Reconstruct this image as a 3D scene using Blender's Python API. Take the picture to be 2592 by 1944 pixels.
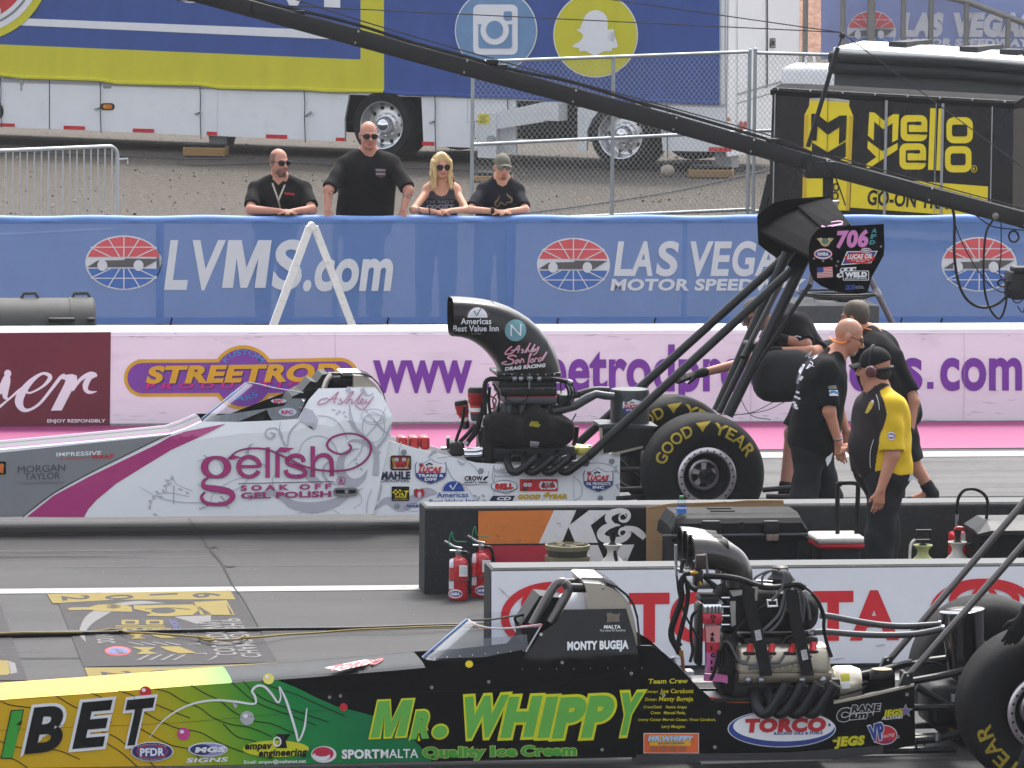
import bpy,bmesh,math,random
import numpy as np
from mathutils import Vector,Matrix,geometry
from mathutils.bvhtree import BVHTree
for o in list(bpy.data.objects):bpy.data.objects.remove(o)
SC=bpy.context.scene
COL=SC.collection
random.seed(7)
# ---------------------------------------------------------------- camera
FPX,CX,CY,CAMH=15000.0,1296.0,972.0,5.4  # focal length in photo pixels, optical centre, eye height
YAW,PITCH,ROLL=math.radians(8),math.atan(1517/FPX),0.0095
FW=Vector((math.sin(YAW)*math.cos(PITCH),math.cos(YAW)*math.cos(PITCH),-math.sin(PITCH)))
_r=FW.cross(Vector((0,0,1))).normalized()
_u=_r.cross(FW)
RT=_r*math.cos(ROLL)+_u*math.sin(ROLL)
UP=_u*math.cos(ROLL)-_r*math.sin(ROLL)
EYE=Vector((0,0,CAMH))
cam=bpy.data.cameras.new('camera')
cam.sensor_width=36.0
cam.lens=FPX/2592*36.0
cam.clip_start,cam.clip_end=1.0,2000.0
camo=bpy.data.objects.new('camera',cam)
COL.objects.link(camo)
camo.matrix_world=Matrix((RT,UP,-FW)).transposed().to_4x4()
camo.location=EYE
SC.camera=camo
# ---------------------------------------------------------------- sky, sun, exposure
SUN_EL,SUN_AZ=math.radians(58),math.radians(20)  # sun stands behind the cars, a little to the right (azimuth from +Y towards +X)
world=bpy.data.worlds.new('World')
SC.world=world
world.use_nodes=True
nt=world.node_tree
nt.nodes.clear()
sky=nt.nodes.new('ShaderNodeTexSky')
sky.sky_type='NISHITA'
sky.sun_disc=False
sky.sun_elevation=SUN_EL
sky.sun_rotation=SUN_AZ
sky.air_density,sky.dust_density,sky.ozone_density=1.0,4.0,1.0
hs=nt.nodes.new('ShaderNodeHueSaturation')
hs.inputs['Saturation'].default_value=0.35
bg=nt.nodes.new('ShaderNodeBackground')
bg.inputs['Strength'].default_value=0.15
wo=nt.nodes.new('ShaderNodeOutputWorld')
nt.links.new(sky.outputs[0],hs.inputs['Color'])
nt.links.new(hs.outputs[0],bg.inputs[0])
nt.links.new(bg.outputs[0],wo.inputs[0])
sl=bpy.data.lights.new('sun','SUN')
sl.energy=1.15
sl.angle=math.radians(11)
sl.color=(1.0,0.96,0.9)
so=bpy.data.objects.new('sun',sl)
COL.objects.link(so)
sdir=Vector((math.sin(SUN_AZ)*math.cos(SUN_EL),math.cos(SUN_AZ)*math.cos(SUN_EL),math.sin(SUN_EL)))
so.rotation_euler=sdir.to_track_quat('Z','Y').to_euler()
so.location=(5,45,30)
SC.view_settings.view_transform='Standard'
SC.view_settings.look='None'
SC.view_settings.gamma=1
SC.view_settings.exposure=1.4
# ---------------------------------------------------------------- from photo pixels to places in the world
def ray(px,py):
 return FW+RT*((px-CX)/FPX)+UP*((CY-py)/FPX)
def G(px,py,z=0.0):
 d=ray(px,py)
 return EYE+d*((z-CAMH)/d.z)
def V(px,py,Y):
 d=ray(px,py)
 return EYE+d*(Y/d.y)
def VL(px,py,P,n):
 d=ray(px,py)
 return EYE+d*((P-EYE).dot(n)/d.dot(n))
def flat(Y,step=0.004):
 return lambda x,y,k=0:V(x,y,Y-step*k)
def ground(z0=0.004,step=0.003):
 return lambda x,y,k=0:G(x,y,z0+step*k)
def wallplane(P,n,step=0.006):
 n=n.normalized()
 if n.dot(FW)>0:n=-n
 return lambda x,y,k=0:VL(x,y,P+n*(step*k),n)
def onto(bvh,Y,step=0.004):
 def f(x,y,k=0):
  d=ray(x,y).normalized()
  loc,nor,i,t=bvh.ray_cast(EYE,d)
  if loc is None:return V(x,y,Y)
  if nor.dot(d)>0:nor=-nor
  return loc+nor*(step*(k+0.5))
 return f
def ppm(Y):
 return FPX/(Y*math.cos(YAW)+0)  # rough photo pixels per metre near the middle of the frame
 # ---------------------------------------------------------------- materials
def lin(c):
 return tuple(((v/255)/12.92 if v/255<=.04045 else((v/255+.055)/1.055)**2.4)for v in c)
GAIN=1.0
MATS={}
def M(name,rgb=(128,128,128),rough=.5,metal=0.,var=.08,scale=6.,bump=0.,coat=0.,spec=.5,alpha=1.,dirt=0.,stretch=None,bscale=None,emit=0):
 if name in MATS:return MATS[name]
 m=bpy.data.materials.new(name)
 MATS[name]=m
 m.use_nodes=True
 t=m.node_tree
 b=t.nodes['Principled BSDF']
 c=[min(.9,v*GAIN)for v in lin(rgb)]
 if max(rgb)<62 and not metal:spec*=.45
 b.inputs['Roughness'].default_value=rough
 b.inputs['Metallic'].default_value=metal
 b.inputs['Specular IOR Level'].default_value=spec
 if coat:
  b.inputs['Coat Weight'].default_value=coat
  b.inputs['Coat Roughness'].default_value=.04
 if alpha<1:b.inputs['Alpha'].default_value=alpha
 tc=t.nodes.new('ShaderNodeTexCoord')
 src=tc.outputs['Object']
 if stretch:
  mp=t.nodes.new('ShaderNodeMapping')
  mp.inputs['Scale'].default_value=stretch
  t.links.new(src,mp.inputs[0]);src=mp.outputs[0]
 n=t.nodes.new('ShaderNodeTexNoise')
 n.inputs['Scale'].default_value=scale
 n.inputs['Detail'].default_value=5
 n.inputs['Roughness'].default_value=.62
 t.links.new(src,n.inputs['Vector'])
 r=t.nodes.new('ShaderNodeMapRange')
 r.inputs[1].default_value,r.inputs[2].default_value=.3,.7
 t.links.new(n.outputs[0],r.inputs[0])
 mx=t.nodes.new('ShaderNodeMix');mx.data_type='RGBA'
 mx.inputs[6].default_value=(*[v*(1-var)for v in c],1)
 mx.inputs[7].default_value=(*[min(.92,v*(1+var))for v in c],1)
 t.links.new(r.outputs[0],mx.inputs[0])
 out=mx.outputs[2]
 if dirt:
  n2=t.nodes.new('ShaderNodeTexNoise')
  n2.inputs['Scale'].default_value=scale*3.1
  n2.inputs['Detail'].default_value=8
  t.links.new(src,n2.inputs['Vector'])
  r2=t.nodes.new('ShaderNodeMapRange')
  r2.inputs[1].default_value,r2.inputs[2].default_value=.56,.74
  r2.inputs[4].default_value=dirt
  t.links.new(n2.outputs[0],r2.inputs[0])
  m2=t.nodes.new('ShaderNodeMix');m2.data_type='RGBA'
  m2.inputs[7].default_value=(.10,.095,.085,1)
  t.links.new(r2.outputs[0],m2.inputs[0]);t.links.new(out,m2.inputs[6])
  out=m2.outputs[2]
 t.links.new(out,b.inputs['Base Color'])
 if emit:
  t.links.new(out,b.inputs['Emission Color']);b.inputs['Emission Strength'].default_value=emit
 rr=t.nodes.new('ShaderNodeMapRange')
 rr.inputs[3].default_value,rr.inputs[4].default_value=max(.02,rough*.85),min(1,rough*1.15)
 t.links.new(n.outputs[0],rr.inputs[0]);t.links.new(rr.outputs[0],b.inputs['Roughness'])
 if bump:
  bn=t.nodes.new('ShaderNodeTexNoise')
  bn.inputs['Scale'].default_value=bscale or scale*4
  bn.inputs['Detail'].default_value=4
  t.links.new(src,bn.inputs['Vector'])
  bp=t.nodes.new('ShaderNodeBump')
  bp.inputs['Strength'].default_value=min(1,bump)
  bp.inputs['Distance'].default_value=.02*max(1,bump)
  t.links.new(bn.outputs[0],bp.inputs['Height']);t.links.new(bp.outputs[0],b.inputs['Normal'])
 return m
 # ---------------------------------------------------------------- mesh builder
class MB:
 def __init__(s):s.v,s.f,s.m,s.sm,s.mats=[],[],[],[],[]
 def mi(s,m):
  if m not in s.mats:s.mats.append(m)
  return s.mats.index(m)
 def add(s,vs,fs,m,smooth=False):
  o=len(s.v);i=s.mi(m)
  s.v+=[Vector(p)for p in vs]
  for f in fs:
   s.f.append([o+k for k in f]);s.m.append(i);s.sm.append(smooth)
  return s
 def tube(s,path,r,m,n=8,cap=True,closed=False):
  P=[Vector(p)for p in path]
  R=r if isinstance(r,(list,tuple))else[r]*len(P)
  k=len(P);rings=[];N=None
  for i in range(k):
   a=P[i-1]if(i or closed)else P[i]
   c=P[(i+1)%k]if(i<k-1 or closed)else P[i]
   T=(c-a)
   T=T.normalized()if T.length>1e-9 else Vector((0,0,1))
   if N is None:
    N=T.cross(Vector((0,0,1))if abs(T.z)<.9 else Vector((1,0,0))).normalized()
   else:
    N=N-T*N.dot(T)
    N=N.normalized()if N.length>1e-6 else T.orthogonal().normalized()
   B=T.cross(N)
   rings.append([P[i]+(N*math.cos(2*math.pi*j/n)+B*math.sin(2*math.pi*j/n))*R[i]for j in range(n)])
  return s.loft(rings,m,cap=cap,closed=closed)
 def loft(s,rings,m,cap=True,closed=False,smooth=True,ringclosed=True):
  n=len(rings[0]);k=len(rings)
  vs=[p for rg in rings for p in rg];fs=[]
  for i in range(k if closed else k-1):
   a,b=i*n,((i+1)%k)*n
   for j in range(n if ringclosed else n-1):
    j2=(j+1)%n
    fs.append((a+j,a+j2,b+j2,b+j))
  s.add(vs,fs,m,smooth)
  if cap and not closed:
   s.add(rings[0],[tuple(range(n))[::-1]],m);s.add(rings[-1],[tuple(range(n))],m)
  return s
 def prism(s,pts,vec,m,smooth=False):
  n=len(pts);P=[Vector(p)for p in pts];Q=[p+Vector(vec)for p in P]
  return s.add(P+Q,[tuple(range(n)),tuple(range(2*n-1,n-1,-1))]+[(i,i+n,(i+1)%n+n,(i+1)%n)for i in range(n)],m,smooth)
 def box(s,lo,hi,m,bev=0.,seg=2,rot=0.,about=None):
  lo,hi=Vector(lo),Vector(hi)
  b=bmesh.new()
  bmesh.ops.create_cube(b,size=1)
  c,d=(lo+hi)/2,hi-lo
  for v in b.verts:v.co=Vector((v.co.x*d.x,v.co.y*d.y,v.co.z*d.z))+c
  if bev:bmesh.ops.bevel(b,geom=b.edges[:],offset=bev,segments=seg,affect='EDGES',profile=.5)
  if rot:
   ab=Vector(about)if about is not None else c
   bmesh.ops.rotate(b,verts=b.verts,cent=ab,matrix=Matrix.Rotation(rot,3,'Z'))
  return s.bm(b,m,smooth=bool(bev))
 def bm(s,b,m,smooth=False):
  b.verts.index_update()
  s.add([v.co.copy()for v in b.verts],[[v.index for v in f.verts]for f in b.faces],m,smooth)
  b.free();return s
 def lathe(s,prof,org,m,axis=(0,0,1),n=24,smooth=True,cap=False):
  A=Vector(axis).normalized();N=A.orthogonal().normalized();B=A.cross(N);O=Vector(org)
  return s.loft([[O+A*h+(N*math.cos(2*math.pi*j/n)+B*math.sin(2*math.pi*j/n))*max(r,1e-4)for j in range(n)]for r,h in prof],m,cap=cap,smooth=smooth)
 def ball(s,c,r,m,n=14,sq=(1,1,1)):
  k=n//2+1
  return s.loft([[Vector(c)+Vector((math.cos(2*math.pi*j/n)*math.sin(math.pi*i/k)*sq[0],math.sin(2*math.pi*j/n)*math.sin(math.pi*i/k)*sq[1],-math.cos(math.pi*i/k)*sq[2]))*r for j in range(n)]for i in[.02]+list(range(1,k))+[k-.02]],m)
 def build(s,name,parent=None,loc=None,sharp=40):
  me=bpy.data.meshes.new(name)
  if parent is not None:o0=wloc(parent)
  elif loc is not None:o0=Vector(loc)
  else:
   xs=[p.x for p in s.v];ys=[p.y for p in s.v]
   o0=Vector(((min(xs)+max(xs))/2,(min(ys)+max(ys))/2,min(p.z for p in s.v)))
  me.from_pydata([tuple(p-o0)for p in s.v],[],s.f)
  for m in s.mats:me.materials.append(m)
  me.polygons.foreach_set('material_index',s.m)
  me.polygons.foreach_set('use_smooth',s.sm)
  me.update()
  if any(s.sm):me.set_sharp_from_angle(angle=math.radians(sharp))
  o=bpy.data.objects.new(name,me)
  COL.objects.link(o)
  if parent is not None:o.parent=parent
  else:o.location=o0
  return o
def wloc(o):
 v=Vector(o.location)
 while o.parent:o=o.parent;v=v+Vector(o.location)
 return v
def tag(o,label=None,cat=None,group=None,kind=None):
 if label:o['label']=label
 if cat:o['category']=cat
 if group:o['group']=group
 if kind:o['kind']=kind
 return o
def thing(name,loc,label,cat,group=None):
 o=bpy.data.objects.new(name,None)
 o.empty_display_size=.2
 COL.objects.link(o);o.location=Vector(loc)
 return tag(o,label,cat,group)
def bvh_of(*mbs):
 vs,fs=[],[]
 for mb in mbs:
  o=len(vs);vs+=[tuple(p)for p in mb.v];fs+=[[i+o for i in f]for f in mb.f]
 return BVHTree.FromPolygons(vs,fs)
 # ---------------------------------------------------------------- flat graphics: pixel outlines laid onto a surface
def crom(pts,per=6,closed=False):
 P=[Vector(p)for p in pts];n=len(P);out=[]
 for i in range(n if closed else n-1):
  a=P[(i-1)%n]if(closed or i)else P[0]*2-P[1]
  b,c=P[i],P[(i+1)%n]
  d=P[(i+2)%n]if(closed or i<n-2)else P[-1]*2-P[-2]
  for j in range(per):
   t=j/per
   out.append(.5*((2*b)+(c-a)*t+(2*a-5*b+4*c-d)*t*t+(3*b-a-3*c+d)*t**3))
 if not closed:out.append(P[-1])
 return out
_T={}
def _textmesh(body,off,res=3,sp=None):
 key=(body,round(off,3),res,sp)
 if key in _T:return _T[key]
 c=bpy.data.curves.new('t','FONT')
 c.body=body;c.offset=off;c.resolution_u=res;c.fill_mode='FRONT';c.space_character=1+(off if sp is None else sp)*1.5
 o=bpy.data.objects.new('t',c)
 m=bpy.data.meshes.new_from_object(o)
 r=([(v.co.x,v.co.y)for v in m.vertices],[tuple(p.vertices)for p in m.polygons])
 bpy.data.objects.remove(o);bpy.data.curves.remove(c);bpy.data.meshes.remove(m)
 _T[key]=r
 return r
_hv=_textmesh('H',0)[0];CAP=max(y for x,y in _hv)
_xv=_textmesh('x',0)[0];XH=max(y for x,y in _xv)
class Dec:
 def __init__(s,mb,proj,sub=0):s.mb,s.proj,s.sub=mb,proj,sub
 def mesh2(s,vs,fs,m,k):
  if s.sub:
   b=bmesh.new()
   bv=[b.verts.new((p[0],p[1],p[2]if len(p)>2 else 0))for p in vs]
   for f in fs:
    try:b.faces.new([bv[i]for i in f])
    except ValueError:pass
   bmesh.ops.triangulate(b,faces=b.faces[:])
   for _ in range(5):
    es=[e for e in b.edges if e.calc_length()>s.sub]
    if not es:break
    bmesh.ops.subdivide_edges(b,edges=es,cuts=1)
    bmesh.ops.triangulate(b,faces=[f for f in b.faces if len(f.verts)>3])
   b.verts.index_update()
   vs=[tuple(v.co)for v in b.verts];fs=[[v.index for v in f.verts]for f in b.faces]
   b.free()
  s.mb.add([s.proj(p[0],p[1],k+(p[2]if len(p)>2 else 0))for p in vs],fs,m)
  return s
 def poly(s,pts,m,k=1,smooth=0):
  if smooth:pts=[(p.x,p.y)for p in crom([(*p,0)for p in pts],smooth,True)]
  return s.mesh2([tuple(p[:2])for p in pts],[list(range(len(pts)))],m,k)
 def rect(s,x0,y0,x1,y1,m,k=1):return s.poly([(x0,y0),(x1,y0),(x1,y1),(x0,y1)],m,k)
 def ell(s,cx,cy,rx,ry,m,k=1,n=36,a0=0,a1=360,rot=0):
  c,d=math.cos(rot),math.sin(rot);P=[]
  for i in range(n+(a1-a0<360)):
   t=math.radians(a0+(a1-a0)*i/n);x,y=math.cos(t)*rx,math.sin(t)*ry
   P.append((cx+x*c-y*d,cy+x*d+y*c))
  return s.poly(P,m,k)
 def rrect(s,x0,y0,x1,y1,r,m,k=1,sh=0):
  P=[]
  for cx,cy,a in((x1-r,y1-r,0),(x0+r,y1-r,90),(x0+r,y0+r,180),(x1-r,y0+r,270)):
   for i in range(5):
    t=math.radians(a+22.5*i);P.append((cx+r*math.cos(t),cy+r*math.sin(t)))
  return s.poly([(x+sh*(y1-y)/max(1,y1-y0),y)for x,y in P],m,k)
 def stroke(s,pts,w,m,k=1,per=6,closed=False):
  """a ribbon through the points; w is one width or one per point"""
  W=w if isinstance(w,(list,tuple))else[w]*len(pts)
  P=[Vector((x,y,ww))for(x,y),ww in zip(pts,W)]
  Q=crom(P,per,closed)if per>1 and len(P)>2 else P
  n=len(Q);L=[]
  for i in range(n):
   a=Q[i-1]if(i or closed)else Q[i];c=Q[(i+1)%n]if(i<n-1 or closed)else Q[i]
   d=Vector((c.x-a.x,c.y-a.y));d=d.normalized()if d.length>1e-6 else Vector((1,0))
   h=max(.15,Q[i].z/2)
   zk=.45*i/n
   L+=[(Q[i].x-d.y*h,Q[i].y+d.x*h,zk),(Q[i].x+d.y*h,Q[i].y-d.x*h,zk)]
  fs=[(2*i,2*i+1,(2*i+3)%(2*n),(2*i+2)%(2*n))for i in range(n if closed else n-1)]
  return s.mesh2(L,fs,m,k)
 def ring(s,cx,cy,rx,ry,w,m,k=1,n=40,rot=0,a0=0,a1=360):
  cl=a1-a0>=360;c,d=math.cos(rot),math.sin(rot);P=[]
  for i in range(n if cl else n+1):
   t=math.radians(a0+(a1-a0)*i/n);x,y=math.cos(t)*rx,math.sin(t)*ry
   P.append((cx+x*c-y*d,cy+x*d+y*c))
  return s.stroke(P,w,m,k,per=1,closed=cl)
 def text(s,body,a,b,h,m,k=1,sh=0.,bold=0.,out=None,ow=.03,ref='H',warp=None,up=None,shadow=None):
  """letters from baseline point a to b, capitals (or x-height) h pixels tall, sh = slant; out = outline material"""
  if shadow:s.text(body,(a[0]+shadow[1],a[1]+shadow[2]),(b[0]+shadow[1],b[1]+shadow[2]),h,shadow[0],k-1 if k>1 else k,sh,bold,None,ow,ref,warp,up)
  rs=6 if h>40 else 3
  base,_=_textmesh(body,bold,rs)
  x0,x1=min(x for x,y in base),max(x for x,y in base)
  hh=(CAP if ref=='H' else XH)+bold
  for off,mm,kk in(((bold+ow,out,k),)if out else())+((bold,m,k+(1 if out else 0)),):
   vs,fs=_textmesh(body,off,rs,bold)
   L=[]
   for x,y in vs:
    u,v=(x-x0)/(x1-x0),y/hh
    if warp:L.append(warp(u,v))
    else:
     if up:ux,uy=up
     else:ux,uy=sh,-1
     L.append((a[0]+(b[0]-a[0])*u+ux*h*v,a[1]+(b[1]-a[1])*u+uy*h*v))
   s.mesh2(L,fs,mm,kk)
  return s
 def blockm(s,a,b,h,m,k,sh,out=None,ow=0.):
  P=[(0,0),(0,1),(.31,1),(.5,.42),(.69,1),(1,1),(1,0),(.75,0),(.75,.62),(.58,0),(.42,0),(.25,.62),(.25,0)]
  for e,mm,kk in(((ow,out,k),)if out else())+((0,m,k+(.6 if out else 0)),):
   L=[]
   for i,(u,v)in enumerate(P):
    p0,p1=Vector(P[i-1]),Vector(P[(i+1)%len(P)]);w=b[0]-a[0]
    f=lambda q:Vector((a[0]+w*q[0]+sh*h*q[1],a[1]+(b[1]-a[1])*q[0]-h*q[1]))
    A,B,C=f(p0),f((u,v)),f(p1);n1=Vector((-(B-A).y,(B-A).x)).normalized();n2=Vector((-(C-B).y,(C-B).x)).normalized();t=(n1+n2)
    t=t/max(.5,t.dot(n1))if t.length>.01 else n1
    L.append(tuple(B-t*e))
   s.mesh2(L,[list(range(len(L)))],mm,kk)
  return s
 def arctext(s,body,cx,cy,r,a0,a1,h,m,k=1,bold=0.,ry=None,inside=False,out=None,ow=.03):
  """letters along an arc; angles in degrees, clockwise on screen from the right"""
  ry=ry or r
  def wp(u,v):
   t=math.radians(a0+(a1-a0)*u);q=h*v*(-1 if inside else 1)
   return(cx+(r+q)*math.cos(t),cy+(ry+q*ry/r)*math.sin(t))
  return s.text(body,(0,0),(1,0),h,m,k,0,bold,warp=wp,out=out,ow=ow)
  # frequently used paints
WHITE=M('white_paint',(236,236,238),.45,var=.03)
BLACK=M('black_paint',(20,20,22),.4,var=.15)
RED=M('red_print',(200,30,42),.5,var=.06)
BLUE=M('blue_print',(38,62,140),.5,var=.06)
YEL=M('yellow_print',(236,208,20),.5,var=.05)
CHROME=M('chrome',(225,225,228),.12,1.,var=.03)
STEEL=M('steel',(150,152,155),.38,.9,var=.08)
RUBBER=M('black_rubber',(30,30,31),.75,var=.15,scale=20)
HOSE=M('black_hose',(16,16,17),.5,var=.1)
BLKPL=M('black_plastic',(26,27,29),.5,var=.12,scale=12,bump=.1)
# ================================================================ the ground
def groundmat(name,c1,c2,sc,c3=None,bump=.4,stretch=None,rough=.9,streak=None,spec=.3,dark_band=()):
 m=bpy.data.materials.new(name);m.use_nodes=True;t=m.node_tree;b=t.nodes['Principled BSDF']
 b.inputs['Roughness'].default_value=rough;b.inputs['Specular IOR Level'].default_value=spec
 tc=t.nodes.new('ShaderNodeTexCoord');src=tc.outputs['Object']
 def noise(scale,det=6,st=None):
  q=src
  if st:
   mp=t.nodes.new('ShaderNodeMapping');mp.inputs['Scale'].default_value=st;t.links.new(src,mp.inputs[0]);q=mp.outputs[0]
  n=t.nodes.new('ShaderNodeTexNoise');n.inputs['Scale'].default_value=scale;n.inputs['Detail'].default_value=det
  n.inputs['Roughness'].default_value=.7
  t.links.new(q,n.inputs['Vector']);return n.outputs[0]
 def rng(o,a,c):
  r=t.nodes.new('ShaderNodeMapRange');r.inputs[1].default_value=a;r.inputs[2].default_value=c;t.links.new(o,r.inputs[0]);return r.outputs[0]
 def mix(f,a,c):
  x=t.nodes.new('ShaderNodeMix');x.data_type='RGBA';t.links.new(f,x.inputs[0])
  for i,q in((6,a),(7,c)):
   if isinstance(q,tuple):x.inputs[i].default_value=(*q,1)
   else:t.links.new(q,x.inputs[i])
  return x.outputs[2]
 fine=noise(sc,8,stretch)
 col=mix(rng(fine,.36,.64),lin(c1),lin(c2))
 if c3:
  col=mix(rng(noise(sc*.9+3,3),.6,.72),col,lin(c3))
 if streak:
  col=mix(rng(noise(streak[0],7,streak[1]),.42,.68),col,lin(streak[2]))
  col=mix(rng(noise(.35,5),.35,.75),col,mix(rng(noise(.9,5),.4,.6),col,lin(streak[3])))
 for yc,hw,gc in dark_band:
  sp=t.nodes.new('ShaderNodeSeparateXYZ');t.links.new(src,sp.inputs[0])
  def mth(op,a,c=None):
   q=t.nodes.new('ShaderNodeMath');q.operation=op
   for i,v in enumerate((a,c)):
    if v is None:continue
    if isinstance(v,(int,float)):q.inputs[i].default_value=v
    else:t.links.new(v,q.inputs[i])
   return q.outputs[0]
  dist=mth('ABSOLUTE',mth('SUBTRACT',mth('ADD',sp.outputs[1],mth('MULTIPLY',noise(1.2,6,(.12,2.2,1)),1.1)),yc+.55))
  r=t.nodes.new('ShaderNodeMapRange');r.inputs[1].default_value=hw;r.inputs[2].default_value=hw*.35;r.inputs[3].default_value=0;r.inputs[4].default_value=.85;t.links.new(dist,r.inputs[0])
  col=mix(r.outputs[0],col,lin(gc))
 t.links.new(col,b.inputs['Base Color'])
 bp=t.nodes.new('ShaderNodeBump');bp.inputs['Strength'].default_value=bump;bp.inputs['Distance'].default_value=.03
 t.links.new(fine,bp.inputs['Height']);t.links.new(bp.outputs[0],b.inputs['Normal'])
 return m
GRAVEL=groundmat('gravel',(54,49,44),(88,81,73),13,(138,130,119),bump=.9)
ASPH=groundmat('asphalt',(42,41,42),(50,49,50),22,bump=.15,rough=.75,spec=.35,streak=(1.1,(.10,1.9,1),(30,29,31),(56,55,55)),dark_band=((41.55,.75,(34,34,36)),(31.2,1.0,(40,40,42))))  # two lengthwise bands of darker asphalt with ragged edges
def sheet(name,x0,x1,y0,y1,z,m,nx=1):
 mb=MB();mb.add([(x0,y0,z),(x1,y0,z),(x1,y1,z),(x0,y1,z)],[(0,1,2,3)],m)
 return tag(mb.build(name,loc=(0,0,0)),kind='structure')
YPINK,YKN,YTOY,YFEN=49.53,39.05,35.56,58.8
sheet('ground',-700,700,20,1200,-.012,GRAVEL)
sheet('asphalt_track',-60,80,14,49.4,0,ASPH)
CONC=groundmat('worn_concrete',(82,81,81),(100,98,97),16,bump=.2,rough=.8,streak=(1.3,(.12,1.8,1),(66,65,66),(104,102,100)))
yl=G(1300,1150).y
sheet('concrete_lane',-60,80,44.2,yl-.1,.004,CONC)
PINKP=M('pink_paint',(140,48,100),.7,var=.12,scale=3,dirt=.35,stretch=(.3,2,1))
PINKP2=M('pale_pink_paint',(236,229,233),.65,var=.05,scale=1.2,dirt=.16,stretch=(.5,1.5,1.6))
yp=G(2300,1137).y
sheet('pink_apron',-60,80,yp,YPINK-.02,.006,PINKP)
LINEP=M('white_line_paint',(150,149,147),.8,var=.12,scale=3,dirt=.6)
sheet('lane_edge_line',-60,80,G(2300,1159).y,G(2300,1145).y,.008,LINEP)
sheet('lane_edge_line',-60,G(1200,1490).x,39.24,39.48,.004,LINEP)
sheet('lane_edge_line',-60,80,G(20,1742).y-.12,G(20,1731).y,.004,LINEP)
# cracks across the far lane
mb=MB();d=Dec(mb,ground(.004))
CRACK=M('tar_crack',(34,33,33),.8)
for pts,w in(([(478,1312),(500,1345),(528,1388),(560,1425),(592,1486),(610,1508),(640,1560),(668,1612)],[5,4,5,5,4,3,3,2]),([(528,1388),(545,1384),(556,1392)],[5,4,1]),([(560,1430),(580,1434),(596,1432)],[2,3,1])):
 d.stroke(pts,w,CRACK,0)
tag(mb.build('track_crack',loc=(0,0,0)),kind='structure')
# tyre marks laid down along the lanes, patches of old sealer
random.seed(21);mb=MB();TM=M('rubber_streak',(30,29,30),.7,alpha=.34,var=.3,scale=2,spec=.2);TP_=M('pale_wear',(96,94,92),.9,alpha=.25,var=.3,scale=2)
for i in range(46):
 Y=random.choice([random.gauss(41.0,.5),random.gauss(42.4,.35),random.uniform(35.8,39.2),random.uniform(30.2,33)]);x=random.uniform(-2,9);L=random.uniform(1,7);w=random.uniform(.02,.09);m=TM if i%4 else TP_
 P=[(x+L*t,Y+.03*math.sin(t*5+i),w*(.2+.8*math.sin(math.pi*min(1,max(0,t)))**.5))for t in np.linspace(0,1,9)]
 for(a,ya,wa),(b,yb_,wb)in zip(P,P[1:]):mb.add([(a,ya-wa,.0035+i*2e-5),(b,yb_-wb,.0035+i*2e-5),(b,yb_+wb,.0035+i*2e-5),(a,ya+wa,.0035+i*2e-5)],[(0,1,2,3)],m)
tag(mb.build('tyre_marks',loc=(0,0,0)),kind='structure')
random.seed(7)
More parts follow.
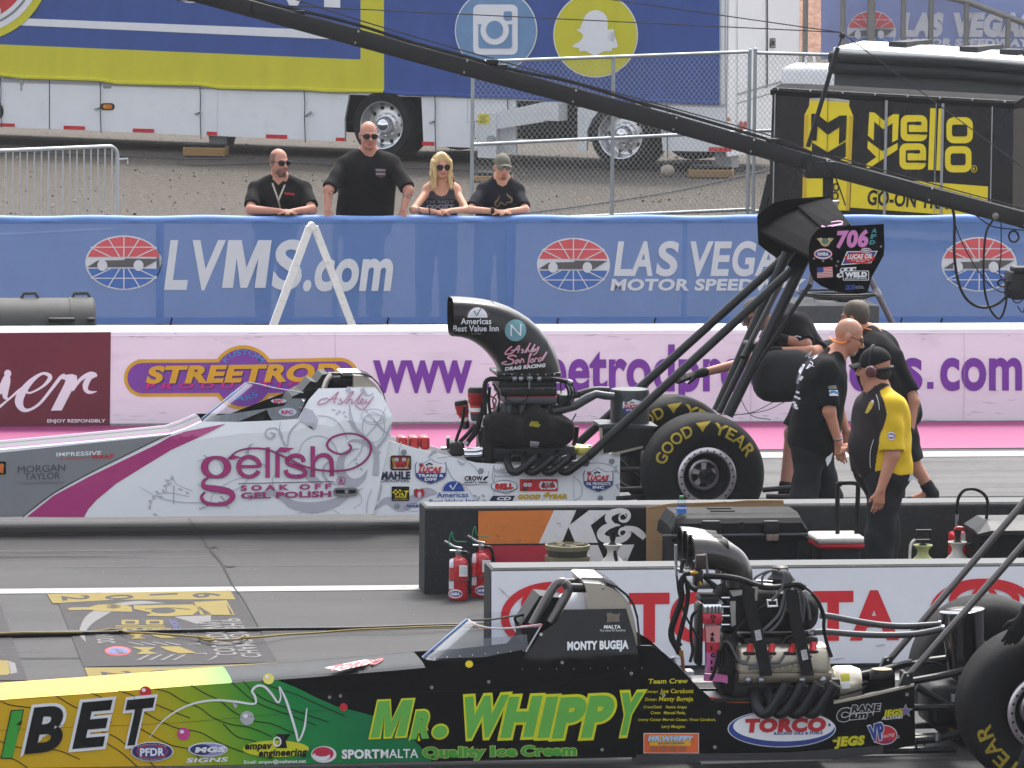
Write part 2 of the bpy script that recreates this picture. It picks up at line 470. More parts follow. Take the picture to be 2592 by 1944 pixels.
# painted emblems on the asphalt
EY=M('worn_yellow_paint',(116,100,28),.85,var=.15,scale=7,dirt=.5)
EW=M('worn_white_paint',(104,102,102),.85,var=.12,scale=7,dirt=.5)
ED=M('worn_dark_paint',(50,47,49),.8,var=.12,scale=5,dirt=.3)
ER=M('worn_red_paint',(180,50,62),.8,var=.1)
EB=M('worn_blue_paint',(80,84,140),.8,var=.1)
def emblem(zx,zy,S=3.072):
 mb=MB();d=Dec(mb,lambda x,y,k=0:G(zx+x/S,zy+y/S,.005+.0012*k))
 d.poly([(425,130),(1830,110),(2160,665),(650,700)],ED,0)
 d.poly([(365,133),(1790,106),(1832,174),(900,178),(410,206)],EY,1)
 for ch,x,y in(('2',480,165),('0',820,160),('1',1165,150),('6',1500,144)):
  d.text(ch,(x,y-16),(x+12,y+(18 if ch!='1' else-6)),210,ED,2,up=(1,-.04),bold=.02)
 d.poly([(655,705),(1390,705),(2160,665),(2160,690),(1800,720),(1400,752),(690,788)],EY,1)
 for ch,x,y in(('2',790,754),('0',1150,745),('1',1510,736)):
  d.text(ch,(x,y-16),(x+12,y+(18 if ch!='1' else-6)),220,ED,2,up=(1,-.04),bold=.02)
 d.stroke([(1280,204),(1100,200),(950,215),(800,270),(700,330),(650,400),(640,450),(668,505)],[2,26,30,70,75,55,40,2],EW,1)
 d.poly([(1350,310),(1640,298),(1640,345),(1530,366)],EW,1)
 d.poly([(522,245),(560,238),(690,236),(760,216),(950,212),(1020,232),(1030,272),(780,268),(700,256),(540,260)],EY,2)
 d.ring(885,230,50,12,4,ED,3);d.ring(885,230,24,5,4,ED,3)
 d.poly([(1040,222),(1500,214),(1560,250),(1500,296),(1300,308),(1130,302),(1180,280),(1040,250)],EY,2)
 d.ell(1270,262,95,20,ED,3);d.stroke([(1130,250),(1300,240),(1480,252)],4,ED,3)
 d.poly([(1506,196),(1762,182),(1826,297),(1560,294)],EY,2)
 d.poly([(1540,225),(1645,288),(1585,288)],ED,3);d.poly([(1760,205),(1812,290),(1790,290)],ED,3)
 for x in(960,1150):d.rrect(x-36+20,334,x+120,372,12,EY,2);d.rrect(x+14,343,x+90,362,6,ED,3)
 d.rect(895,378,1275,386,EY,2);d.rect(900,392,1285,398,EY,2)
 for x in(965,1120,1230):d.rrect(x-10,400,x+100,424,8,EY,2);d.rrect(x+20,404,x+66,418,4,ED,3)
 def mm(x,y,s=1.):d.poly([(x,y),(x+190*s,y+2),(x+130*s,y+30*s),(x+210*s,y+52*s),(x+40*s,y+58*s),(x+90*s,y+28*s)],EY,2)
 mm(985,440,.75);mm(1020,545)
 d.poly([(1165,445),(1290,442),(1370,478),(1250,478)],EY,2)
 d.poly([(1240,542),(1390,540),(1530,592),(1390,596),(1300,572)],EY,2)
 for i in range(4):
  d.poly([(990+i*95,508),(1010+i*95,506),(1130+i*95,530),(1110+i*95,534)],EW,2)
  d.poly([(1060+i*92,648),(1150+i*92,604),(1180+i*92,602),(1090+i*92,646)],EW,2)
 d.ell(917,576,102,36,ER,1);d.ell(917,576,84,28,EW,2);d.ell(917,576,74,23,EB,3)
 d.text('NHRA',(925,596),(880,558),50,EW,4,up=(1,-.03),bold=.02)
 d.text('2016',(770,518),(735,440),130,EW,2,up=(1,-.02),bold=.03)
 d.text('COUNTDOWN',(1690,612),(1545,340),160,EW,2,up=(1,-.02),bold=.02)
 d.text('CHAMPIONSHIP',(1890,628),(1710,325),150,EW,2,up=(1,-.02),bold=.02)
 d.text('DRAG RACING',(1370,430),(1310,335),60,EB,2,up=(1,-.02),bold=0)
 for x,y in((1460,525),(1510,600),(1370,432)):d.stroke([(x,y),(x+100,y-4),(x+70,y-10),(x+100,y+8)],5,EW,2,1)
 d.poly([(1600,658),(1690,604),(1690,622)],EW,2)
 return mb
tag(emblem(0,1460).build('painted_track_emblem',loc=(0,0,0)),kind='structure')
mb=MB();d=Dec(mb,ground(.005,.0012))
d.poly([(-160,1505),(-8,1505),(70,1722),(-90,1722)],ED,0)
d.poly([(-60,1668),(20,1672),(28,1700),(20,1708),(-60,1712)],EY,1);d.poly([(20,1672),(38,1678),(44,1702),(26,1706)],EW,1)
d.poly([(-60,1646),(6,1648),(-60,1656)],EY,1)
tag(mb.build('painted_track_emblem',loc=(0,0,0)),kind='structure')
# ================================================================ concrete walls
def wallprof(x0,x1,Yf,thick,h,m,topm=None,r=.05,foot=.0):
 mb=MB()
 P=[(Yf-foot,0.0)]
 for i in range(5):a=math.pi/2*i/4;P.append((Yf+r-r*math.cos(a),h-r+r*math.sin(a)))
 for i in range(5):a=math.pi/2*i/4;P.append((Yf+thick-r+r*math.sin(a),h-r+r*math.cos(a)))
 P.append((Yf+thick,0.0))
 rg=[[Vector((x,y,z))for y,z in P]for x in(x0,x1)]
 mb.loft(rg,m)
 return mb
zt=V(1300,836,YPINK).z
mb=wallprof(-40,60,YPINK,.40,zt+.01,PINKP2,r=.035)
WTOP=M('white_wall_top',(242,240,240),.6,var=.04,scale=3,dirt=.25)
mb.add([(-40,YPINK-.004,zt-.035),(60,YPINK-.004,zt-.035),(60,YPINK+.03,zt+.014),(-40,YPINK+.03,zt+.014)],[(0,1,2,3)],WTOP)
mb.add([(-40,YPINK+.03,zt+.0145),(60,YPINK+.03,zt+.0145),(60,YPINK+.38,zt+.0145),(-40,YPINK+.38,zt+.0145)],[(0,1,2,3)],WTOP)
d=Dec(mb,flat(YPINK,.003))
d.poly([(-30,1074),(1000,1068),(2650,1064),(2650,1080),(1000,1084),(-30,1090)],M('bare_concrete',(150,146,144),.85,var=.2,scale=14,dirt=.6),1)
MAR=M('maroon_panel_paint',(104,31,46),.6,var=.1,scale=2,dirt=.1)
d.poly([(-400,846),(280.6,840.5),(278,1077),(-400,1086)],MAR,2)
def Z(S,x0,y0):return lambda L:[(x0+x/S,y0+y/S)for x,y in L]
z=Z(3.072,0,780)
d.stroke(z([(60,500),(70,520),(48,540),(30,600),(0,640),(-60,690)]),[6,9,14,20,18,4],WHITE,3)
d.ell(60/3.072,780+508/3.072,9,9.5,WHITE,3)
d.stroke(z([(52,510),(60,560),(42,640),(40,690),(60,715),(0,770),(-40,790)]),[8,14,16,12,3,4,4],WHITE,3)
d.stroke(z([(0,760),(60,715),(180,620),(225,660),(330,610),(388,545),(370,515),(320,512),(240,570),(170,660),(148,730),(175,785),(230,790),(310,740),(400,630),(470,540),(505,515)]),[4,5,7,5,6,11,9,7,13,20,21,13,7,7,8,9,6],WHITE,3,8)
d.poly(z([(470,545),(500,520),(560,512),(598,525),(600,560),(480,795),(395,797),(500,590),(510,560)]),WHITE,3)
d.stroke(z([(560,640),(620,560),(690,515),(735,515),(752,532)]),[8,9,11,10,4],WHITE,3)
d.stroke(z([(745,525),(700,540),(668,590),(668,635),(700,655),(752,648)]),[6,12,15,11,8,2],WHITE,3)
d.text('ENJOY RESPONSIBLY',(119.5,1069.3),(267,1069),8.2,WHITE,3,bold=.02)
GOLD=M('gold_sign_paint',(214,172,30),.6,var=.08,scale=5,dirt=.1)
PURP=M('purple_sign_paint',(122,66,160),.6,var=.1,scale=4)
def badge(i,m,k):
 P=[]
 def arc(cx,cy,r,a0,a1,n=14):
  for j in range(n+1):
   t=math.radians(a0+(a1-a0)*j/n);P.append((cx+r*math.cos(t),cy+r*math.sin(t)))
 R=47.5-i;rd=82-i
 hy=R;ang=math.degrees(math.asin(min(1,hy/rd)))
 arc(361,957,R,90,270);arc(616,956,rd,180+ang,360-ang);arc(861,953,R,-90,90);arc(616,956,rd,ang,180-ang)
 d.poly(P,m,k)
badge(0,GOLD,1);badge(9,PURP,2)
NAVY=M('navy_sign_paint',(50,40,80),.6)
MAG=M('magenta_sign_paint',(196,40,130),.6)
d.text('STREETROD',(368,968.5),(858,961.5),42,GOLD,4,sh=.28,bold=.05,shadow=(NAVY,3,2.5))
d.text('P R O D U C T I O N S',(368,985),(858,978),14,MAG,4,sh=.25,bold=.03,shadow=(NAVY,1.5,1.5))
SKYB=M('sky_sign_paint',(70,150,205),.6)
d.arctext('KUSTOM',616,956,58,220,320,13,SKYB,4,bold=.01)
d.arctext('KARS',616,956,58,130,50,-13,SKYB,4,bold=.01)
VIO=M('violet_letter_paint',(118,56,160),.6,var=.08,scale=5)
for s_,a,b,y0,y1 in(('www',944,1195,989,989),('.',1222,1238,988,988),('str',1262,1366,988,988),('eetrodpro',1380,1887,987,986),('duction',1898,2274,986,985),('s',2286,2335,984,984),('.',2347,2363,984,984),('com',2380,2587,984,984)):
 if s_=='.':d.rect(a,y0-17,b,y0,VIO,2)
 else:d.text(s_,(a,y0),(b,y1),77,VIO,2,bold=.028,ref='x')
SCUF=M('grey_scuff',(170,160,166),.7)
for _ in range(46):
 x=random.uniform(280,2600);y=random.choice([random.uniform(842,860),random.uniform(900,1060)]);L=random.uniform(6,40)
 d.stroke([(x,y),(x+L*.5,y+random.uniform(-2,2)),(x+L,y+random.uniform(-5,5))],[.4,random.uniform(.6,1.6),.4],SCUF,1)
for x in(848,1262,1900,2440):d.stroke([(x,842),(x+1,960),(x-.5,1070)],[.7,1.1,.8],SCUF,3,3)
RUN=M('dirt_run',(186,172,176),.8,alpha=.4,var=.3,scale=8)
for _ in range(60):
 x=random.uniform(282,2600);y=random.uniform(1040,1068);L=random.uniform(10,60);d.stroke([(x,y),(x+L*.3,y+random.uniform(-1,1)),(x+L*.7,y+random.uniform(-1.5,1.5)),(x+L,y)],[.2,random.uniform(.6,2.4),random.uniform(.6,2),.2],RUN,.5+random.random()*.3,3)
tag(mb.build('concrete_barrier_wall',loc=(0,YPINK,0)),'long white-topped pale pink concrete wall lettered www.streetrodproductions.com behind the white dragster','wall')
def lvms(d,x0,x1,y0,y1,k,W_,R_,D_,B_):
 cx,cy,rx,ry=(x0+x1)/2,(y0+y1)/2,(x1-x0)/2,(y1-y0)/2
 X=lambda u:cx+u*rx
 Y=lambda v:cy+v*ry
 d.ell(cx,cy,rx,ry,W_,k,48)
 def band(v0,v1,m,r=.955):
  P=[]
  for v in np.linspace(v0,v1,9):P.append((X(math.sqrt(max(0,r*r-v*v))),Y(v)))
  for v in np.linspace(v1,v0,9):P.append((X(-math.sqrt(max(0,r*r-v*v))),Y(v)))
  d.poly(P,m,k+1)
 band(-.95,-.22,R_);band(.22,.95,B_)
 for sg in(-1,1):
  d.stroke([(X(-.85),Y(.57*sg)),(X(.85),Y(.57*sg))],ry*.035,W_,k+2,1)
  d.stroke([(X(0),Y(.2*sg)),(X(0),Y(.97*sg))],rx*.03,W_,k+2,1)
  for s2 in(-1,1):
   d.stroke([(X(.1*s2),Y(.2*sg)),(X(.42*s2),Y(.92*sg))],rx*.028,W_,k+2,1)
   d.stroke([(X(.32*s2),Y(.2*sg)),(X(.86*s2),Y(.56*sg))],rx*.028,W_,k+2,1)
 d.poly([(X(-.95),Y(.16)),(X(-.68),Y(-.08)),(X(0),Y(-.1)),(X(.05),Y(-.16)),(X(.93),Y(-.14)),(X(.55),Y(.16))],D_,k+2)
 for u in(-.56,.38):d.ell(X(u),Y(.1),rx*.13,ry*.2,W_,k+3,20)
 # ================================================================ banner fence
BANB=M('blue_mesh_vinyl',(104,138,196),.75,var=.06,scale=2.5,alpha=.84,bump=.25,bscale=2.2)
BANT=M('blue_vinyl_hem',(104,142,206),.6,var=.06,scale=3,bump=.3,bscale=5)
BW=M('banner_white',(224,224,228),.75,var=.03,alpha=.97);BR=M('banner_red',(222,92,98),.75,var=.05);BD=M('banner_dark',(96,92,92),.75,var=.05)
fx0,fx1=V(-400,700,YFEN).x,V(2900,700,YFEN).x
root=thing('banner_fence',(V(1300,700,YFEN).x,YFEN+.05,0),'chain link fence behind the wall, hung with a blue speedway banner reading LVMS.com','fence')
mb=MB()
FG=M('galvanised_tube',(158,164,168),.45,.6,var=.1,scale=14)
ztop=V(1300,546,YFEN).z;zbot=V(1300,818,YFEN).z
for px in(-40,405,850,1290,1735,2180,2620):
 x=V(px,700,YFEN).x;pm=MB();pm.tube([(x,YFEN+.06,0),(x,YFEN+.06,ztop-.01)],.03,FG,8);pm.build('post',root)
mb.tube([(fx0,YFEN+.06,ztop-.03),(fx1,YFEN+.06,ztop-.03)],.025,FG,8);mb.build('top_rail',root)
def chainlink(mb,P0,P1,z0,z1,m,cell=.075,r=.0022):
 P0,P1=Vector(P0),Vector(P1);L=(P1-P0).length;dx=(P1-P0)/L;n=int(L/cell);nz=int((z1-z0)/cell)
 nrm=dx.cross(Vector((0,0,1)))
 for i in range(n):
  for dr in(0,1):
   pts=[]
   for j in range(nz+1):
    u=i*cell+(cell if(j+dr)%2 else 0)
    pts.append(P0+dx*u+Vector((0,0,z0+(z1-z0)*j/nz))+nrm*(.002 if(j+dr)%2 else-.002))
   for a,b in zip(pts,pts[1:]):
    dd=(b-a).normalized();sd=dd.cross(nrm)*r;u2=nrm*r
    mb.add([a+sd,a+u2,a-sd,b+sd,b+u2,b-sd],[(0,1,4,3),(1,2,5,4),(2,0,3,5)],m)
mb=MB();WIRE=M('fence_wire',(120,124,126),.5,.5)
chainlink(mb,(V(-60,700,YFEN).x,YFEN+.03,0),(V(2640,700,YFEN).x,YFEN+.03,0),.06,ztop-.05,WIRE,.07,.0022)
mb.build('chain_link',root)
# the banner: a slightly wavy sheet with a rolled top hem
mb=MB();nx=150
def bz(i,z):return YFEN+.012*math.sin(i*.55)*(.3+(ztop-z))+.006*math.sin(i*1.7+z*6)
def bx(i):return fx0+(fx1-fx0)*i/nx
cols=[]
sagf=lambda i:.006*math.sin(i*.5)
for zf,m in(((0,.05,.3,.6,.9,1),BANB),):
 rows=[[Vector((bx(i),YFEN,zbot+(ztop-.075-zbot)*f))for i in range(nx+1)]for f in zf]
 mb.loft(rows,m,cap=False,ringclosed=False)
rows=[]
for j in range(9):
 a=math.pi*(j/8)-math.pi/2
 if j==0:rows.append([Vector((bx(i),YFEN-.004,ztop-.075))for i in range(nx+1)])
 aa=math.pi*j/8
 rows.append([Vector((bx(i),YFEN+.035-.055*math.cos(aa)+.004*math.sin(i*1.3),ztop-.04+sagf(i)+.042*math.sin(aa)))for i in range(nx+1)])
mb.loft(rows,BANT,cap=False,ringclosed=False)
d=Dec(mb,flat(YFEN,.005))
d.poly([(-100,804),(2700,800),(2700,817),(-100,819)],M('blue_vinyl_lower_hem',(92,126,188),.7,var=.05),1)
for px in(405,1290,2180):d.rect(px-9,562,px+9,804,M('blue_vinyl_seam',(90,124,186),.7),1)
for x0,x1,y0,y1 in((216,411,596,734),(1359,1544,602,738),(2383,2574,600,738)):
 lvms(d,x0,x1,y0,y1,1,BW,BR,BD,M('banner_blue',(78,116,186),.75))
for ch,a,b in(('L',416,473),('V',472,556),('S',686,760)):d.text(ch,(a,728.7),(b,728.7),121,BW,2,sh=.13,bold=.03)
d.blockm((562,728.7),(672,728.7),121,BW,2,.13)
d.text('.com',(766,731),(989,731),75,BW,2,sh=.13,bold=.035,ref='x')
for ch,a,b in(('L',1554,1598),('A',1595,1652),('S',1659,1712),('V',1737,1796),('E',1799,1843),('G',1849,1906),('A',1910,1970),('S',1976,2028)):d.text(ch,(a,695),(b,695),84,BW,2,sh=.13,bold=.03)
d.text('MOTOR SPEEDWAY',(1545,734),(2036,734),28,BW,2,sh=.16,bold=.04)
mb.build('banner',root)
for px in(432,686,1410,1656,2280,2382,980):
 p=V(px,812,YFEN-.012);mb=MB();mb.tube([p+Vector((0,0,-.06)),p+Vector((.005,0,0)),p+Vector((.015,0,.03))],.008,HOSE,5);mb.build('tie',root)
 # ================================================================ the two near barriers
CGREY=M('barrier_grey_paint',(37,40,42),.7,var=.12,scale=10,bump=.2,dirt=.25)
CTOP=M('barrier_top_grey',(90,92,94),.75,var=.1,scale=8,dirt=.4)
def barrier(px0,Yf,pyt,name,label):
 x0=G(px0,1505 if Yf>37 else 1700).x;h=V(1500,pyt,Yf).z
 root=thing(name,(x0,Yf,0),label,'wall')
 mb=wallprof(x0,x0+14,Yf,.30,h,CGREY,r=.03)
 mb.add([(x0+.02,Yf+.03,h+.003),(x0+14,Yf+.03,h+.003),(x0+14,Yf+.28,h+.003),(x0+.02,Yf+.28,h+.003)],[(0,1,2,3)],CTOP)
 return root,mb,h
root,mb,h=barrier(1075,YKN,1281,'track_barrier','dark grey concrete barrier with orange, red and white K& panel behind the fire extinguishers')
d=Dec(mb,flat(YKN));z=Z(3.687,1060,1240)
ORG=M('orange_panel',(206,116,44),.6,var=.08,scale=5,dirt=.2);KRED=M('red_panel',(176,34,56),.6,var=.08,scale=5);KBLK=M('black_panel',(24,24,27),.5,var=.1);KW=M('white_panel',(218,214,214),.6,var=.04,scale=6,dirt=.22)
d.poly(z([(545,185),(2128,180),(2128,715),(545,715)]),KBLK,1)
d.poly(z([(555,197),(1262,190),(1120,500),(555,506)]),ORG,2)
d.poly(z([(555,520),(1400,515),(1400,710),(555,710)]),KRED,2)
d.poly(z([(1262,190),(1470,190),(1408,328),(1590,190),(1785,190),(1605,330),(1672,494),(1460,494),(1398,346),(1336,494),(1120,500)]),KW,2)
d.poly(z([(1400,515),(1672,515),(1755,710),(1400,710)]),KW,2);d.poly(z([(1880,512),(2012,510),(1925,710),(1810,710)]),KW,2)
sc=lambda L:[v/3.687 for v in L]
d.stroke(z([(1935,250),(1915,222),(1875,240),(1880,285),(1930,290),(1962,250),(1945,205),(1870,195),(1785,225),(1770,280),(1820,325),(1880,330)]),sc([8,14,16,22,30,34,38,50,62,60,34,10]),KW,2)
d.stroke(z([(1860,325),(1760,345),(1700,400),(1720,450),(1800,470),(1900,460),(1955,410),(1935,365),(1885,370),(1870,410),(1895,430)]),sc([20,60,70,72,62,60,55,40,26,18,8]),KW,3)
d.stroke(z([(1920,345),(2010,370),(2070,410),(2110,450)]),sc([20,60,66,50]),KW,2)
for _ in range(20):
 x,y=random.uniform(1215,1600),random.uniform(1296,1420);d.stroke([(x,y),(x+random.uniform(2,12),y+random.uniform(-5,5))],random.uniform(.5,1.2),M('scratch',(60,50,44),.7),3,1)
mb.build('barrier_body',root,sharp=50)
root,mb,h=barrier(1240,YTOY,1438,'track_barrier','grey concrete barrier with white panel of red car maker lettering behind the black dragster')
d=Dec(mb,flat(YTOY))
TW=M('white_sign_vinyl',(226,226,232),.5,var=.03,scale=4,bump=.1,bscale=9);TR=M('red_sign_vinyl',(205,32,44),.5,var=.05)
d.poly([(1244,1446),(2750,1432),(2750,1672),(1244,1690)],TW,1)
d.text('TOYOTA',(1592,1620),(2276,1613),119,TR,2,bold=.045)
def oval(cx,cy,rx,ry):
 d.stroke([(cx+rx*math.cos(t),cy+ry*math.sin(t))for t in np.linspace(0,2*math.pi,49)[:-1]],[rx*.10+rx*.06*abs(math.cos(t))for t in np.linspace(0,2*math.pi,49)[:-1]],TR,2,1,True)
 d.stroke([(cx+rx*.62*math.cos(t),cy-ry*.42+ry*.45*math.sin(t))for t in np.linspace(0,2*math.pi,41)[:-1]],[rx*.09+rx*.05*abs(math.cos(t))for t in np.linspace(0,2*math.pi,41)[:-1]],TR,3,1,True)
 d.stroke([(cx+rx*.27*math.cos(t),cy+ry*.03+ry*.86*math.sin(t))for t in np.linspace(0,2*math.pi,41)[:-1]],[rx*.07+rx*.06*abs(math.cos(t))for t in np.linspace(0,2*math.pi,41)[:-1]],TR,4,1,True)
oval(1410,1563,132,84);oval(2492,1553,130,82)
SMU=M('grey_smudge',(150,150,156),.7,alpha=.5,var=.4,scale=20)
for x,y,w_,h_ in((2230,1634,30,6),(1275,1500,4,40),(1262,1660,30,5),(2360,1660,40,5),(1700,1668,50,4),(2120,1668,40,4)):d.stroke([(x-w_/2,y+2),(x,y),(x+w_/2,y-2)],[1,h_,1],SMU,5,4)
mb.build('barrier_body',root,sharp=50)
# ================================================================ far ground: dirt bank, speedway sign
mb=MB();HILL=groundmat('dirt_bank',(120,88,72),(158,122,102),5,(182,150,130),bump=.8)
g=[]
for i in range(41):
 x=-60+i*5.0
 g.append([Vector((x,118+j*2.5+math.sin(i*.9)*.5,-.3+7*(j/8)**.8+.25*math.sin(i*1.3+j)))for j in range(9)]+[Vector((x,150,7)),Vector((x,160,-.3))])
mb.loft(g,HILL,cap=False,ringclosed=False)
tag(mb.build('dirt_hill',loc=(30,118,0)),kind='structure')
YS=104.0
root=thing('speedway_sign',(V(2400,60,YS).x,YS,0),'far faded blue mesh sign with red oval emblem above the white-roofed black trailer','sign')
mb=MB();SB=M('faded_blue_mesh',(118,142,196),.8,var=.08,scale=3,alpha=.93)
d=Dec(mb,flat(YS,.02))
d.poly([(2078,-160),(2900,-160),(2900,150),(2078,150)],SB,0)
SW2=M('faded_white',(206,206,214),.8,var=.1,scale=9);SR2=M('faded_red',(206,96,100),.8)
lvms(d,2144,2268,26,138,1,SW2,SR2,M('faded_dark',(110,108,106),.8),SB)
d.text('LAS',(2282,88),(2384,88),56,SW2,2,sh=.13,bold=.075);d.text('VEGAS',(2406,88),(2612,88),56,SW2,2,sh=.13,bold=.075)
d.text('MOTOR SPEEDWAY',(2274,115),(2606,117),18,SW2,2,sh=.16,bold=.06)
mb.build('sign_panel',root)
TG=M('weathered_tube',(128,126,122),.6,.4,var=.12)
for px,y0 in((2040,-40),(2135,-40),(2206,-40),(2288,-40),(2358,-40),(2447,6),(2552,42)):
 pm=MB();q=V(px,y0,YS-.3);pm.tube([(q.x,YS-.3,0),q],.05 if px!=2206 else.075,TG,8);pm.build('post',root)
pm=MB();pm.tube([V(2330,-22,YS-.3),V(2450,5,YS-.3),V(2640,76,YS-.3)],.055,TG,8);pm.build('rail',root)
# ================================================================ the big white race trailer
TD=Vector((.831,-.556,0));TN=Vector((-.556,-.831,0));P0=G(970,405)
T=wallplane(P0,TN,.006);BK=-TN
root=thing('race_trailer',P0,'long white race transporter trailer on big chrome wheels behind the spectators','trailer')
TW_=M('trailer_white',(232,233,235),.32,var=.03,scale=2,coat=.3,dirt=.07)
TDK=M('dark_chassis',(24,24,26),.6)
def onT(x,y,z=None):
 p=T(x,y);
 if z is not None:p.z=z
 return p
A,B=onT(-500,178),onT(1838,262)
zb=T(900,240).z
mb=MB()
mb.prism([Vector((A.x,A.y,zb)),Vector((B.x,B.y,zb)),Vector((B.x,B.y,4.3)),Vector((A.x,A.y,4.3))],BK*2.55,TW_)
d=Dec(mb,T)
mb.build('body',root)
# rear wall with its doors; the rear face runs from the corner away along BK
rn=TD.copy()
R_=wallplane(B,rn,.006)
mb=MB();zl=R_(1900,388).z
mb.prism([Vector((B.x,B.y,zl))+TD*.012,Vector((B.x,B.y,4.25))+TD*.012,Vector((B.x,B.y,4.25))+TD*.012+BK*2.5,Vector((B.x,B.y,zl))+TD*.012+BK*2.5],TD*.02,TW_)
d=Dec(mb,wallplane(B+TD*.04,rn,.006))
SEAM=M('dark_seam',(40,42,46),.7);GREYP=M('grey_trim',(150,152,156),.45,.3)
d.rect(1941,-200,1944,222,SEAM);d.rect(1866,-200,1867.5,372,M('pale_seam',(170,172,174),.7));d.rect(1834,-200,1838,262,GREYP)
d.stroke([(1866,240),(1940,218),(2020,195)],5,GREYP,1,1);d.stroke([(1866,262),(1940,240),(2020,217)],1.5,SEAM,1,1)
d.rect(1950,97,1963,121,SEAM);d.rect(1952,99,1961,119,M('latch_metal',(170,172,176),.3,.9),2);d.rect(1955,103,1960,115,SEAM,3)
mb.build('rear_door',root)
for cx in(1876.5,1886.5):
 mb=MB();d=Dec(mb,wallplane(B+TD*.045,rn,.012));d.ell(cx,318,4.2,12,M('red_lens',(170,48,40),.25),1,18);mb.build('tail_light',root)
mb=MB();c=onT(1836,301);mb.ball(c+TD*.05,.03,M('amber_lens',(196,120,30),.25),10);mb.build('marker_light',root)
mb=MB();d=Dec(mb,T,0)
c=T(271,270,1);d.rrect(254,261,290,279,8.5,BLACK,1);d.rrect(259,264,285,276,6,MATS['amber_lens'],3);d.ell(266,269.5,4,3,M('amber_glow',(226,160,50),.3),4,12)
mb.build('marker_light',root)
# lower skirts, wheel wells and the far-side running gear
def skirt(pts):
 mb=MB();mb.prism([T(*p)for p in pts],BK*.05,TW_);return mb
mb=skirt([(-500,170),(878,226),(884,238),(872,300),(873,358),(0,321),(-500,300)])
d=Dec(mb,T)
d.rect(124,200,126,327,SEAM);d.stroke([(10,196),(124,201)],1.6,SEAM,1,1);d.rect(549.6,228,550.4,345,M('faint_seam',(196,198,200),.5))
d.rect(50,202,58,216,MATS['latch_metal']);d.rect(52,216,55,230,STEEL);d.rrect(261,217,282,224,3,STEEL)
d.ell(0,282,9,17,BLACK,1,16)
mb.build('skirt',root)
mb=skirt([(1066,232),(1306,246),(1306,388),(1190,374),(1072,369)]);d=Dec(mb,T)
d.stroke([(1184,310),(1240,310)],.8,MATS['pale_seam'],1,1);d.rect(1183,252,1184,310,MATS['pale_seam'])
mb.build('skirt',root)
skirt([(1462,272),(1530,272),(1500,300),(1486,330),(1485,382),(1462,380)]).build('skirt',root)
skirt([(1640,258),(1838,262),(1838,384),(1678,382),(1672,320)]).build('skirt',root)
REDT=M('red_reflector_tape',(204,34,44),.35)
for x0,y0,x1,y1 in((-20,311,37,321),(161,318,215,329),(336,325,390,336),(523,333,549,343),(673,340,727,352),(850,348,873,358),(1068,358,1099,369),(1222,368,1236,374),(1794,372,1852,384)):
 mb=MB();Dec(mb,T).poly([(x0,y0),(x1,y0+(x1-x0)*.03),(x1,y1),(x0,y1-(x1-x0)*.03)],REDT,2);mb.build('reflector_strip',root)
mb=MB()
for u0,u1 in((-9,.1),(1.15,4.3)):
 a=P0+TD*u0+BK*.5;mb.prism([a+Vector((0,0,.75)),a+TD*(u1-u0)+Vector((0,0,.75)),a+TD*(u1-u0)+Vector((0,0,zb+.02)),a+Vector((0,0,zb+.02))],BK*1.6,TDK)
a=P0+TD*1.9+BK*.1;mb.prism([a+Vector((0,0,.62)),a+TD*1.5+Vector((0,0,.62)),a+TD*1.5+Vector((0,0,zb-.02)),a+Vector((0,0,zb-.02))],BK*.35,TDK)
a=P0+TD*-1.1+BK*.7;mb.prism([a+Vector((0,0,.5)),a+TD*2+Vector((0,0,.5)),a+TD*2+Vector((0,0,zb+.02)),a+Vector((0,0,zb+.02))],BK*.04,TDK)
a=P0+TD*-9+BK*2.45;mb.prism([a+Vector((0,0,.22)),a+TD*14+Vector((0,0,.22)),a+TD*14+Vector((0,0,zb)),a+Vector((0,0,zb))],BK*.04,TDK)  # unseen far-side skirt, added to stop light getting under the trailer
for a0_,a1_ in((-9,-1.0),(.75,1.7),(3.4,5.0)):
 a=P0+TD*a0_+BK*.35;mb.prism([a+Vector((0,0,.36)),a+TD*(a1_-a0_)+Vector((0,0,.36)),a+TD*(a1_-a0_)+Vector((0,0,zb)),a+Vector((0,0,zb))],BK*2.15,TDK)  # belly boxes added below the body to block light and darken the gravel
mb.tube([T(1490,330)+BK*.5,T(1300,300)+BK*.6],.06,TDK);mb.build('chassis_and_light_blockers',root)
TYRE=M('truck_tyre',(26,26,27),.8,var=.15,scale=10)
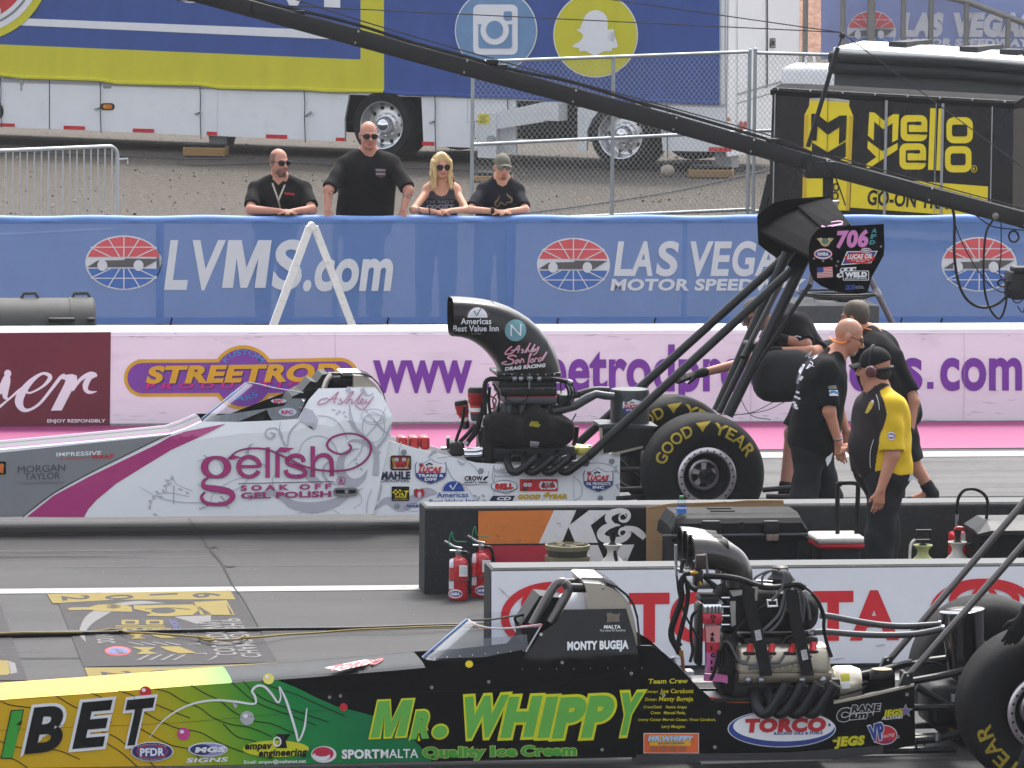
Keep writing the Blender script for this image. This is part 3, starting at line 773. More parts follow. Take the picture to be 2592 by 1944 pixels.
def truckwheel(px,py,sz=1.):
 c=T(px,py)+TN*.05
 w=MB();r=.488*sz
 w.lathe([(.34,0),(.40,.02),(.45,.02),(r-.02,-.01),(r,-.05),(r,-.27),(r-.03,-.31),(.38,-.31),(.34,-.30)],c,TYRE,TN,40)
 w.lathe([(.34,-.36),(.45,-.34),(r,-.38),(r,-.60),(.40,-.64)],c,TYRE,TN,36)
 wo=w.build('wheel',root)
 rm=MB()
 ALLOY=M('polished_alloy',(206,206,208),.26,.75,var=.05);CHROME_,=(ALLOY,)
 rm.lathe([(.348,.006),(.345,.016),(.33,.012),(.318,-.05),(.312,-.10),(.285,-.155),(.24,-.165),(.19,-.15),(.165,-.15),(.16,-.13),(.12,-.12),(.118,-.1)],c,ALLOY,TN,40)
 N=TN.orthogonal().normalized();N=Vector((0,0,1));Bx=TN.cross(N)
 for i in range(10):
  t=math.pi*2*(i+.5)/10;e=N*math.cos(t)+Bx*math.sin(t)
  rm.lathe([(.0,.006),(.028,.006),(.032,.0)],c+e*.252-TN*.158,TDK,TN,10)
  t=math.pi*2*i/10;e=N*math.cos(t)+Bx*math.sin(t)
  rm.lathe([(.018,-.02),(.018,.03),(.0,.034)],c+e*.162-TN*.145,ALLOY,TN,8)
 ro=rm.build('rim',wo)
 h=MB();h.lathe([(.118,-.12),(.112,-.05),(.09,.0),(.05,.028),(.0,.036)],c,CHROME,TN,20);h.build('hub_cap',wo)
truckwheel(971,316);truckwheel(1575,340)
for px,py in((971,316),(1575,340)):
 w=MB();c=T(px,py)+BK*2.4;w.lathe([(.3,0),(.48,.02),(.488,-.05),(.488,-.5),(.3,-.52)],c,TYRE,TN,28,cap=True);w.build('wheel',root)
 # outrigger leg
mb=MB();LW=M('leg_white',(216,217,218),.5,var=.05,dirt=.12)
mb.prism([T(*p)for p in((1234,284),(1281,283),(1281,398),(1234,396))],TN*-.14,LW)
for v in list(range(len(mb.v))):mb.v[v]=mb.v[v]+TN*.32
mb2=MB();mb2.prism([T(*p)+TN*.3 for p in((1262,286),(1398,256),(1398,306),(1282,324))],BK*.12,LW)
mb2.prism([T(*p)+TN*.31 for p in((1399,257),(1437,260),(1437,304),(1399,302))],BK*.3,LW)
mb.v+=[];lg=mb.build('outrigger_leg',root);mb2.build('outrigger_arm',root)
mb=MB();d=Dec(mb,lambda x,y,k=0:T(x,y)+TN*(.323+.004*k));YST=M('yellow_sticker',(226,214,30),.5)
d.rect(1236,286,1264,312,YST)
for i in range(6):d.rect(1240,290+i*3.4,1260-(i%3)*3,291.3+i*3.4,M('sticker_ink',(110,100,20),.6),2)
mb.build('warning_sticker',lg)
mb=MB();mb.tube([T(1238,303)+TN*.36,T(1228,305)+TN*.36,T(1227,344)+TN*.36,T(1233,348)+TN*.36],.012,STEEL,6);mb.build('handle',lg)
mb=MB()
c=T(1270,350)+TN*.33;mb.lathe([(.06,0),(.06,.04),(.0,.04)],c,GREYP,TN,12);mb.build('pivot',lg)
mb=MB();mb.prism([T(502,345)+TN*-.3,T(553,345)+TN*-.3,T(545,375)+TN*-.3,T(508,375)+TN*-.3],BK*.25,GREYP);mb.build('jack',root)
mb=MB();mb.prism([T(1788,384)+TN*-.3,T(1830,384)+TN*-.3,T(1830,428)+TN*-.3,T(1788,426)+TN*-.3],BK*.25,GREYP);mb.build('jack',root)
WOOD=M('weathered_plank',(150,118,74),.85,var=.2,scale=5,stretch=(1,1,9),dirt=.3)
def block(px,py0,py1,w,lab,plate=True):
 g0=G(px,py1);s=FPX/g0.length;mb=MB();hz=(py1-py0)/s
 mb.box((g0.x-w/s/2,g0.y,0),(g0.x+w/s/2,g0.y+.5,hz),WOOD,.01,1,rot=-.2)
 o=tag(mb.build('wooden_block'),lab,'wooden block','blocks under the trailer jacks')
 if plate:
  m2=MB();m2.box((g0.x-w/s/2.1,g0.y+.03,hz+.002),(g0.x+w/s/2.1,g0.y+.45,hz+.05),BLKPL,.015,1,rot=-.2)
  tag(m2.build('jack_pad'),lab.replace('wooden block','black rubber jack pad'),'jack pad','pads on the blocks')
block(525,374,396,108,'wooden block under the trailer jack behind the bearded man')
block(1256,446,461,96,'wooden block under the outrigger leg beside the man in a cap')
block(1808,430,450,112,'wooden block under the rear trailer jack behind the wire fence')
# cords hanging from the banner hem
CORD=M('grey_cord',(70,72,76),.8)
for i,(px,y0,y1)in enumerate(((4,195,322),(256,206,336),(509,218,352),(773,230,360),(1103,240,380),(1287,250,300),(1690,262,400))):
 mb=MB();f=lambda x,y:T(x,y)+TN*.04
 mb.tube([f(px,y0),f(px+2,y0+30),f(px+1,y0+70),f(px+3,y1)],.008,CORD,5)
 mb.tube([f(px+2,y0+66),f(px-10,y0+74),f(px-14,y0+70),f(px+1,y0+66)]if i!=3 else[f(px,y0+66),f(px+18,y0+52),f(px+20,y0+56),f(px+1,y0+66)],.006,CORD,5)
 tag(mb.build('tie_cord'),['thin grey cord tied off at the far left of the trailer skirt','thin grey cord beside the orange marker light','thin grey cord above the first wooden block','looped grey cord between the bald spectator and the bearded man','thin grey cord right of the front trailer wheel','short grey cord behind the outrigger sticker','thin grey cord right of the rear trailer wheel'][i],'cord','cords holding the trailer banner down')
 # the vinyl banner hung on the trailer
VB=M('blue_banner_vinyl',(44,76,148),.42,var=.1,scale=1.6,bump=.55,bscale=1.1,stretch=(2.2,2.2,.5))
VY=M('yellow_banner_vinyl',(206,198,28),.42,var=.06,scale=1.6,bump=.55,bscale=1.1,stretch=(2.2,2.2,.5));VW=M('white_banner_vinyl',(228,228,232),.45,var=.03,bump=.3,bscale=2)
mb=MB()
bot=[(-500,176),(0,193),(60,200),(254,206),(300,214),(400,216),(508,218),(560,226),(680,228),(772,229),(830,234),(974,236),(1030,242),(1103,243),(1200,248),(1287,249),(1400,256),(1600,260),(1690,260),(1750,264),(1823,266)]
TB=lambda x,y,k=0:T(x,y)+TN*(.03+.007*k+.008*math.sin(x*.031)*max(0,min(1,(y+40)/260)))
d=Dec(mb,TB,24)
def hem(x):
 for(a,b),(c,e)in zip(bot,bot[1:]):
  if a<=x<=c:return b+(e-b)*(x-a)/(c-a)
d.poly([(974,-420),(1823,-420)]+[p for p in bot[::-1]if p[0]>=974],VB,0)
d.poly([(-500,-420),(974,-420),(974,-60),(915,-60),(915,150),(900,150),(0,112),(-500,91)],VB,0)
d.poly([(915,-60),(974,-60),(974,236),(915,235)],VY,0)
d.poly([(915,150),(915,235)]+[p for p in bot[::-1]if p[0]<910]+[(-500,91),(0,112),(900,150)],VY,0)
d.poly([(-500,8),(85,46.8),(749,73),(842,78),(842,99),(57,64),(-500,26)],VW,2)
CRED=M('banner_red_print',(196,38,46),.45);CGR=M('banner_grey_print',(130,130,136),.45);CSK=M('banner_pale_blue',(108,144,184),.45)
for r,m_ in((197,VY),(177,VW),(163,CGR),(157,VW),(146,CRED)):d.ell(-64,-92,r,r,m_,3+(197-r)//10*.35,60)
d.ring(0,28,9,11,1.6,VW,7,20);d.text('R',(-3.5,32),(4,32),9,VW,7)
d.poly([(720,-20),(775,-20),(757,14),(736,14)],VW,2);d.rect(824,-20,865,20,VW,2);d.ell(486,-12,33,19,VW,2)
d.ell(1259,77,104.5,104.5,VW,2,56);d.ell(1259,77,101.5,101.5,CSK,3,56)
d.rrect(1202,11,1315,138,15,VW,4);d.rrect(1216,63,1301,122,6,CSK,5);d.rect(1216,60,1301,75,CSK,5.3);d.ell(1258,76,36,37,VW,6,36);d.ell(1258,75,21.5,23,CSK,7,36)
d.rrect(1280,28,1301,52,5,CSK,5);d.rect(1208,57,1309,61,VW,5.6)
d.ell(1511,88,107.5,108,VW,2,56);d.ell(1511,88,104.5,105,VY,3,56)
gh=[(1627,62),(1670,75),(1698,108),(1703,150),(1703,182),(1730,179),(1738,188),(1703,215),(1718,248),(1765,285),(1755,296),(1730,300),(1725,318),(1690,318),(1660,328),(1627,345),(1592,330),(1565,318),(1530,318),(1525,300),(1498,295),(1487,283),(1535,250),(1550,215),(1515,190),(1522,178),(1552,182),(1553,150),(1556,108),(1585,75)]
d.poly([(850+x/2.458,y/2.458)for x,y in gh],VW,4,4)
rows=[[TB(x,hem(x)-10)+TN*.002,TB(x,hem(x)-7)+TN*.03,TB(x,hem(x)-2)+TN*.03,TB(x,hem(x))+TN*.0]for x in np.linspace(-500,974,80)]
mb.loft(rows,VY,cap=False,ringclosed=False)
rows=[[TB(x,hem(x)-10)+TN*.002,TB(x,hem(x)-7)+TN*.025,TB(x,hem(x)-2)+TN*.025,TB(x,hem(x))+TN*.0]for x in np.linspace(974,1823,50)]
mb.loft(rows,VB,cap=False,ringclosed=False)
tag(mb.build('vinyl_banner',loc=P0),'blue and yellow vinyl banner with camera and ghost circle icons hung on the white trailer','banner')
# loose stones scattered over the gravel
random.seed(5);mb=MB();STN=[M('loose_stone',(112,102,90),.9,var=.2),M('pale_loose_stone',(150,140,126),.9,var=.1),M('dark_loose_stone',(84,76,68),.9,var=.2)]
for i in range(420):
 c=G(random.uniform(-40,2000),random.choice((random.uniform(395,545),random.uniform(330,545))));r=random.choice((.008,.01,.012,.014,.022))*random.uniform(.7,1.2);P=[Vector((r*math.cos(t)*random.uniform(.8,1.2),r*math.sin(t)*random.uniform(.8,1.2),0))for t in np.linspace(0,2*math.pi,7)[:-1]]
 mb.loft([[c+p+Vector((0,0,-.01))for p in P],[c+p*.8+Vector((0,0,r*.55))for p in P],[c+p*.25+Vector((0,0,r*.8))for p in P]],random.choice(STN))
tag(mb.build('loose_stones',loc=(0,0,0)),kind='stuff')
random.seed(7)
# white cabinet behind the cart, stone, cords on the gravel
mb=MB();q=G(2062,470);s=FPX/q.length
mb.box((q.x-.30,q.y,.02),(q.x+.75,q.y+1.2,1.62),TW_,.09,4,rot=-.3)
c=q+Vector((-.05,.2,1.62));root=thing('storage_cabinet',q,'white rounded cabinet with a small ring on top behind the black drinks trailer','cabinet')
mb.build('cabinet_body',root);mb=MB();mb.tube([c+Vector((.06*math.cos(t),0,.08+.1*math.sin(t)))for t in np.linspace(-.6,3.74,12)],.018,TW_,6);mb.build('lifting_ring',root)
mb=MB();c=G(1690,445);mb.ball((0,0,0),1,M('pale_stone',(168,156,140),.9,var=.12,scale=10,bump=.4),14)
for v in mb.v:v.xyz=c+Vector((v.x*.10,v.y*.08,v.z*.085+.07))*(1+.0*v.x)+Vector((random.uniform(-.006,.006),0,random.uniform(-.006,.006)))
tag(mb.build('stone'),'pale rounded stone on the gravel by the rear trailer wheel','stone')
for i,pts in enumerate(([(0,383),(160,390),(330,396),(470,402),(560,402),(566,396)],[(450,412),(500,418),(620,415),(760,412),(840,418)],[(1290,545),(1480,520),(1700,485),(1900,440),(1960,424)],[(1010,424),(1120,428),(1200,432)])):
 mb=MB();mb.tube(crom([G(*p,.012)for p in pts],6),.012,CORD,6)
 tag(mb.build('ground_cord'),['long dark cord on gravel behind the steel crowd barrier','dark cord lying on gravel behind the bearded man','thin dark cord running diagonally over gravel behind the wire fence','short dark cord on gravel beside the blonde woman'][i],'cord','cords lying on the gravel')
 # ================================================================ black drinks trailer
PM=G(2200,612);MP=wallplane(PM,TN,.005)
root=thing('drinks_trailer',PM,'black box trailer with yellow soda can and mello yello lettering','trailer')
MBK=M('glossy_black_panel',(26,26,28),.25,var=.1,scale=3,coat=.3);MDG=M('dark_grey_trim',(52,54,56),.4,.3)
mb=MB();q=[MP(*p)for p in((1956,222),(2566,256),(2562,600),(1944,560))]
mb.prism(q,BK*.95,MBK);z=Z(3.736,2000,0);z2=Z(2.458,1692,0)
d=Dec(mb,MP)
MY=M('soda_yellow',(240,214,16),.4,var=.04);MYD=M('can_shade_yellow',(214,176,18),.4);SIL=M('silver_strip',(160,162,166),.35,.6);SILV=M('can_silver',(190,192,196),.3,.8)
d.poly([(2049,252),(2150,258),(2149,268),(2160,294),(2157,360),(2150,533),(2030,530),(2034,370),(2036,292),(2048,268)],MY,1)
d.poly([(2036,292),(2046,290),(2043,400),(2040,530),(2030,530),(2034,370)],MYD,2);d.poly([(2150,292),(2160,294),(2157,360),(2150,533),(2141,532),(2147,360)],MYD,2)
d.poly(z([(185,930),(370,922),(560,948),(562,970),(370,950),(185,948)]),SILV,2)
d.poly(z([(200,1075),(250,1075),(355,1160),(470,1092),(535,1092),(525,1320),(460,1368),(465,1205),(355,1275),(260,1195),(250,1330),(195,1330)]),MBK,3)
d.poly(z([(205,1345),(355,1440),(525,1340),(525,1480),(400,1560),(355,1530),(205,1430)]),MBK,3)
for cx,cy in((2116,474),(2114,496)):d.ring(cx,cy,7,9,4,MBK,3,16)
d.poly(z([(750,1060),(800,1065),(885,1140),(975,1080),(1030,1080),(1018,1320),(965,1345),(970,1165),(880,1220),(795,1150),(790,1330),(735,1280)]),MY,1)
d.poly(z([(735,1330),(870,1430),(1018,1350),(1015,1415),(725,1605),(722,1550),(815,1485),(730,1400)]),MY,1)
def zr(x0,y0,x1,y1,r,m,k):(a,b),(c,e)=z([(x0,y0),(x1,y1)]);d.rrect(a,b,c,e,r/3.736,m,k)
for dx,dy in((0,0),(-12,268)):
 zr(1046+dx,1088+dy,1297+dx,1335+dy,62,MY,1);zr(1106+dx,1152+dy,1238+dx,1270+dy,12,MBK,2)
 zr(1122+dx,1180+dy,1260+dx,1248+dy,10,MY,3);zr(1180+dx,1150+dy,1240+dx,1184+dy,8,MBK,3.5);d.rect(*z([(1230+dx,1248+dy)])[0],*z([(1302+dx,1272+dy)])[0],MBK,4)
d.poly(z([(1325,1022),(1376,1024),(1355,1608),(1304,1605)]),MY,1);d.poly(z([(1405,1026),(1455,1030),(1432,1614),(1380,1610)]),MY,1)
zr(1478,1108,1728,1355,70,MY,1);zr(1530,1178,1675,1290,22,MBK,2);zr(1465,1382,1715,1630,70,MY,1);zr(1518,1450,1660,1562,22,MBK,2)
d.ring(2465.5,427.5,7,8.5,1.4,MY,2,20);d.text('R',(2462.5,431),(2468.8,431),7,MY,2,bold=.02)
d.poly([(2156,447),(2330,459),(2501,472),(2499,552),(2440,547),(2152,525)],MY,1)
d.text('GO-ON TRACK!',(2194,517),(2456,532),37,MBK,2,sh=.1,bold=.03)
for px,w in((2242,7),(2385,7),(2094,1.5),(2226,1.5),(2368,2),(2510,3),(1960,3)):d.poly([(px-w/2+2,232+(px-1958)*.054),(px+w/2+2,232+(px-1958)*.054),(px+w/2-4,560),(px-w/2-4,560)],SIL if w>1.6 else SEAM,4)
mb.build('body',root)
mb=MB();e0,e1=MP(1956,220),MP(2566,254)
rg=[]
for p in(e0-TD*.02,e1+TD*.02):rg.append([p+TN*.03*math.sin(t)+Vector((0,0,-.10+.13*(1-math.cos(t))/2*1.0))+BK*.0 for t in np.linspace(0,math.pi/2,6)]+[p+TN*.0+Vector((0,0,.03))+BK*.3,p+BK*.95+Vector((0,0,.0)),p+BK*.95+Vector((0,0,-.1))])
mb.loft(rg,M('cart_roof_black',(20,20,21),.7,spec=.1));mb.build('roof',root)
for i in range(8):
 m2=MB();m2.ball(MP(1972+i*82,226+i*4.5)+TN*.035,.012,STEEL,8);m2.build('rivet',root)
mb=MB();mb.prism([MP(*p)for p in((1943,440),(1958,440),(1930,560),(1914,560))],BK*.08,BLKPL);mb.build('support_leg',root)
# white roofed trailer behind it
PW=G(2350,560);WP=wallplane(PW,TN,.01)
root=thing('awning_trailer',PW,'long black trailer with white roof and two rolled black awnings along its side','trailer')
mb=MB();q=[WP(*p)for p in((2114,130),(2800,172),(2790,620),(2100,560))]
AWB=M('black_canvas',(34,36,38),.6,var=.15,scale=5,bump=.2);mb.prism(q,BK*1.9,M('dark_grey_canvas',(66,69,72),.7,var=.1,scale=4,bump=.15))
mb.build('body',root)
mb=MB();a,b=WP(2112,124),WP(2800,172)
rg=[[p+Vector((0,0,-.05)),p+TN*.04+Vector((0,0,-.02)),p+TN*.03+Vector((0,0,.02)),p+BK*.95+Vector((0,0,.07)),p+BK*1.9+Vector((0,0,.02)),p+BK*1.9+Vector((0,0,-.05))]for p in(a,b)]
ROOFW=M('white_roof',(238,240,238),.6,var=.03,scale=2)
mb.loft(rg,ROOFW,smooth=False);mb.build('roof',root)
for(x0,y0),(x1,y1)in(((2212,118),(2310,110)),((2394,129),(2481,121)),((2496,121),(2527,119)),((2554,137),(2640,131))):
 p0=a+(b-a)*((x0-2112)/688)+BK*.5;m2=MB()
 m2.prism([p0+Vector((0,0,.05)),p0+TD*.25+Vector((0,0,.05)),p0+TD*.25+Vector((0,0,.11)),p0+Vector((0,0,.11))],BK*.9 if x1-x0>40 else BK*.3,AWB);m2.build('roof_vent',root)
for off0,off1 in((146,176),(173,204)):
 m2=MB();r=.074;m2.tube([WP(2108,off0-2)+TN*.08+(WP(2800,0)-WP(2108,0)).normalized()*0,WP(2420,(off0+off1)/2-3)+TN*.08,WP(2800,off1+16)+TN*.08],r,AWB,14);m2.build('rolled_awning',root)
 # ================================================================ wire fence behind the spectators
PF0,PF1=G(1196,574),G(2130,534)
fd=(PF1-PF0).normalized();fn=Vector((fd.y,-fd.x,0));FP=wallplane(PF0,fn,.0)
root=thing('wire_fence',PF0,'grey chain link fence on thin posts between the spectators and the trailer wheels','fence')
def ft(px,y):return FP(px,y)
for px,y0,nm in((1197,156,'post'),(1553,146,'post'),(1898,128,'post'),(1912,126,'post'),(2150,128,'post')):
 p=ft(px,y0);m2=MB();m2.tube([(p.x,p.y,0),p],.024,FG,8);m2.ball(p,.028,FG,8);m2.build(nm,root)
for a,b in(((1197,157),(1900,131)),((1916,134),(2150,140)),((1197,366),(1900,333)),((1912,332),(2150,326)),((1197,560),(1900,530)),((1912,535),(2150,528))):
 m2=MB();m2.tube([ft(*a),ft(*b)],.021,FG,8);m2.build('rail',root)
mb=MB();a,b=ft(1200,570),ft(1896,540)
chainlink(mb,(a.x,a.y,0),(b.x,b.y,0),.04,ft(1550,146).z,M('galvanised_wire',(150,152,150),.5,.4),.078,.0024)
a,b=ft(1914,540),ft(2150,530);chainlink(mb,(a.x,a.y,0),(b.x,b.y,0),.04,ft(1914,134).z,MATS['galvanised_wire'],.078,.0024)
mb.build('chain_link',root)
# ================================================================ steel crowd barrier at left
gb0,gb1=G(-60,624),G(305,604)
root=thing('crowd_barrier',gb1,'galvanised steel crowd barrier with thin vertical bars on the gravel at left','barrier')
zt_=V(281,369,gb1.y).z
mb=MB();dv=(gb1-gb0);dvn=dv.normalized()
top=lambda f:gb0+dv*f+Vector((0,0,zt_))
path=[top(-.2),top(.92)]+[top(.92)+dvn*.12*math.sin(t)+Vector((0,0,-.12+.12*math.cos(t)))for t in np.linspace(.3,math.pi/2,6)]+[top(.92)+dvn*.12+Vector((0,0,-zt_))]
GALV=M('pale_galvanised',(186,190,194),.45,.45,var=.08,scale=12)
mb.tube(path,.022,GALV,8);mb.build('frame',root)
for i in range(16):
 p=gb1-dvn*(.13+.104*i);m2=MB();m2.tube([p+Vector((0,0,.12)),p+Vector((0,0,zt_))],.009,GALV,6);m2.build('bar',root)
m2=MB();m2.tube([gb0+Vector((0,0,.12))-dvn,gb1+Vector((0,0,.12))],.018,GALV,6);m2.build('lower_rail',root)
m2=MB();p=V(310,404,gb1.y);m2.tube([p-Vector((.05,0,0)),p+Vector((.06,0,.01)),p+Vector((.06,0,-.05))],.014,GALV,6);m2.build('hook',root)
# ================================================================ between wall and fence
YG=54.0
AW=M('chipped_white_paint',(224,222,218),.55,var=.06,scale=10,dirt=.3)
root=thing('steel_trestle',(V(790,900,YG).x,YG,0),'white painted A-shaped steel trestle in front of the blue banner','trestle')
for nm,x0,x1,dy in(('leg',786,692,0),('leg',796,893,.05)):
 m2=MB();a=V(x0,572,YG+dy);b=V(x1,826,YG+dy);t=(a.z-0)/(a.z-b.z);e=a+(b-a)*t
 w=Vector((.036,0,.0));m2.prism([a-w,a+w,e+w,e-w],(0,.07,0),AW);m2.build(nm,root)
m2=MB();m2.lathe([(.0,-.02),(.035,-.02),(.035,.14),(0,.14)],V(791,573,YG),AW,(0,1,0),14);m2.build('pivot',root)
p=V(0,900,53.3);r=.36
root=thing('tube_case',(V(90,900,53.3).x,53.3,0),'big dark grey plastic tube case with carry handles lying behind the wall','case')
CASE=M('grey_case_plastic',(56,58,58),.6,var=.1,scale=6,bump=.1)
zc=V(100,754,53.3).z-r;xa,xb,xc=V(-200,800,53.3).x,V(174,800,53.3).x,V(238,800,53.3).x
mb=MB();mb.lathe([(0,0),(r,0),(r,xb-xa)],(xa,53.3,zc),CASE,(1,0,0),40);mb.build('case_body',root)
mb=MB();mb.lathe([(r+.008,0),(r+.008,xc-xb-.02),(r-.01,xc-xb),(0,xc-xb)],(xb,53.3,zc),CASE,(1,0,0),40);mb.build('case_lid',root)
for x0,x1 in((53,97),(181,229)):
 m2=MB();P=[V(x0,756,53.3),V(x0+8,743,53.3),V(x1-8,742,53.3),V(x1,754,53.3)];m2.tube(P,.016,CASE,6);m2.build('handle',root)
for x0,x1 in((122,190),(220,239)):
 m2=MB();m2.box((V(x0,810,53.3-r).x,53.3-r-.03,V(0,816,52.9).z),(V(x1,810,53.3-r).x,53.3-r+.08,V(0,806,52.9).z),BLACK,.01);m2.build('latch',root)
for i,(px0,px1,y)in enumerate(((1000,1040,824),(975,985,826))):
 pass
 # ================================================================ camera crane
YJ=55.5
root=thing('camera_crane',(V(2100,900,YJ).x,YJ,0),'long black camera crane boom sloping across the picture on a tripod column','camera crane')
BOOM=M('boom_black',(30,30,31),.5,var=.12,scale=6,bump=.05)
J=lambda x,y,dy=0:V(x,y,YJ+dy)
tops=[(440,-56),(634,-3),(900,70),(1175,145),(1450,219),(1704,289),(1900,345),(2085,397),(2350,468),(2592,532),(2760,576)]
mb=MB()
for(x0,y0),(x1,y1)in zip(tops,tops[1:]):
 p,q=J(x0,y0+24),J(x1,y1+24);dd=(q-p).normalized();u_=Vector((-dd.z,0,dd.x))
 def ring(c,h,w):
  R=[]
  for sx,sz in((-1,-1),(1,-1),(1,1),(-1,1)):
   for k in range(3):
    a={(-1,-1):math.pi,(1,-1):-math.pi/2,(1,1):0,(-1,1):math.pi/2}[(sx,sz)]+math.pi/4*k
    R.append(c+Vector((0,(w-.035)*sx+.035*math.cos(a),0))+u_*((h-.035)*sz+.035*math.sin(a)))
  return R
 mb.loft([ring(p-dd*.01,.082,.082),ring(q+dd*.01,.082,.082)],BOOM)
mb.build('boom',root,sharp=35)
for x,y in tops[2:-1]:
 m2=MB();p=J(x,y+24);i=[t[0]for t in tops].index(x);q=J(tops[i+1][0],tops[i+1][1]+24);dd=(q-p).normalized();u_=Vector((-dd.z,0,dd.x))
 m2.loft([ring(p-dd*.03,.086,.086),ring(p+dd*.03,.086,.086)],BOOM)
 m2.ball(p+u_*.06+Vector((0,-.09,0)),.012,STEEL,6);m2.ball(p-u_*.05+Vector((0,-.09,0)),.012,STEEL,6);m2.build('joint_collar',root)
m2=MB();m2.tube([J(2045,372),J(2121,120)],.022,BOOM,10);m2.tube([J(2121,120),J(2133,88)],.008,BOOM,6);m2.ball(J(2132,90),.03,BOOM,10);m2.build('mast',root)
CAB=M('stay_cable',(52,50,50),.5,.3)
top_=J(2129,82)
for(a,b)in(((840,20),None),((1554,0),None),((2620,446),None)):
 m2=MB();q=J(*a);dirv=q-top_;m2.tube([top_,top_+dirv*1.3],.006,CAB,6);m2.build('stay_cable',root)
for pts in([(500,-85),(850,38),(1257,157),(1750,292),(1960,352),(2060,392)],[(2110,400),(2250,440),(2450,495),(2640,545)],[(2110,412),(2300,462),(2500,515),(2650,556)]):
 m2=MB();m2.tube(crom([J(*p,-.03)+Vector((0,0,.02))for p in pts],6),.007,CAB,6);m2.build('control_cable',root)
for j,off in enumerate((0,4,8)):
 m2=MB();m2.tube(crom([J(x,y-2-(j*3%5),(j-1)*.04)for x,y in((560,-18),(760,30),(900,65),(1050,112),(1175,145),(1300,180),(1450,212),(1600,258),(1704,286),(1900,343),(2040,386),(2085,400),(2250,448),(2350,476))],5),.011,HOSE,6);m2.build('control_cable',root)
for x,y in((757,28),(1246,152),(1270,165),(1955,352),(2140,415),(2180,428)):
 m2=MB();m2.box(J(x-12,y+10,-.06),J(x+12,y-3,.05),BLKPL,.008);m2.build('cable_clamp',root)
mb=MB();mb.tube([J(2096,425),J(2096,500),J(2098,640)],.052,BOOM,16);mb.box(J(2040,452,-.1),J(2110,405,.1),BOOM,.02);mb.build('column',root)
SV=M('column_silver',(130,124,126),.4,.6)
mb=MB();mb.lathe([(.05,0),(.075,0),(.075,.02),(.05,.03),(.05,.09),(.065,.09),(.065,.12),(.04,.13)],J(2108,540),SV,n=16);mb.build('levelling_head',root)
LEGM=M('tripod_leg_bronze',(92,84,86),.4,.5,var=.1)
for(x0,y0),(x1,y1),dy in(((2070,640),(2022,830),-.3),((2170,640),(2262,826),-.3),((2122,660),(2140,800),.7)):
 m2=MB();a,b=J(x0,y0),J(x1,y1,dy);t=(a.z-.02)/(a.z-b.z);m2.tube([J(2110,560),a,a+(b-a)*t],.028,LEGM,10);m2.lathe([(.034,-.04),(.038,0),(.034,.04)],a+(b-a)*.55,SV,(b-a),12);m2.build('tripod_leg',root)
for pts,r in(([(2060,385),(2020,420),(2000,480),(2002,520)],.007),([(2085,410),(2110,440),(2130,490),(2140,520)],.007),([(2040,395),(2024,420),(2040,440),(2060,428),(2056,400)],.006),([(2410,520),(2416,560),(2416,650),(2428,720),(2450,760),(2486,778),(2530,766),(2575,720),(2600,702)],.014),([(2410,530),(2425,590),(2460,660),(2500,716),(2540,740),(2570,720)],.006),([(2514,556),(2496,590),(2490,660),(2492,730),(2505,780),(2530,806),(2546,770),(2550,715)],.011),([(2534,562),(2534,640),(2530,690),(2545,712),(2570,706)],.006),([(2470,545),(2510,572),(2560,580),(2610,584)],.006),([(2560,730),(2564,760),(2580,766),(2596,750),(2590,790),(2575,775)],.006)):
 m2=MB();m2.tube(crom([J(*p,-.1)for p in pts],8),r,HOSE,8);m2.build('hanging_cable',root)
for cx,cy,rx,ry in((2566,598,14,16),(2538,716,14,10),(2580,700,16,12)):
 m2=MB();m2.tube([J(cx+rx*math.cos(t)*(1-.02*t),cy+ry*math.sin(t)*(1-.02*t),-.1+.004*t)for t in np.linspace(0,12.6,50)],.007,HOSE,6);m2.build('cable_coil',root)
m2=MB();m2.box(J(2560,760,-.2),J(2640,680,.15),BLKPL,.03);m2.box(J(2570,690,-.25),J(2600,672,0),BLKPL,.01);m2.tube([J(2600,690),J(2640,600)],.04,BOOM,8);m2.lathe([(.05,0),(.06,.05),(.0,.05)],J(2572,722,-.2),BLKPL,(-.3,-1,0),12);m2.build('camera_head',root)
m2=MB();m2.lathe([(.0,-.09),(.03,-.09),(.035,-.1),(.0,-.12)],J(2514,545),M('boom_end_bolt',(110,106,100),.5),(0,1,0),10);m2.build('bolt',root)
# equipment bin behind the wall at the crane's foot
root=thing('equipment_bin',(V(2120,900,54.2).x,54.2,0),'dark grey square bin with coiled cable on its lid at the crane tripod','bin')
mb=MB();a,b=V(2018,780,54.0),V(2228,780,54.0);zz=V(2120,772,54.0).z
mb.box((a.x,54.0,0),(b.x,54.9,zz),M('bin_fabric',(64,66,68),.85,var=.15,scale=14,bump=.3),.03);mb.build('bin_body',root)
m2=MB();c=Vector(((a.x+b.x)/2+.08,54.4,zz+.02));m2.tube([c+Vector(((.20+.012*t)*math.cos(t),(.20+.012*t)*math.sin(t),.004*t))for t in np.linspace(0,18,80)],.011,HOSE,6);m2.build('coiled_cable',root)
m2=MB();m2.box((a.x+.45,54.3,zz),(a.x+.62,54.5,zz+.12),MDG,.02);m2.build('lid_box',root)
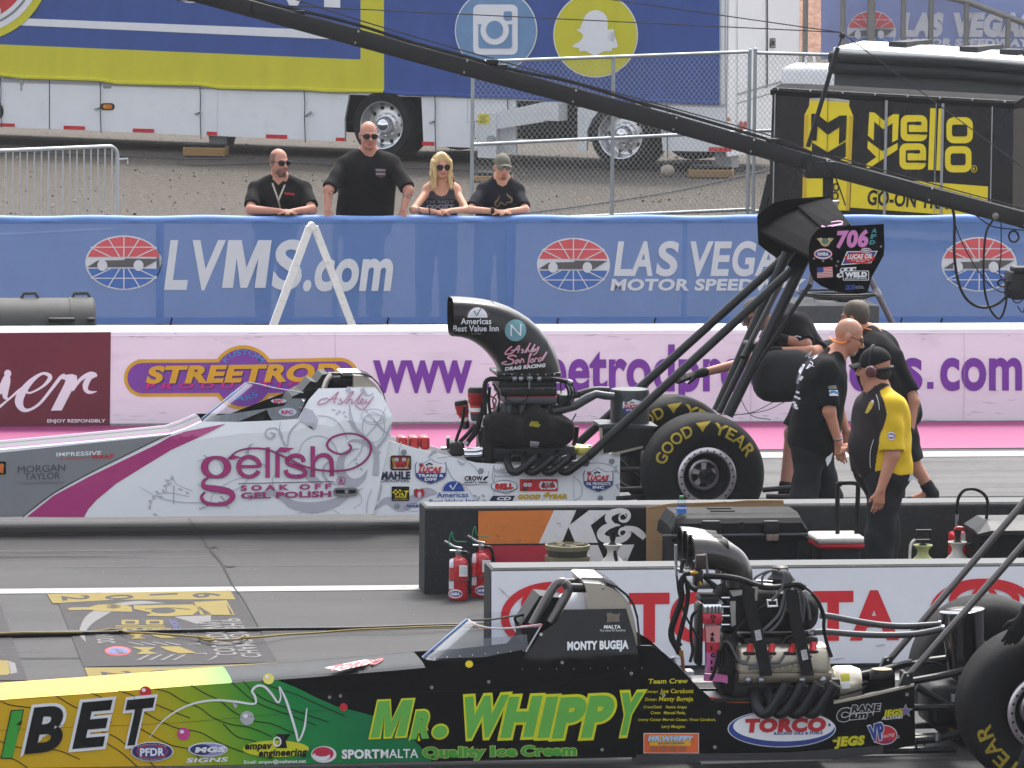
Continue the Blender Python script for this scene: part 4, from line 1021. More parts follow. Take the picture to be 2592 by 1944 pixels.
# ================================================================ shared dragster pieces
def glassmat(name,tint=(.86,.88,.91),rough=.03):
 m=bpy.data.materials.new(name);MATS[name]=m;m.use_nodes=True;t=m.node_tree;t.nodes.clear()
 o=t.nodes.new('ShaderNodeOutputMaterial');tr=t.nodes.new('ShaderNodeBsdfTransparent');gl=t.nodes.new('ShaderNodeBsdfGlossy');fr=t.nodes.new('ShaderNodeFresnel');mx=t.nodes.new('ShaderNodeMixShader')
 tr.inputs[0].default_value=(*tint,1);gl.inputs['Roughness'].default_value=rough;fr.inputs[0].default_value=1.3
 mq=t.nodes.new('ShaderNodeMath');mq.operation='MULTIPLY';mq.inputs[1].default_value=.3;t.links.new(fr.outputs[0],mq.inputs[0]);t.links.new(mq.outputs[0],mx.inputs[0]);t.links.new(tr.outputs[0],mx.inputs[1]);t.links.new(gl.outputs[0],mx.inputs[2]);t.links.new(mx.outputs[0],o.inputs[0])
 return m
GLASS=glassmat('clear_screen_plastic')
def prof(pts,Y0,Y1,m,smooth=False,mb=None):
 """outline drawn in photo pixels on the plane Y0, given its real depth to Y1"""
 mb=mb or MB();mb.prism([V(x,y,Y0)for x,y in pts],(0,Y1-Y0,0),m,smooth);return mb
def rod(pts,Ys,r,m,n=10,mb=None,per=0):
 P=[V(x,y,Ys[i]if isinstance(Ys,(list,tuple))else Ys)for i,(x,y)in enumerate(pts)]
 mb=mb or MB();mb.tube(crom(P,per)if per else P,r,m,n);return mb
def rbox(x0,y0,x1,y1,Y0,Y1,m,bev=.01,seg=2,mb=None):
 a,b=V(x0,y1,Y0),V(x1,y0,Y0);mb=mb or MB();mb.box((a.x,Y0,a.z),(b.x,Y1,b.z),m,bev,seg);return mb
def shield(d,x0,y0,x1,y1,k,lines,W_=None,Bl=None,Rd=None,red='LUCAS'):
 W_=W_ or WHITE;Bl=Bl or BLUE;Rd=Rd or RED;w,h=x1-x0,y1-y0
 def sh(i):
  P=[(.0,.28),(.03,.14),(.14,.19),(.28,.17),(.40,.10),(.5,.0),(.60,.10),(.72,.17),(.86,.19),(.97,.14),(1,.28),(.985,.68),(.9,.8),(.72,.9),(.5,1.0),(.28,.9),(.1,.8),(.015,.68)]
  return[(x0+w*(.5+(u-.5)*(1-i)),y0+h*(.5+(v-.5)*(1-i)))for u,v in P]
 d.poly(sh(-.03),Bl,k);d.poly(sh(.02),W_,k+1)
 low=[(x0+w*u,y0+h*v)for u,v in((.02,.56),(.98,.56),(.97,.68),(.9,.78),(.72,.88),(.5,.98),(.28,.88),(.1,.78),(.03,.68))]
 d.poly(low,Bl,k+2)
 d.text(red,(x0+w*.1,y0+h*.54),(x0+w*.82,y0+h*.54),h*.22,Rd,k+3,sh=.3,bold=.06)
 d.rect(x0+w*.12,y0+h*.2,x0+w*.26,y0+h*.32,MATS['red_print'],k+3);d.rect(x0+w*.12,y0+h*.2,x0+w*.18,y0+h*.26,MATS['blue_print'],k+3.5)
 d.stroke([(x0+w*.34,y0+h*.26),(x0+w*.46,y0+h*.18),(x0+w*.56,y0+h*.24)],h*.06,BLACK,k+3,1)
 for i,s_ in enumerate(lines):
  d.text(s_,(x0+w*(.08+.12*i+(.1 if len(s_)<5 else 0)),y0+h*(.72+.15*i)),(x0+w*(.92-.12*i-(.1 if len(s_)<5 else 0)),y0+h*(.72+.15*i)),h*.11,W_,k+3,bold=.04)
def nhra(d,cx,cy,rx,ry,k,rot=0.):
 d.ell(cx,cy,rx,ry,RED,k,30);d.ell(cx,cy,rx*.93,ry*.93,WHITE,k+1,30);d.ell(cx,cy,rx*.85,ry*.66,RED,k+2,30);d.ell(cx,cy,rx*.8,ry*.58,BLUE,k+3,30)
 d.text('NHRA',(cx-rx*.58,cy+ry*.3),(cx+rx*.58,cy+ry*.3),ry*.62,WHITE,k+4,bold=.05)
TREAD=M('slick_tyre_rubber',(25,25,26),.78,var=.12,scale=9,bump=.1,dirt=.0)
TYEL=M('tyre_letter_yellow',(168,146,34),.7,var=.18,scale=30,dirt=.5)
RIMP=M('machined_rim',(205,196,200),.3,.85,var=.08,scale=12);RIMB=M('rim_dark',(22,22,23),.4)
def slick(root,cx,cy,Yn,far=False,letters=True,turn=0):
 """a wide drag slick whose outer face is centred on a photo pixel at depth Yn"""
 c=V(cx,cy,Yn);r,w=.437,.43;A=Vector((0,1,0))
 mb=MB()
 P=[(.205,.035),(.225,.015),(.26,.0),(.32,-.012),(.37,-.006),(.405,.02),(.425,.055),(r,.10),(r+.003,w/2),(r,w-.10),(.425,w-.055),(.405,w-.02),(.37,w+.006),(.30,w+.012),(.225,w-.015),(.205,w-.035)]
 prof_=[]
 for a,b in zip(P,P[1:]):prof_+=[a,((a[0]+b[0])/2,(a[1]+b[1])/2)]
 mb.lathe(prof_+[P[-1]],c,TREAD,A,72)
 if letters:
  d=Dec(mb,onto(bvh_of(mb),Yn,.003),7)
  q=FPX/(c-EYE).length
  rb=.315*q;h=.08*q
  d.arctext('GOOD',cx,cy,rb,196+turn,252+turn,h,TYEL,1,bold=.02);d.arctext('YEAR',cx,cy,rb,278+turn,334+turn,h,TYEL,1,bold=.02)
  t=math.radians(264);f=lambda rr,aa:(cx+rr*q*math.cos(math.radians(aa+turn)),cy+rr*q*math.sin(math.radians(aa+turn)))
  d.poly([f(.395,258),f(.405,274),f(.37,270),f(.36,268),f(.325,264),f(.35,262)],TYEL,1)
 wo=mb.build('wheel',root)
 rm=MB()
 rm.lathe([(.21,.03),(.214,.0),(.205,-.006),(.178,-.004),(.17,.012)],c,RIMP,A,48)
 rm.lathe([(.17,.012),(.165,.05),(.15,.12),(.118,.15),(.11,.16)],c,RIMB,A,40)
 rm.lathe([(.116,.155),(.112,.135),(.098,.13),(.09,.14)],c,RIMP,A,32)
 rm.lathe([(.09,.14),(.085,.17),(.0,.17)],c,RIMB,A,32)
 rm.lathe([(.04,.16),(.038,.10),(.022,.095),(.0,.095)],c,RIMB,A,20);rm.lathe([(.045,.165),(.043,.125),(.036,.12)],c,RIMP,A,20)
 bl=rm
 for i in range(24):
  t=2*math.pi*i/24;bl.lathe([(.007,.0),(.007,-.008),(.0,-.009)],c+Vector((math.cos(t)*.191,-.003,math.sin(t)*.191)),RIMB,A,8)
 for i in range(5):
  t=2*math.pi*i/5+.3;e=Vector((math.cos(t),0,math.sin(t)));f=Vector((-e.z,0,e.x))
  p=c+Vector((0,.15,0));bl.prism([p+e*.04-f*.014,p+e*.105-f*.024,p+e*.105+f*.024,p+e*.04+f*.014],(0,.02,0),RIMP)
 ro=rm.build('rim',wo)
 return wo,c
 # ================================================================ white dragster
YW=42.45;YC=YW+.30
LEAN=.28
CREASE=[(-900,1230),(-80,1146),(434,1104),(500,1101),(652,1078),(875,1067),(994,1055),(1100,1045)]
def zcrease(px):
 for(a,b),(c,e)in zip(CREASE,CREASE[1:]):
  if a<=px<=c:return V(px,b+(e-b)*(px-a)/(c-a),YW).z
 return 9
def WP_(x,y,k=0,base=None):
 Y=YW if base is None else base
 zc=zcrease(x);Yq=Y
 for _ in range(4):
  z=V(x,y,Yq).z;Yq=Y+max(0,z-zc)*LEAN
 return V(x,y,Yq-.003*k)
WCAR=M('pearl_white_wrap',(240,241,243),.32,var=.015,scale=2,coat=.2)
WGREY=M('silver_grey_wrap',(132,133,136),.45,.1,var=.05,scale=3)
PINK=M('magenta_wrap',(178,50,122),.32,var=.04,scale=3,coat=.4)
LIL=M('lilac_grey_scroll',(186,184,194),.34,var=.03,coat=.4)
DKP=M('dark_plum_outline',(74,20,60),.4)
mir=lambda p:Vector((p.x,2*YC-p.y,p.z))
white=thing('white_dragster',G(1300,1335),'white and magenta rail dragster with big black intake scoop and rear wing numbered 706','dragster')
up=[(-900,1236),(-400,1180),(-80,1146.5),(0,1139),(200,1121),(434,1098.6),(470,1086),(511,1067),(600,1068),(700,1064),(754,1060),(781,1012),(807,983),(880,982),(951,981),(971,1006),(994,1054),(985,1116),(966,1205)]
lo=[(945,1301),(700,1304),(400,1308),(0,1311),(-400,1314),(-900,1318)]
mb=MB();d=Dec(mb,WP_,40)
d.poly(up+lo,WCAR,0)
n0=len(mb.f)
vs,fs=[mir(p)for p in mb.v],[f[::-1]for f in mb.f]
mb.add(vs,fs,WCAR)
# hood and edge strips between the two shells
def strip(mb,pts,P_,mats,crown=0.,steps=8):
 rows=[]
 for x,y in pts:
  a=P_(x,y);b=mir(a);rows.append([a.lerp(b,t)+Vector((0,0,crown*4*t*(1-t)))for t in np.linspace(0,1,steps+1)])
 for r0,r1 in zip(rows,rows[1:]):
  for j in range(steps):
   m=mats[j%len(mats)]if isinstance(mats,list)else mats
   mb.add([r0[j],r0[j+1],r1[j+1],r1[j]],[(0,1,2,3)],m)
PURS=M('violet_stripe',(120,50,116),.5,spec=.2);HGREY=M('hood_grey_wrap',(86,86,90),.5,spec=.25);HWH=M('hood_white_wrap',(170,170,174),.5,spec=.2)
strip(mb,up[:8],WP_,[HWH,PURS,HGREY,HGREY,HGREY,M('dark_hood_grey',(44,44,48),.5,spec=.2),HGREY,HGREY,PURS,HWH],.01,10)
strip(mb,lo,WP_,BLACK);strip(mb,[up[-1],lo[0]],WP_,WCAR);strip(mb,up[13:],WP_,WCAR);strip(mb,up[:1]+lo[-1:],WP_,WCAR)
K0=1
d=Dec(mb,WP_,24);z4=Z(2.212,0,850);z6=Z(3.95,500,920);z5=Z(3.352,940,1100)
sc6=lambda L:[v/3.95 for v in L]if isinstance(L,list)else L/3.95
d.poly([(-900,1243),(-80,1153),(0,1146)]+z4([(600,592),(940,556),(880,583),(700,672),(500,772),(300,884),(125,1012)])+[(0,1309),(-900,1316)],WGREY,K0)
d.stroke(z4([(125,1016),(300,882),(500,771),(700,671),(880,582),(955,552)]),2.2,BLACK,K0+1)
d.poly(z4([(150,1014),(300,895),(500,788),(700,692),(880,606),(950,566),(1040,535),(1265,492),(1200,525),(1110,570),(960,638),(800,735),(650,828),(540,920),(495,970),(470,1016)]),PINK,K0)
d.text('MORGAN',z4([(100,768)])[0],z4([(365,756)])[0],17,M('charcoal_letter',(70,70,76),.4),K0+2)
d.text('TAYLOR',z4([(138,808)])[0],z4([(336,800)])[0],16.5,MATS['charcoal_letter'],K0+2)
d.text('Professional Nail Lacquer',z4([(108,832)])[0],z4([(358,826)])[0],7.5,M('faint_letter',(112,112,118),.4),K0+2)
d.text('IMPRESSIVE',z4([(316,676)])[0],z4([(568,666)])[0],10,WHITE,K0+2,bold=.02)
d.text('WRAP',z4([(510,690)])[0],z4([(636,684)])[0],10,RED,K0+2,bold=.03);d.stroke(z4([(335,690),(500,683)]),1.2,RED,K0+2,1)
d.rrect(-20,1168,15,1201,2,BLACK,K0+2);d.poly([(-16,1192),(4,1172),(10,1176),(8,1198)],M('orange_flame',(214,110,40),.4),K0+3)
# grey scrolls
def S6(pts,w):d.stroke(z6(pts),sc6(w),LIL,K0+1,7)
S6([(1700,1060),(1650,1150),(1560,1195),(1470,1150),(1425,1040),(1450,930),(1530,870),(1620,850)],[4,50,90,95,80,60,30,3])
S6([(500,1375),(620,1310),(760,1295),(850,1340),(960,1410),(1150,1440),(1350,1400),(1520,1310),(1660,1240)],[2,36,60,60,80,110,90,40,2])
S6([(1010,900),(1050,800),(1140,735),(1250,730),(1350,790),(1400,890)],9);S6([(830,580),(820,700),(870,800),(920,900),(1000,1010)],[6,12,12,10,6])
S6([(860,820),(838,700),(780,650),(700,660),(680,720),(730,752),(772,712),(728,690)],[6,12,14,14,14,22,26,8])
S6([(900,830),(920,700),(1000,600),(1070,555)],[10,16,14,4]);d.poly(z6([(1060,440),(1150,468),(1205,560),(1190,620),(1165,668),(1150,595),(1100,580),(1010,562),(1040,500)]),LIL,K0+1)
S6([(1200,520),(1330,540),(1430,620),(1500,760)],9);S6([(1520,400),(1530,520),(1570,640),(1660,730),(1750,820),(1790,930),(1780,1120)],[4,30,40,30,36,50,60])
S6([(1890,430),(1800,600),(1680,740),(1620,900),(1500,1020)],[4,10,12,10,4]);S6([(1640,420),(1760,560),(1880,690),(1930,720)],[4,14,18,10])
for cx,cy,rx,ry in((1755,520,118,66),(1760,640,112,150),(1770,560,110,50)):d.ring(*z6([(cx,cy)])[0],rx/3.95,ry/3.95,1.8,LIL,K0+1+.1*(cx%7))
S6([(1935,600),(1880,740),(1790,870),(1800,1010)],[10,26,30,20]);S6([(1370,980),(1290,1000),(1255,1090),(1310,1180),(1430,1230)],[4,20,26,20,4]);S6([(1490,800),(1560,770),(1680,800),(1740,880)],[4,30,34,10])
S6([(490,900),(520,830),(560,795)],[36,24,2]);S6([(490,880),(540,960),(660,1010),(700,1080)],[24,10,8,4]);S6([(60,910),(95,945)],[4,30])
S6([(0,1200),(100,1270),(240,1300),(420,1240),(560,1100),(640,1060)],7);S6([(130,1420),(160,1300),(330,1180),(500,1130)],7);S6([(0,980),(120,940),(200,970),(260,1060)],6)
S6([(1340,1180),(1470,1220),(1600,1280),(1640,1380),(1560,1450)],6);S6([(1000,1500),(1100,1470)],5);S6([(1350,1460),(1420,1500)],6);S6([(1690,1500),(1700,1380),(1740,1260)],8)
S6([(1080,1080),(1150,1150),(1260,1200)],[60,80,4]);S6([(1500,250),(1530,300)],[60,30]);S6([(1640,250),(1700,320),(1760,300)],[50,20,10]);S6([(780,1290),(750,1180),(780,1100)],7)
for x,y,a in[(1360,465,.3),(1395,500,2.4),(1420,480,.8),(1465,490,-.8),(1480,530,.5),(1520,580,.1),(240,1335,.4),(260,1360,1),(225,1385,.2),(280,1420,.5),(310,1440,.7),(60,1440,.2),(90,1420,1),(30,1450,.5),(1820,890,1.2),(1590,1000,.5),(1640,1060,1.),(1780,960,.6),(1580,960,.2)]:
 d.ell(*z6([(x,y)])[0],5,2.1,LIL,K0+1.5,10,rot=a)
S4=lambda pts,w:d.stroke(z4(pts),w,LIL,K0+1,7)
S4([(780,845),(880,900),(1000,930),(1130,935)],[1,2,2.4,2]);S4([(840,960),(850,920),(890,885),(960,880),(1060,900)],2);S4([(935,880),(930,840),(965,790)],2);S4([(965,780),(990,830),(1080,870)],2)
for x,y,a in[(842,930,1.2),(838,960,1.6),(860,905,.9),(880,875,.6),(915,870,1),(925,840,.3),(950,830,-.7),(935,810,.4),(962,800,1.3),(1010,860,.4),(1050,880,.6),(900,900,0),(870,1000,.3)]:
 d.ell(*z4([(x,y)])[0],6,2.4,LIL,K0+1.5,10,rot=a)
 # gelish lettering
def G6(pts,w,k=4):
 ww=[v+8 for v in w]if isinstance(w,list)else w+8
 d.stroke(z6(pts),sc6(ww),DKP,K0+k,8);d.stroke(z6(pts),sc6(w),PINK,K0+k+1,8)
def gp(pts,k=4):
 c=(sum(p[0]for p in pts)/len(pts),sum(p[1]for p in pts)/len(pts))
 d.poly(z6([(x+(3 if x>c[0]else-3),y+(3 if y>c[1]else-3))for x,y in pts]),DKP,K0+k);d.poly(z6(pts),PINK,K0+k+1)
t_=np.linspace(0,2*math.pi,33)[:-1]
for m_,e,kk in((DKP,8,4),(PINK,0,5)):
 d.stroke(z6([(185+115*math.cos(t),1037+97*math.sin(t))for t in t_]),[(24+42*abs(math.cos(t))**1.5+e)/3.95 for t in t_],m_,K0+kk,1,True)
 te=np.linspace(-math.pi*1.0+3.15,-math.pi*2+.42,30)
 d.stroke(z6([(515+105*math.cos(t),1033+100*math.sin(t))for t in te]),[(30+8*abs(math.cos(t))+e)/3.95 for t in te],m_,K0+kk+.2,1)
G6([(110,1140),(60,1180),(75,1235),(200,1255),(320,1285),(350,1340),(290,1395),(180,1408),(75,1390),(40,1335),(75,1285)],[14,28,46,56,54,46,36,26,30,24,10],6)
G6([(415,1030),(625,1030)],22,5);gp([(683,842),(720,842),(720,1140),(683,1140)]);gp([(782,900),(818,900),(818,1138),(782,1138)])
G6([(1065,985),(1040,935),(975,920),(905,950),(905,1000),(985,1030),(1070,1070),(1062,1118),(985,1132),(905,1115),(878,1065)],34,4)
gp([(1133,830),(1172,830),(1172,1130),(1133,1130)]);G6([(1160,990),(1210,930),(1280,918),(1332,960),(1342,1040),(1342,1128)],[20,30,36,36,36,36],4)
gp([(300,955),(350,915),(435,940),(360,960)],8);gp([(780,885),(830,840),(965,850),(880,886)],8)
G6([(310,950),(400,880),(530,850),(700,862),(880,940),(1020,1010),(1180,1060),(1380,1075),(1550,1050),(1680,970),(1735,860),(1700,770),(1600,712),(1480,702),(1350,740),(1295,810),(1330,870),(1420,905),(1500,890),(1535,840),(1510,805)],[10,10,12,12,14,14,12,12,12,14,16,14,12,12,14,16,14,12,14,16,12],10)
d.stroke(z6([(405,1202),(1358,1180)]),1.9,DKP,K0+4,1)
d.text('S O A K   O F F',z6([(435,1272)])[0],z6([(1333,1254)])[0],13,PINK,K0+4,bold=.03,out=DKP,ow=.018)
d.text('GEL POLISH',z6([(437,1350)])[0],z6([(1333,1332)])[0],14.5,PINK,K0+4,bold=.02,out=DKP,ow=.018)
d.ring(*z6([(1437,1172)])[0],10.5,9.6,2,PINK,K0+4,24);d.text('R',z6([(1418,1196)])[0],z6([(1458,1196)])[0],11,PINK,K0+4,bold=.06)
# Ashley, hand written
for m_,e,kk in((PINK,9,5),(M('silver_script',(200,170,190),.4),1,6)):
 q=lambda pts,w:d.stroke(z6(pts),(w+e)/3.95*.8,m_,K0+kk,7)
 q([(1300,345),(1240,360),(1205,395),(1225,410),(1290,390),(1360,330),(1410,285),(1375,350),(1365,400)],5);q([(1300,360),(1400,350)],4)
 q([(1440,350),(1425,365),(1450,385),(1430,405),(1400,400)],5);q([(1460,395),(1530,300),(1560,285),(1500,380),(1490,400),(1520,365),(1545,365),(1540,400),(1570,390)],5)
 q([(1570,390),(1640,300),(1655,285),(1620,340),(1600,400),(1625,395)],5);q([(1625,395),(1660,370),(1650,350),(1630,375),(1650,405),(1690,375)],5)
 q([(1690,355),(1685,390),(1710,390),(1760,330),(1720,390),(1680,440),(1640,460),(1590,430),(1580,405)],5)
d.rrect(*z6([(1355,1240)])[0],*z6([(1607,1330)])[0],11,M('latch_grey',(140,140,142),.4,.5),K0+8);d.rrect(*z6([(1378,1262)])[0],*z6([(1585,1300)])[0],4.5,BLACK,K0+9);d.ell(*z6([(1490,1280)])[0],5,5,GREYP,K0+10,12)
d.rect(*z4([(971,835)])[0],*z4([(975,942)])[0],GREYP,K0+3)
inn_=MB();di=Dec(inn_,lambda x,y,k=0:mir(WP_(x,y))+Vector((0,-.012,0)),40);di.poly([(511,1067),(600,1068),(700,1064),(754,1060),(781,1012),(807,983),(951,981),(971,1006),(994,1054),(985,1116),(600,1130),(511,1110)],M('cockpit_black',(18,18,19),.7),0)
di.proj=lambda x,y,k=0:WP_(x,y)+Vector((0,.012,0));di.poly([(511,1068),(600,1069),(700,1065),(754,1061),(781,1013),(807,984),(951,982),(971,1006),(994,1054),(985,1116),(600,1130),(511,1110)],MATS['cockpit_black'],0)
strip(inn_,[(515,1120),(985,1116)],WP_,MATS['cockpit_black'],0,1);inn_.build('cockpit_liner',white)
mb.build('cowl',white,sharp=60)
# engine bay side panel
mb=MB();YP=YW+.035
pan=[(975,1112),(1060,1137),(1208,1171.6),(1283,1176),(1400,1178),(1440,1168),(1492,1158),(1569.5,1144.7),(1568,1296),(944,1304)]
mb.prism([V(x,y,YP)for x,y in pan],(0,.012,0),WCAR);mb.prism([mir(V(x,y,YP))for x,y in pan],(0,-.012,0),WCAR)
d=Dec(mb,flat(YP,.003))
s5=lambda L:[v/3.352 for v in L]if isinstance(L,list)else L/3.352
def S5(pts,w):d.stroke(z5(pts),s5(w),LIL,1,7)
S5([(20,640),(130,560),(260,600),(420,520),(560,500)],[10,60,110,60,6]);S5([(360,500),(480,470),(560,490)],[60,40,4]);S5([(90,430),(60,560)],10);S5([(730,220),(770,250),(800,240)],[10,24,4]);S5([(480,200),(530,150),(560,160)],[4,30,4])
S5([(560,200),(700,190),(860,260),(930,360)],7);S5([(1000,310),(960,400),(820,430),(700,380),(640,280)],8);S5([(800,440),(860,520),(900,570)],6);S5([(1040,260),(1030,380),(1130,500),(1240,460)],8)
S5([(1720,360),(1780,420),(1780,520),(1720,560)],7);S5([(1800,260),(1920,240),(2050,270),(2100,330)],8);S5([(2060,290),(2090,260)],[20,4]);S5([(2080,420),(2100,470)],[30,6]);S5([(250,60),(240,180),(330,260)],7)
for x,y,a in[(880,520,.5),(910,540,2),(950,520,.6),(960,560,.2),(900,560,.4),(2070,310,.4)]:d.ell(*z5([(x,y)])[0],6,3,LIL,1.5,10,rot=a)
def R5(x0,y0,x1,y1,r,m,k):(a,b),(c,e)=z5([(x0,y0),(x1,y1)]);d.rrect(a,b,c,e,r/3.352,m,k)
def T5(s_,x0,y0,x1,y1,h,m,k,**kw):d.text(s_,z5([(x0,y0)])[0],z5([(x1,y1)])[0],h/3.352,m,k,**kw)
R5(162,177,337,303,18,BLACK,3);R5(172,186,328,294,14,M('dark_red_print',(120,24,30),.4),4);d.poly(z5([(172,200),(190,200),(214,290),(196,290)]),TYEL,5);d.poly(z5([(328,200),(310,200),(286,290),(304,290)]),TYEL,5)
for x in(214,278):d.ell(*z5([(x,215)])[0],6,6,M('print_silver',(180,180,184),.4),5,14)
T5('WFO',196,268,304,268,46,RED,6,bold=.05);T5('MOTORSPORTS',186,290,316,290,12,WHITE,6)
NAV=M('navy_letter',(32,38,66),.4)
T5('MAHLE',84,375,330,375,62,NAV,3,bold=.06);T5('ORIGINAL',72,404,330,402,24,MATS['charcoal_letter'],3,bold=.01)
a,b=z5([(375,205),(633,418)]);shield(d,*a,*b,3,['TRANS &','DIFF'])
a,b=z5([(1803,278),(2050,485)]);shield(d,*a,*b,3,['OIL PRODUCTS','INC'])
R5(172,440,322,562,8,BLACK,3);T5('AT',230,520,310,520,44,YEL,4,sh=.2,bold=.05);T5('TAYLOR',196,538,300,538,18,YEL,4,sh=.2,bold=.04);T5('Professional Products',185,552,310,552,8,YEL,4)
for i in range(5):
 for j in range(3):
  if(i+j)%2:x,y=180+i*18,466+j*16;d.rect(*z5([(x,y)])[0],*z5([(x+17,y+15)])[0],YEL,4)
T5('30',366,520,450,520,58,RED,3,bold=.09,out=NAV,ow=.03);d.ell(*z5([(408,510)])[0],5,8,M('pale_print',(210,206,216),.4),6,12)
R5(778,342,1006,420,6,WHITE,3);T5('CROW',790,390,945,388,38,BLACK,4,bold=.05);T5('SAFETY GEAR',790,414,988,412,15,BLACK,4,bold=.04);d.poly(z5([(945,385),(960,360),(995,348),(985,368),(970,378),(965,392)]),BLACK,4)
AB=M('inn_blue',(34,76,160),.4)
d.ell(*z5([(697,480)])[0],88/3.352,85/3.352,AB,3,24,180,360)
for i in range(6):y=400+i*15;w=math.sqrt(max(0,1-((480-y)/92)**2))*92;d.rect(*z5([(697-w-12,y)])[0],*z5([(697-w+4,y+4)])[0],RED,3);d.rect(*z5([(697+w-4,y)])[0],*z5([(697+w+12,y+4)])[0],RED,3)
d.stroke(z5([(668,430),(690,468),(735,398)]),[5,3.5,1.5],WHITE,4,1);T5('Americas',556,535,822,530,44,AB,3,bold=.015);T5('Best Value Inn',492,588,880,580,38,AB,3,bold=.015)
d.ell(*z5([(1128,438)])[0],113/3.352,52/3.352,BLACK,3);d.ell(*z5([(1128,438)])[0],107/3.352,47/3.352,WHITE,4);T5('BELL',1050,458,1208,455,43,RED,5,bold=.09);T5('HELMETS',1066,474,1190,472,12,BLACK,5,bold=.02)
R5(1260,378,1582,480,2,RED,3)
for x in(1308,1344):d.ell(*z5([(x,426)])[0],5,5,WHITE,4,14);d.ell(*z5([(x,426)])[0],2,2,BLACK,5,8)
for cx,rx in((1450,26),(1500,36),(1550,26),(1475,30),(1525,30)):d.ell(*z5([(cx,432)])[0],rx/3.352,34/3.352,WHITE,4+cx%5*.2,18)
T5('HONK FOR',1452,422,1548,422,14,RED,6,bold=.02);T5('HOOTERS',1438,450,1562,450,20,RED,6,bold=.06);d.poly(z5([(1280,480),(1290,445),(1320,440),(1330,480)]),M('brown_print',(90,40,30),.5),4);d.poly(z5([(1284,400),(1300,390),(1362,392),(1368,405),(1330,400)]),MATS['brown_print'],4)
GY=M('gold_letter',(206,166,30),.4)
T5('GOOD',1240,545,1432,543,38,GY,3,sh=.2,bold=.075);T5('YEAR',1490,543,1664,541,38,GY,3,sh=.2,bold=.075);d.poly(z5([(1445,555),(1475,525),(1455,520),(1490,488),(1520,490),(1495,512),(1512,515)]),GY,3)
d.poly(z5([(1000,562),(1030,520),(1220,518),(1195,564)]),NAV,3);T5('CD',1060,556,1180,555,28,WHITE,4,sh=.4,bold=.05)
T5('WELD',1042,330,1180,328,40,LIL,2,bold=.06);T5('RACING',1046,362,1200,360,16,M('grey_letter',(150,150,156),.4),2,bold=.01);T5('CORPORATION CALIFORNIA',1330,360,1552,358,11,MATS['grey_letter'],2);T5('WARP',296,618,424,616,22,BLUE,3,sh=.2,bold=.05);d.ring(*z5([(360,618)])[0],22,10,.8,BLUE,3)
for x in(1040,1716):d.rect(*z5([(x,255 if x<1500 else 350)])[0],*z5([(x+4,640)])[0],MATS['pale_seam'],1)
mb.build('side_panel',white)
for x,y in((275,150),(930,308),(220,604),(2040,228),(1942,540)):
 m2=MB();c=V(*z5([(x,y)])[0],YP-.006);m2.lathe([(.022,.004),(.02,-.002),(.007,-.003),(.006,.001),(0,.001)],c,GREYP,(0,1,0),16);m2.build('fastener',white)
mb=MB();strip(mb,[(945,1304),(1300,1299),(1568,1296)],lambda x,y:V(x,y,YP+.02),BLACK,0,1)
fr=M('frame_tube_black',(28,29,30),.45,.2,var=.1)
for y0,y1 in((1190,1188),(1292,1290)):
 for Y in(YW+.06,YC+.24):mb.tube([V(940,y0,Y),V(1700,y1,Y)],.02,fr,8)
mb.build('floor_pan',white)
# screen
def screen(root,F0,F1,R0,R1,Yc,hw,name,mat):
 mb=MB();rows=[]
 for i in range(9):
  t=i/8;C=V(F0[0]+(F1[0]-F0[0])*t,F0[1]+(F1[1]-F0[1])*t,Yc);S=V(R0[0]+(R1[0]-R0[0])*t,R0[1]+(R1[1]-R0[1])*t,Yc-hw)
  row=[]
  for j in range(-12,13):
   th=abs(j)/12*math.pi/2;row.append(Vector((C.x+(S.x-C.x)*(1-math.cos(th)),Yc+math.copysign(hw*(1-.12*t)*math.sin(th)**.8,j),C.z+(S.z-C.z)*(1-math.cos(th)))))
  rows.append(row)
 mb.loft(rows,mat,cap=False,ringclosed=False);return mb
mb=screen(white,(497,1069),(622,967),(760,1061),(768,995),YC,.285,'windscreen',GLASS)
dd=Dec(mb,onto(bvh_of(mb),YW,.003),12)
TINT=M('grey_screen_band',(112,116,120),.3,var=.2,scale=5,stretch=(6,1,.6),alpha=.93,coat=.2)
dd.poly(z6([(150,530),(500,480),(860,425),(930,350),(1085,352),(1000,553),(700,575),(300,598),(70,590)]),TINT,1)
for(x0,y0,x1,y1)in((735,352,890,402),(810,440,990,532)):a,b=z6([(x0,y0),(x1,y1)]);dd.ell((a[0]+b[0])/2,(a[1]+b[1])/2,(b[0]-a[0])/2,(b[1]-a[1])/2.2,M('pale_blue_print',(180,194,214),.4),2,18);dd.text('RPC',(a[0]+7,(a[1]+b[1])/2+5),(b[0]-9,(a[1]+b[1])/2+5),9,RED,3,bold=.05)
for i in range(14):x=70+i*70;dd.ell(*z6([(x,588-i*3)])[0],.9,.9,GREYP,2,8)
mb.build('windscreen',white)
TRIM=M('screen_edge_plastic',(170,172,176),.3,spec=.6)
rod([(630,968),(655,972),(690,981),(730,988),(768,994)],[YC,YC-.12,YC-.2,YC-.24,YC-.255],.004,TRIM,6,per=4).build('screen_trim_and_highlight',white)
rod([(500,1069),(628,967)],YC-.05,.005,M('screen_blue_highlight',(120,150,200),.3),6).build('screen_trim_and_highlight',white)  # bluish highlight on the screen front, put in as a coloured rod
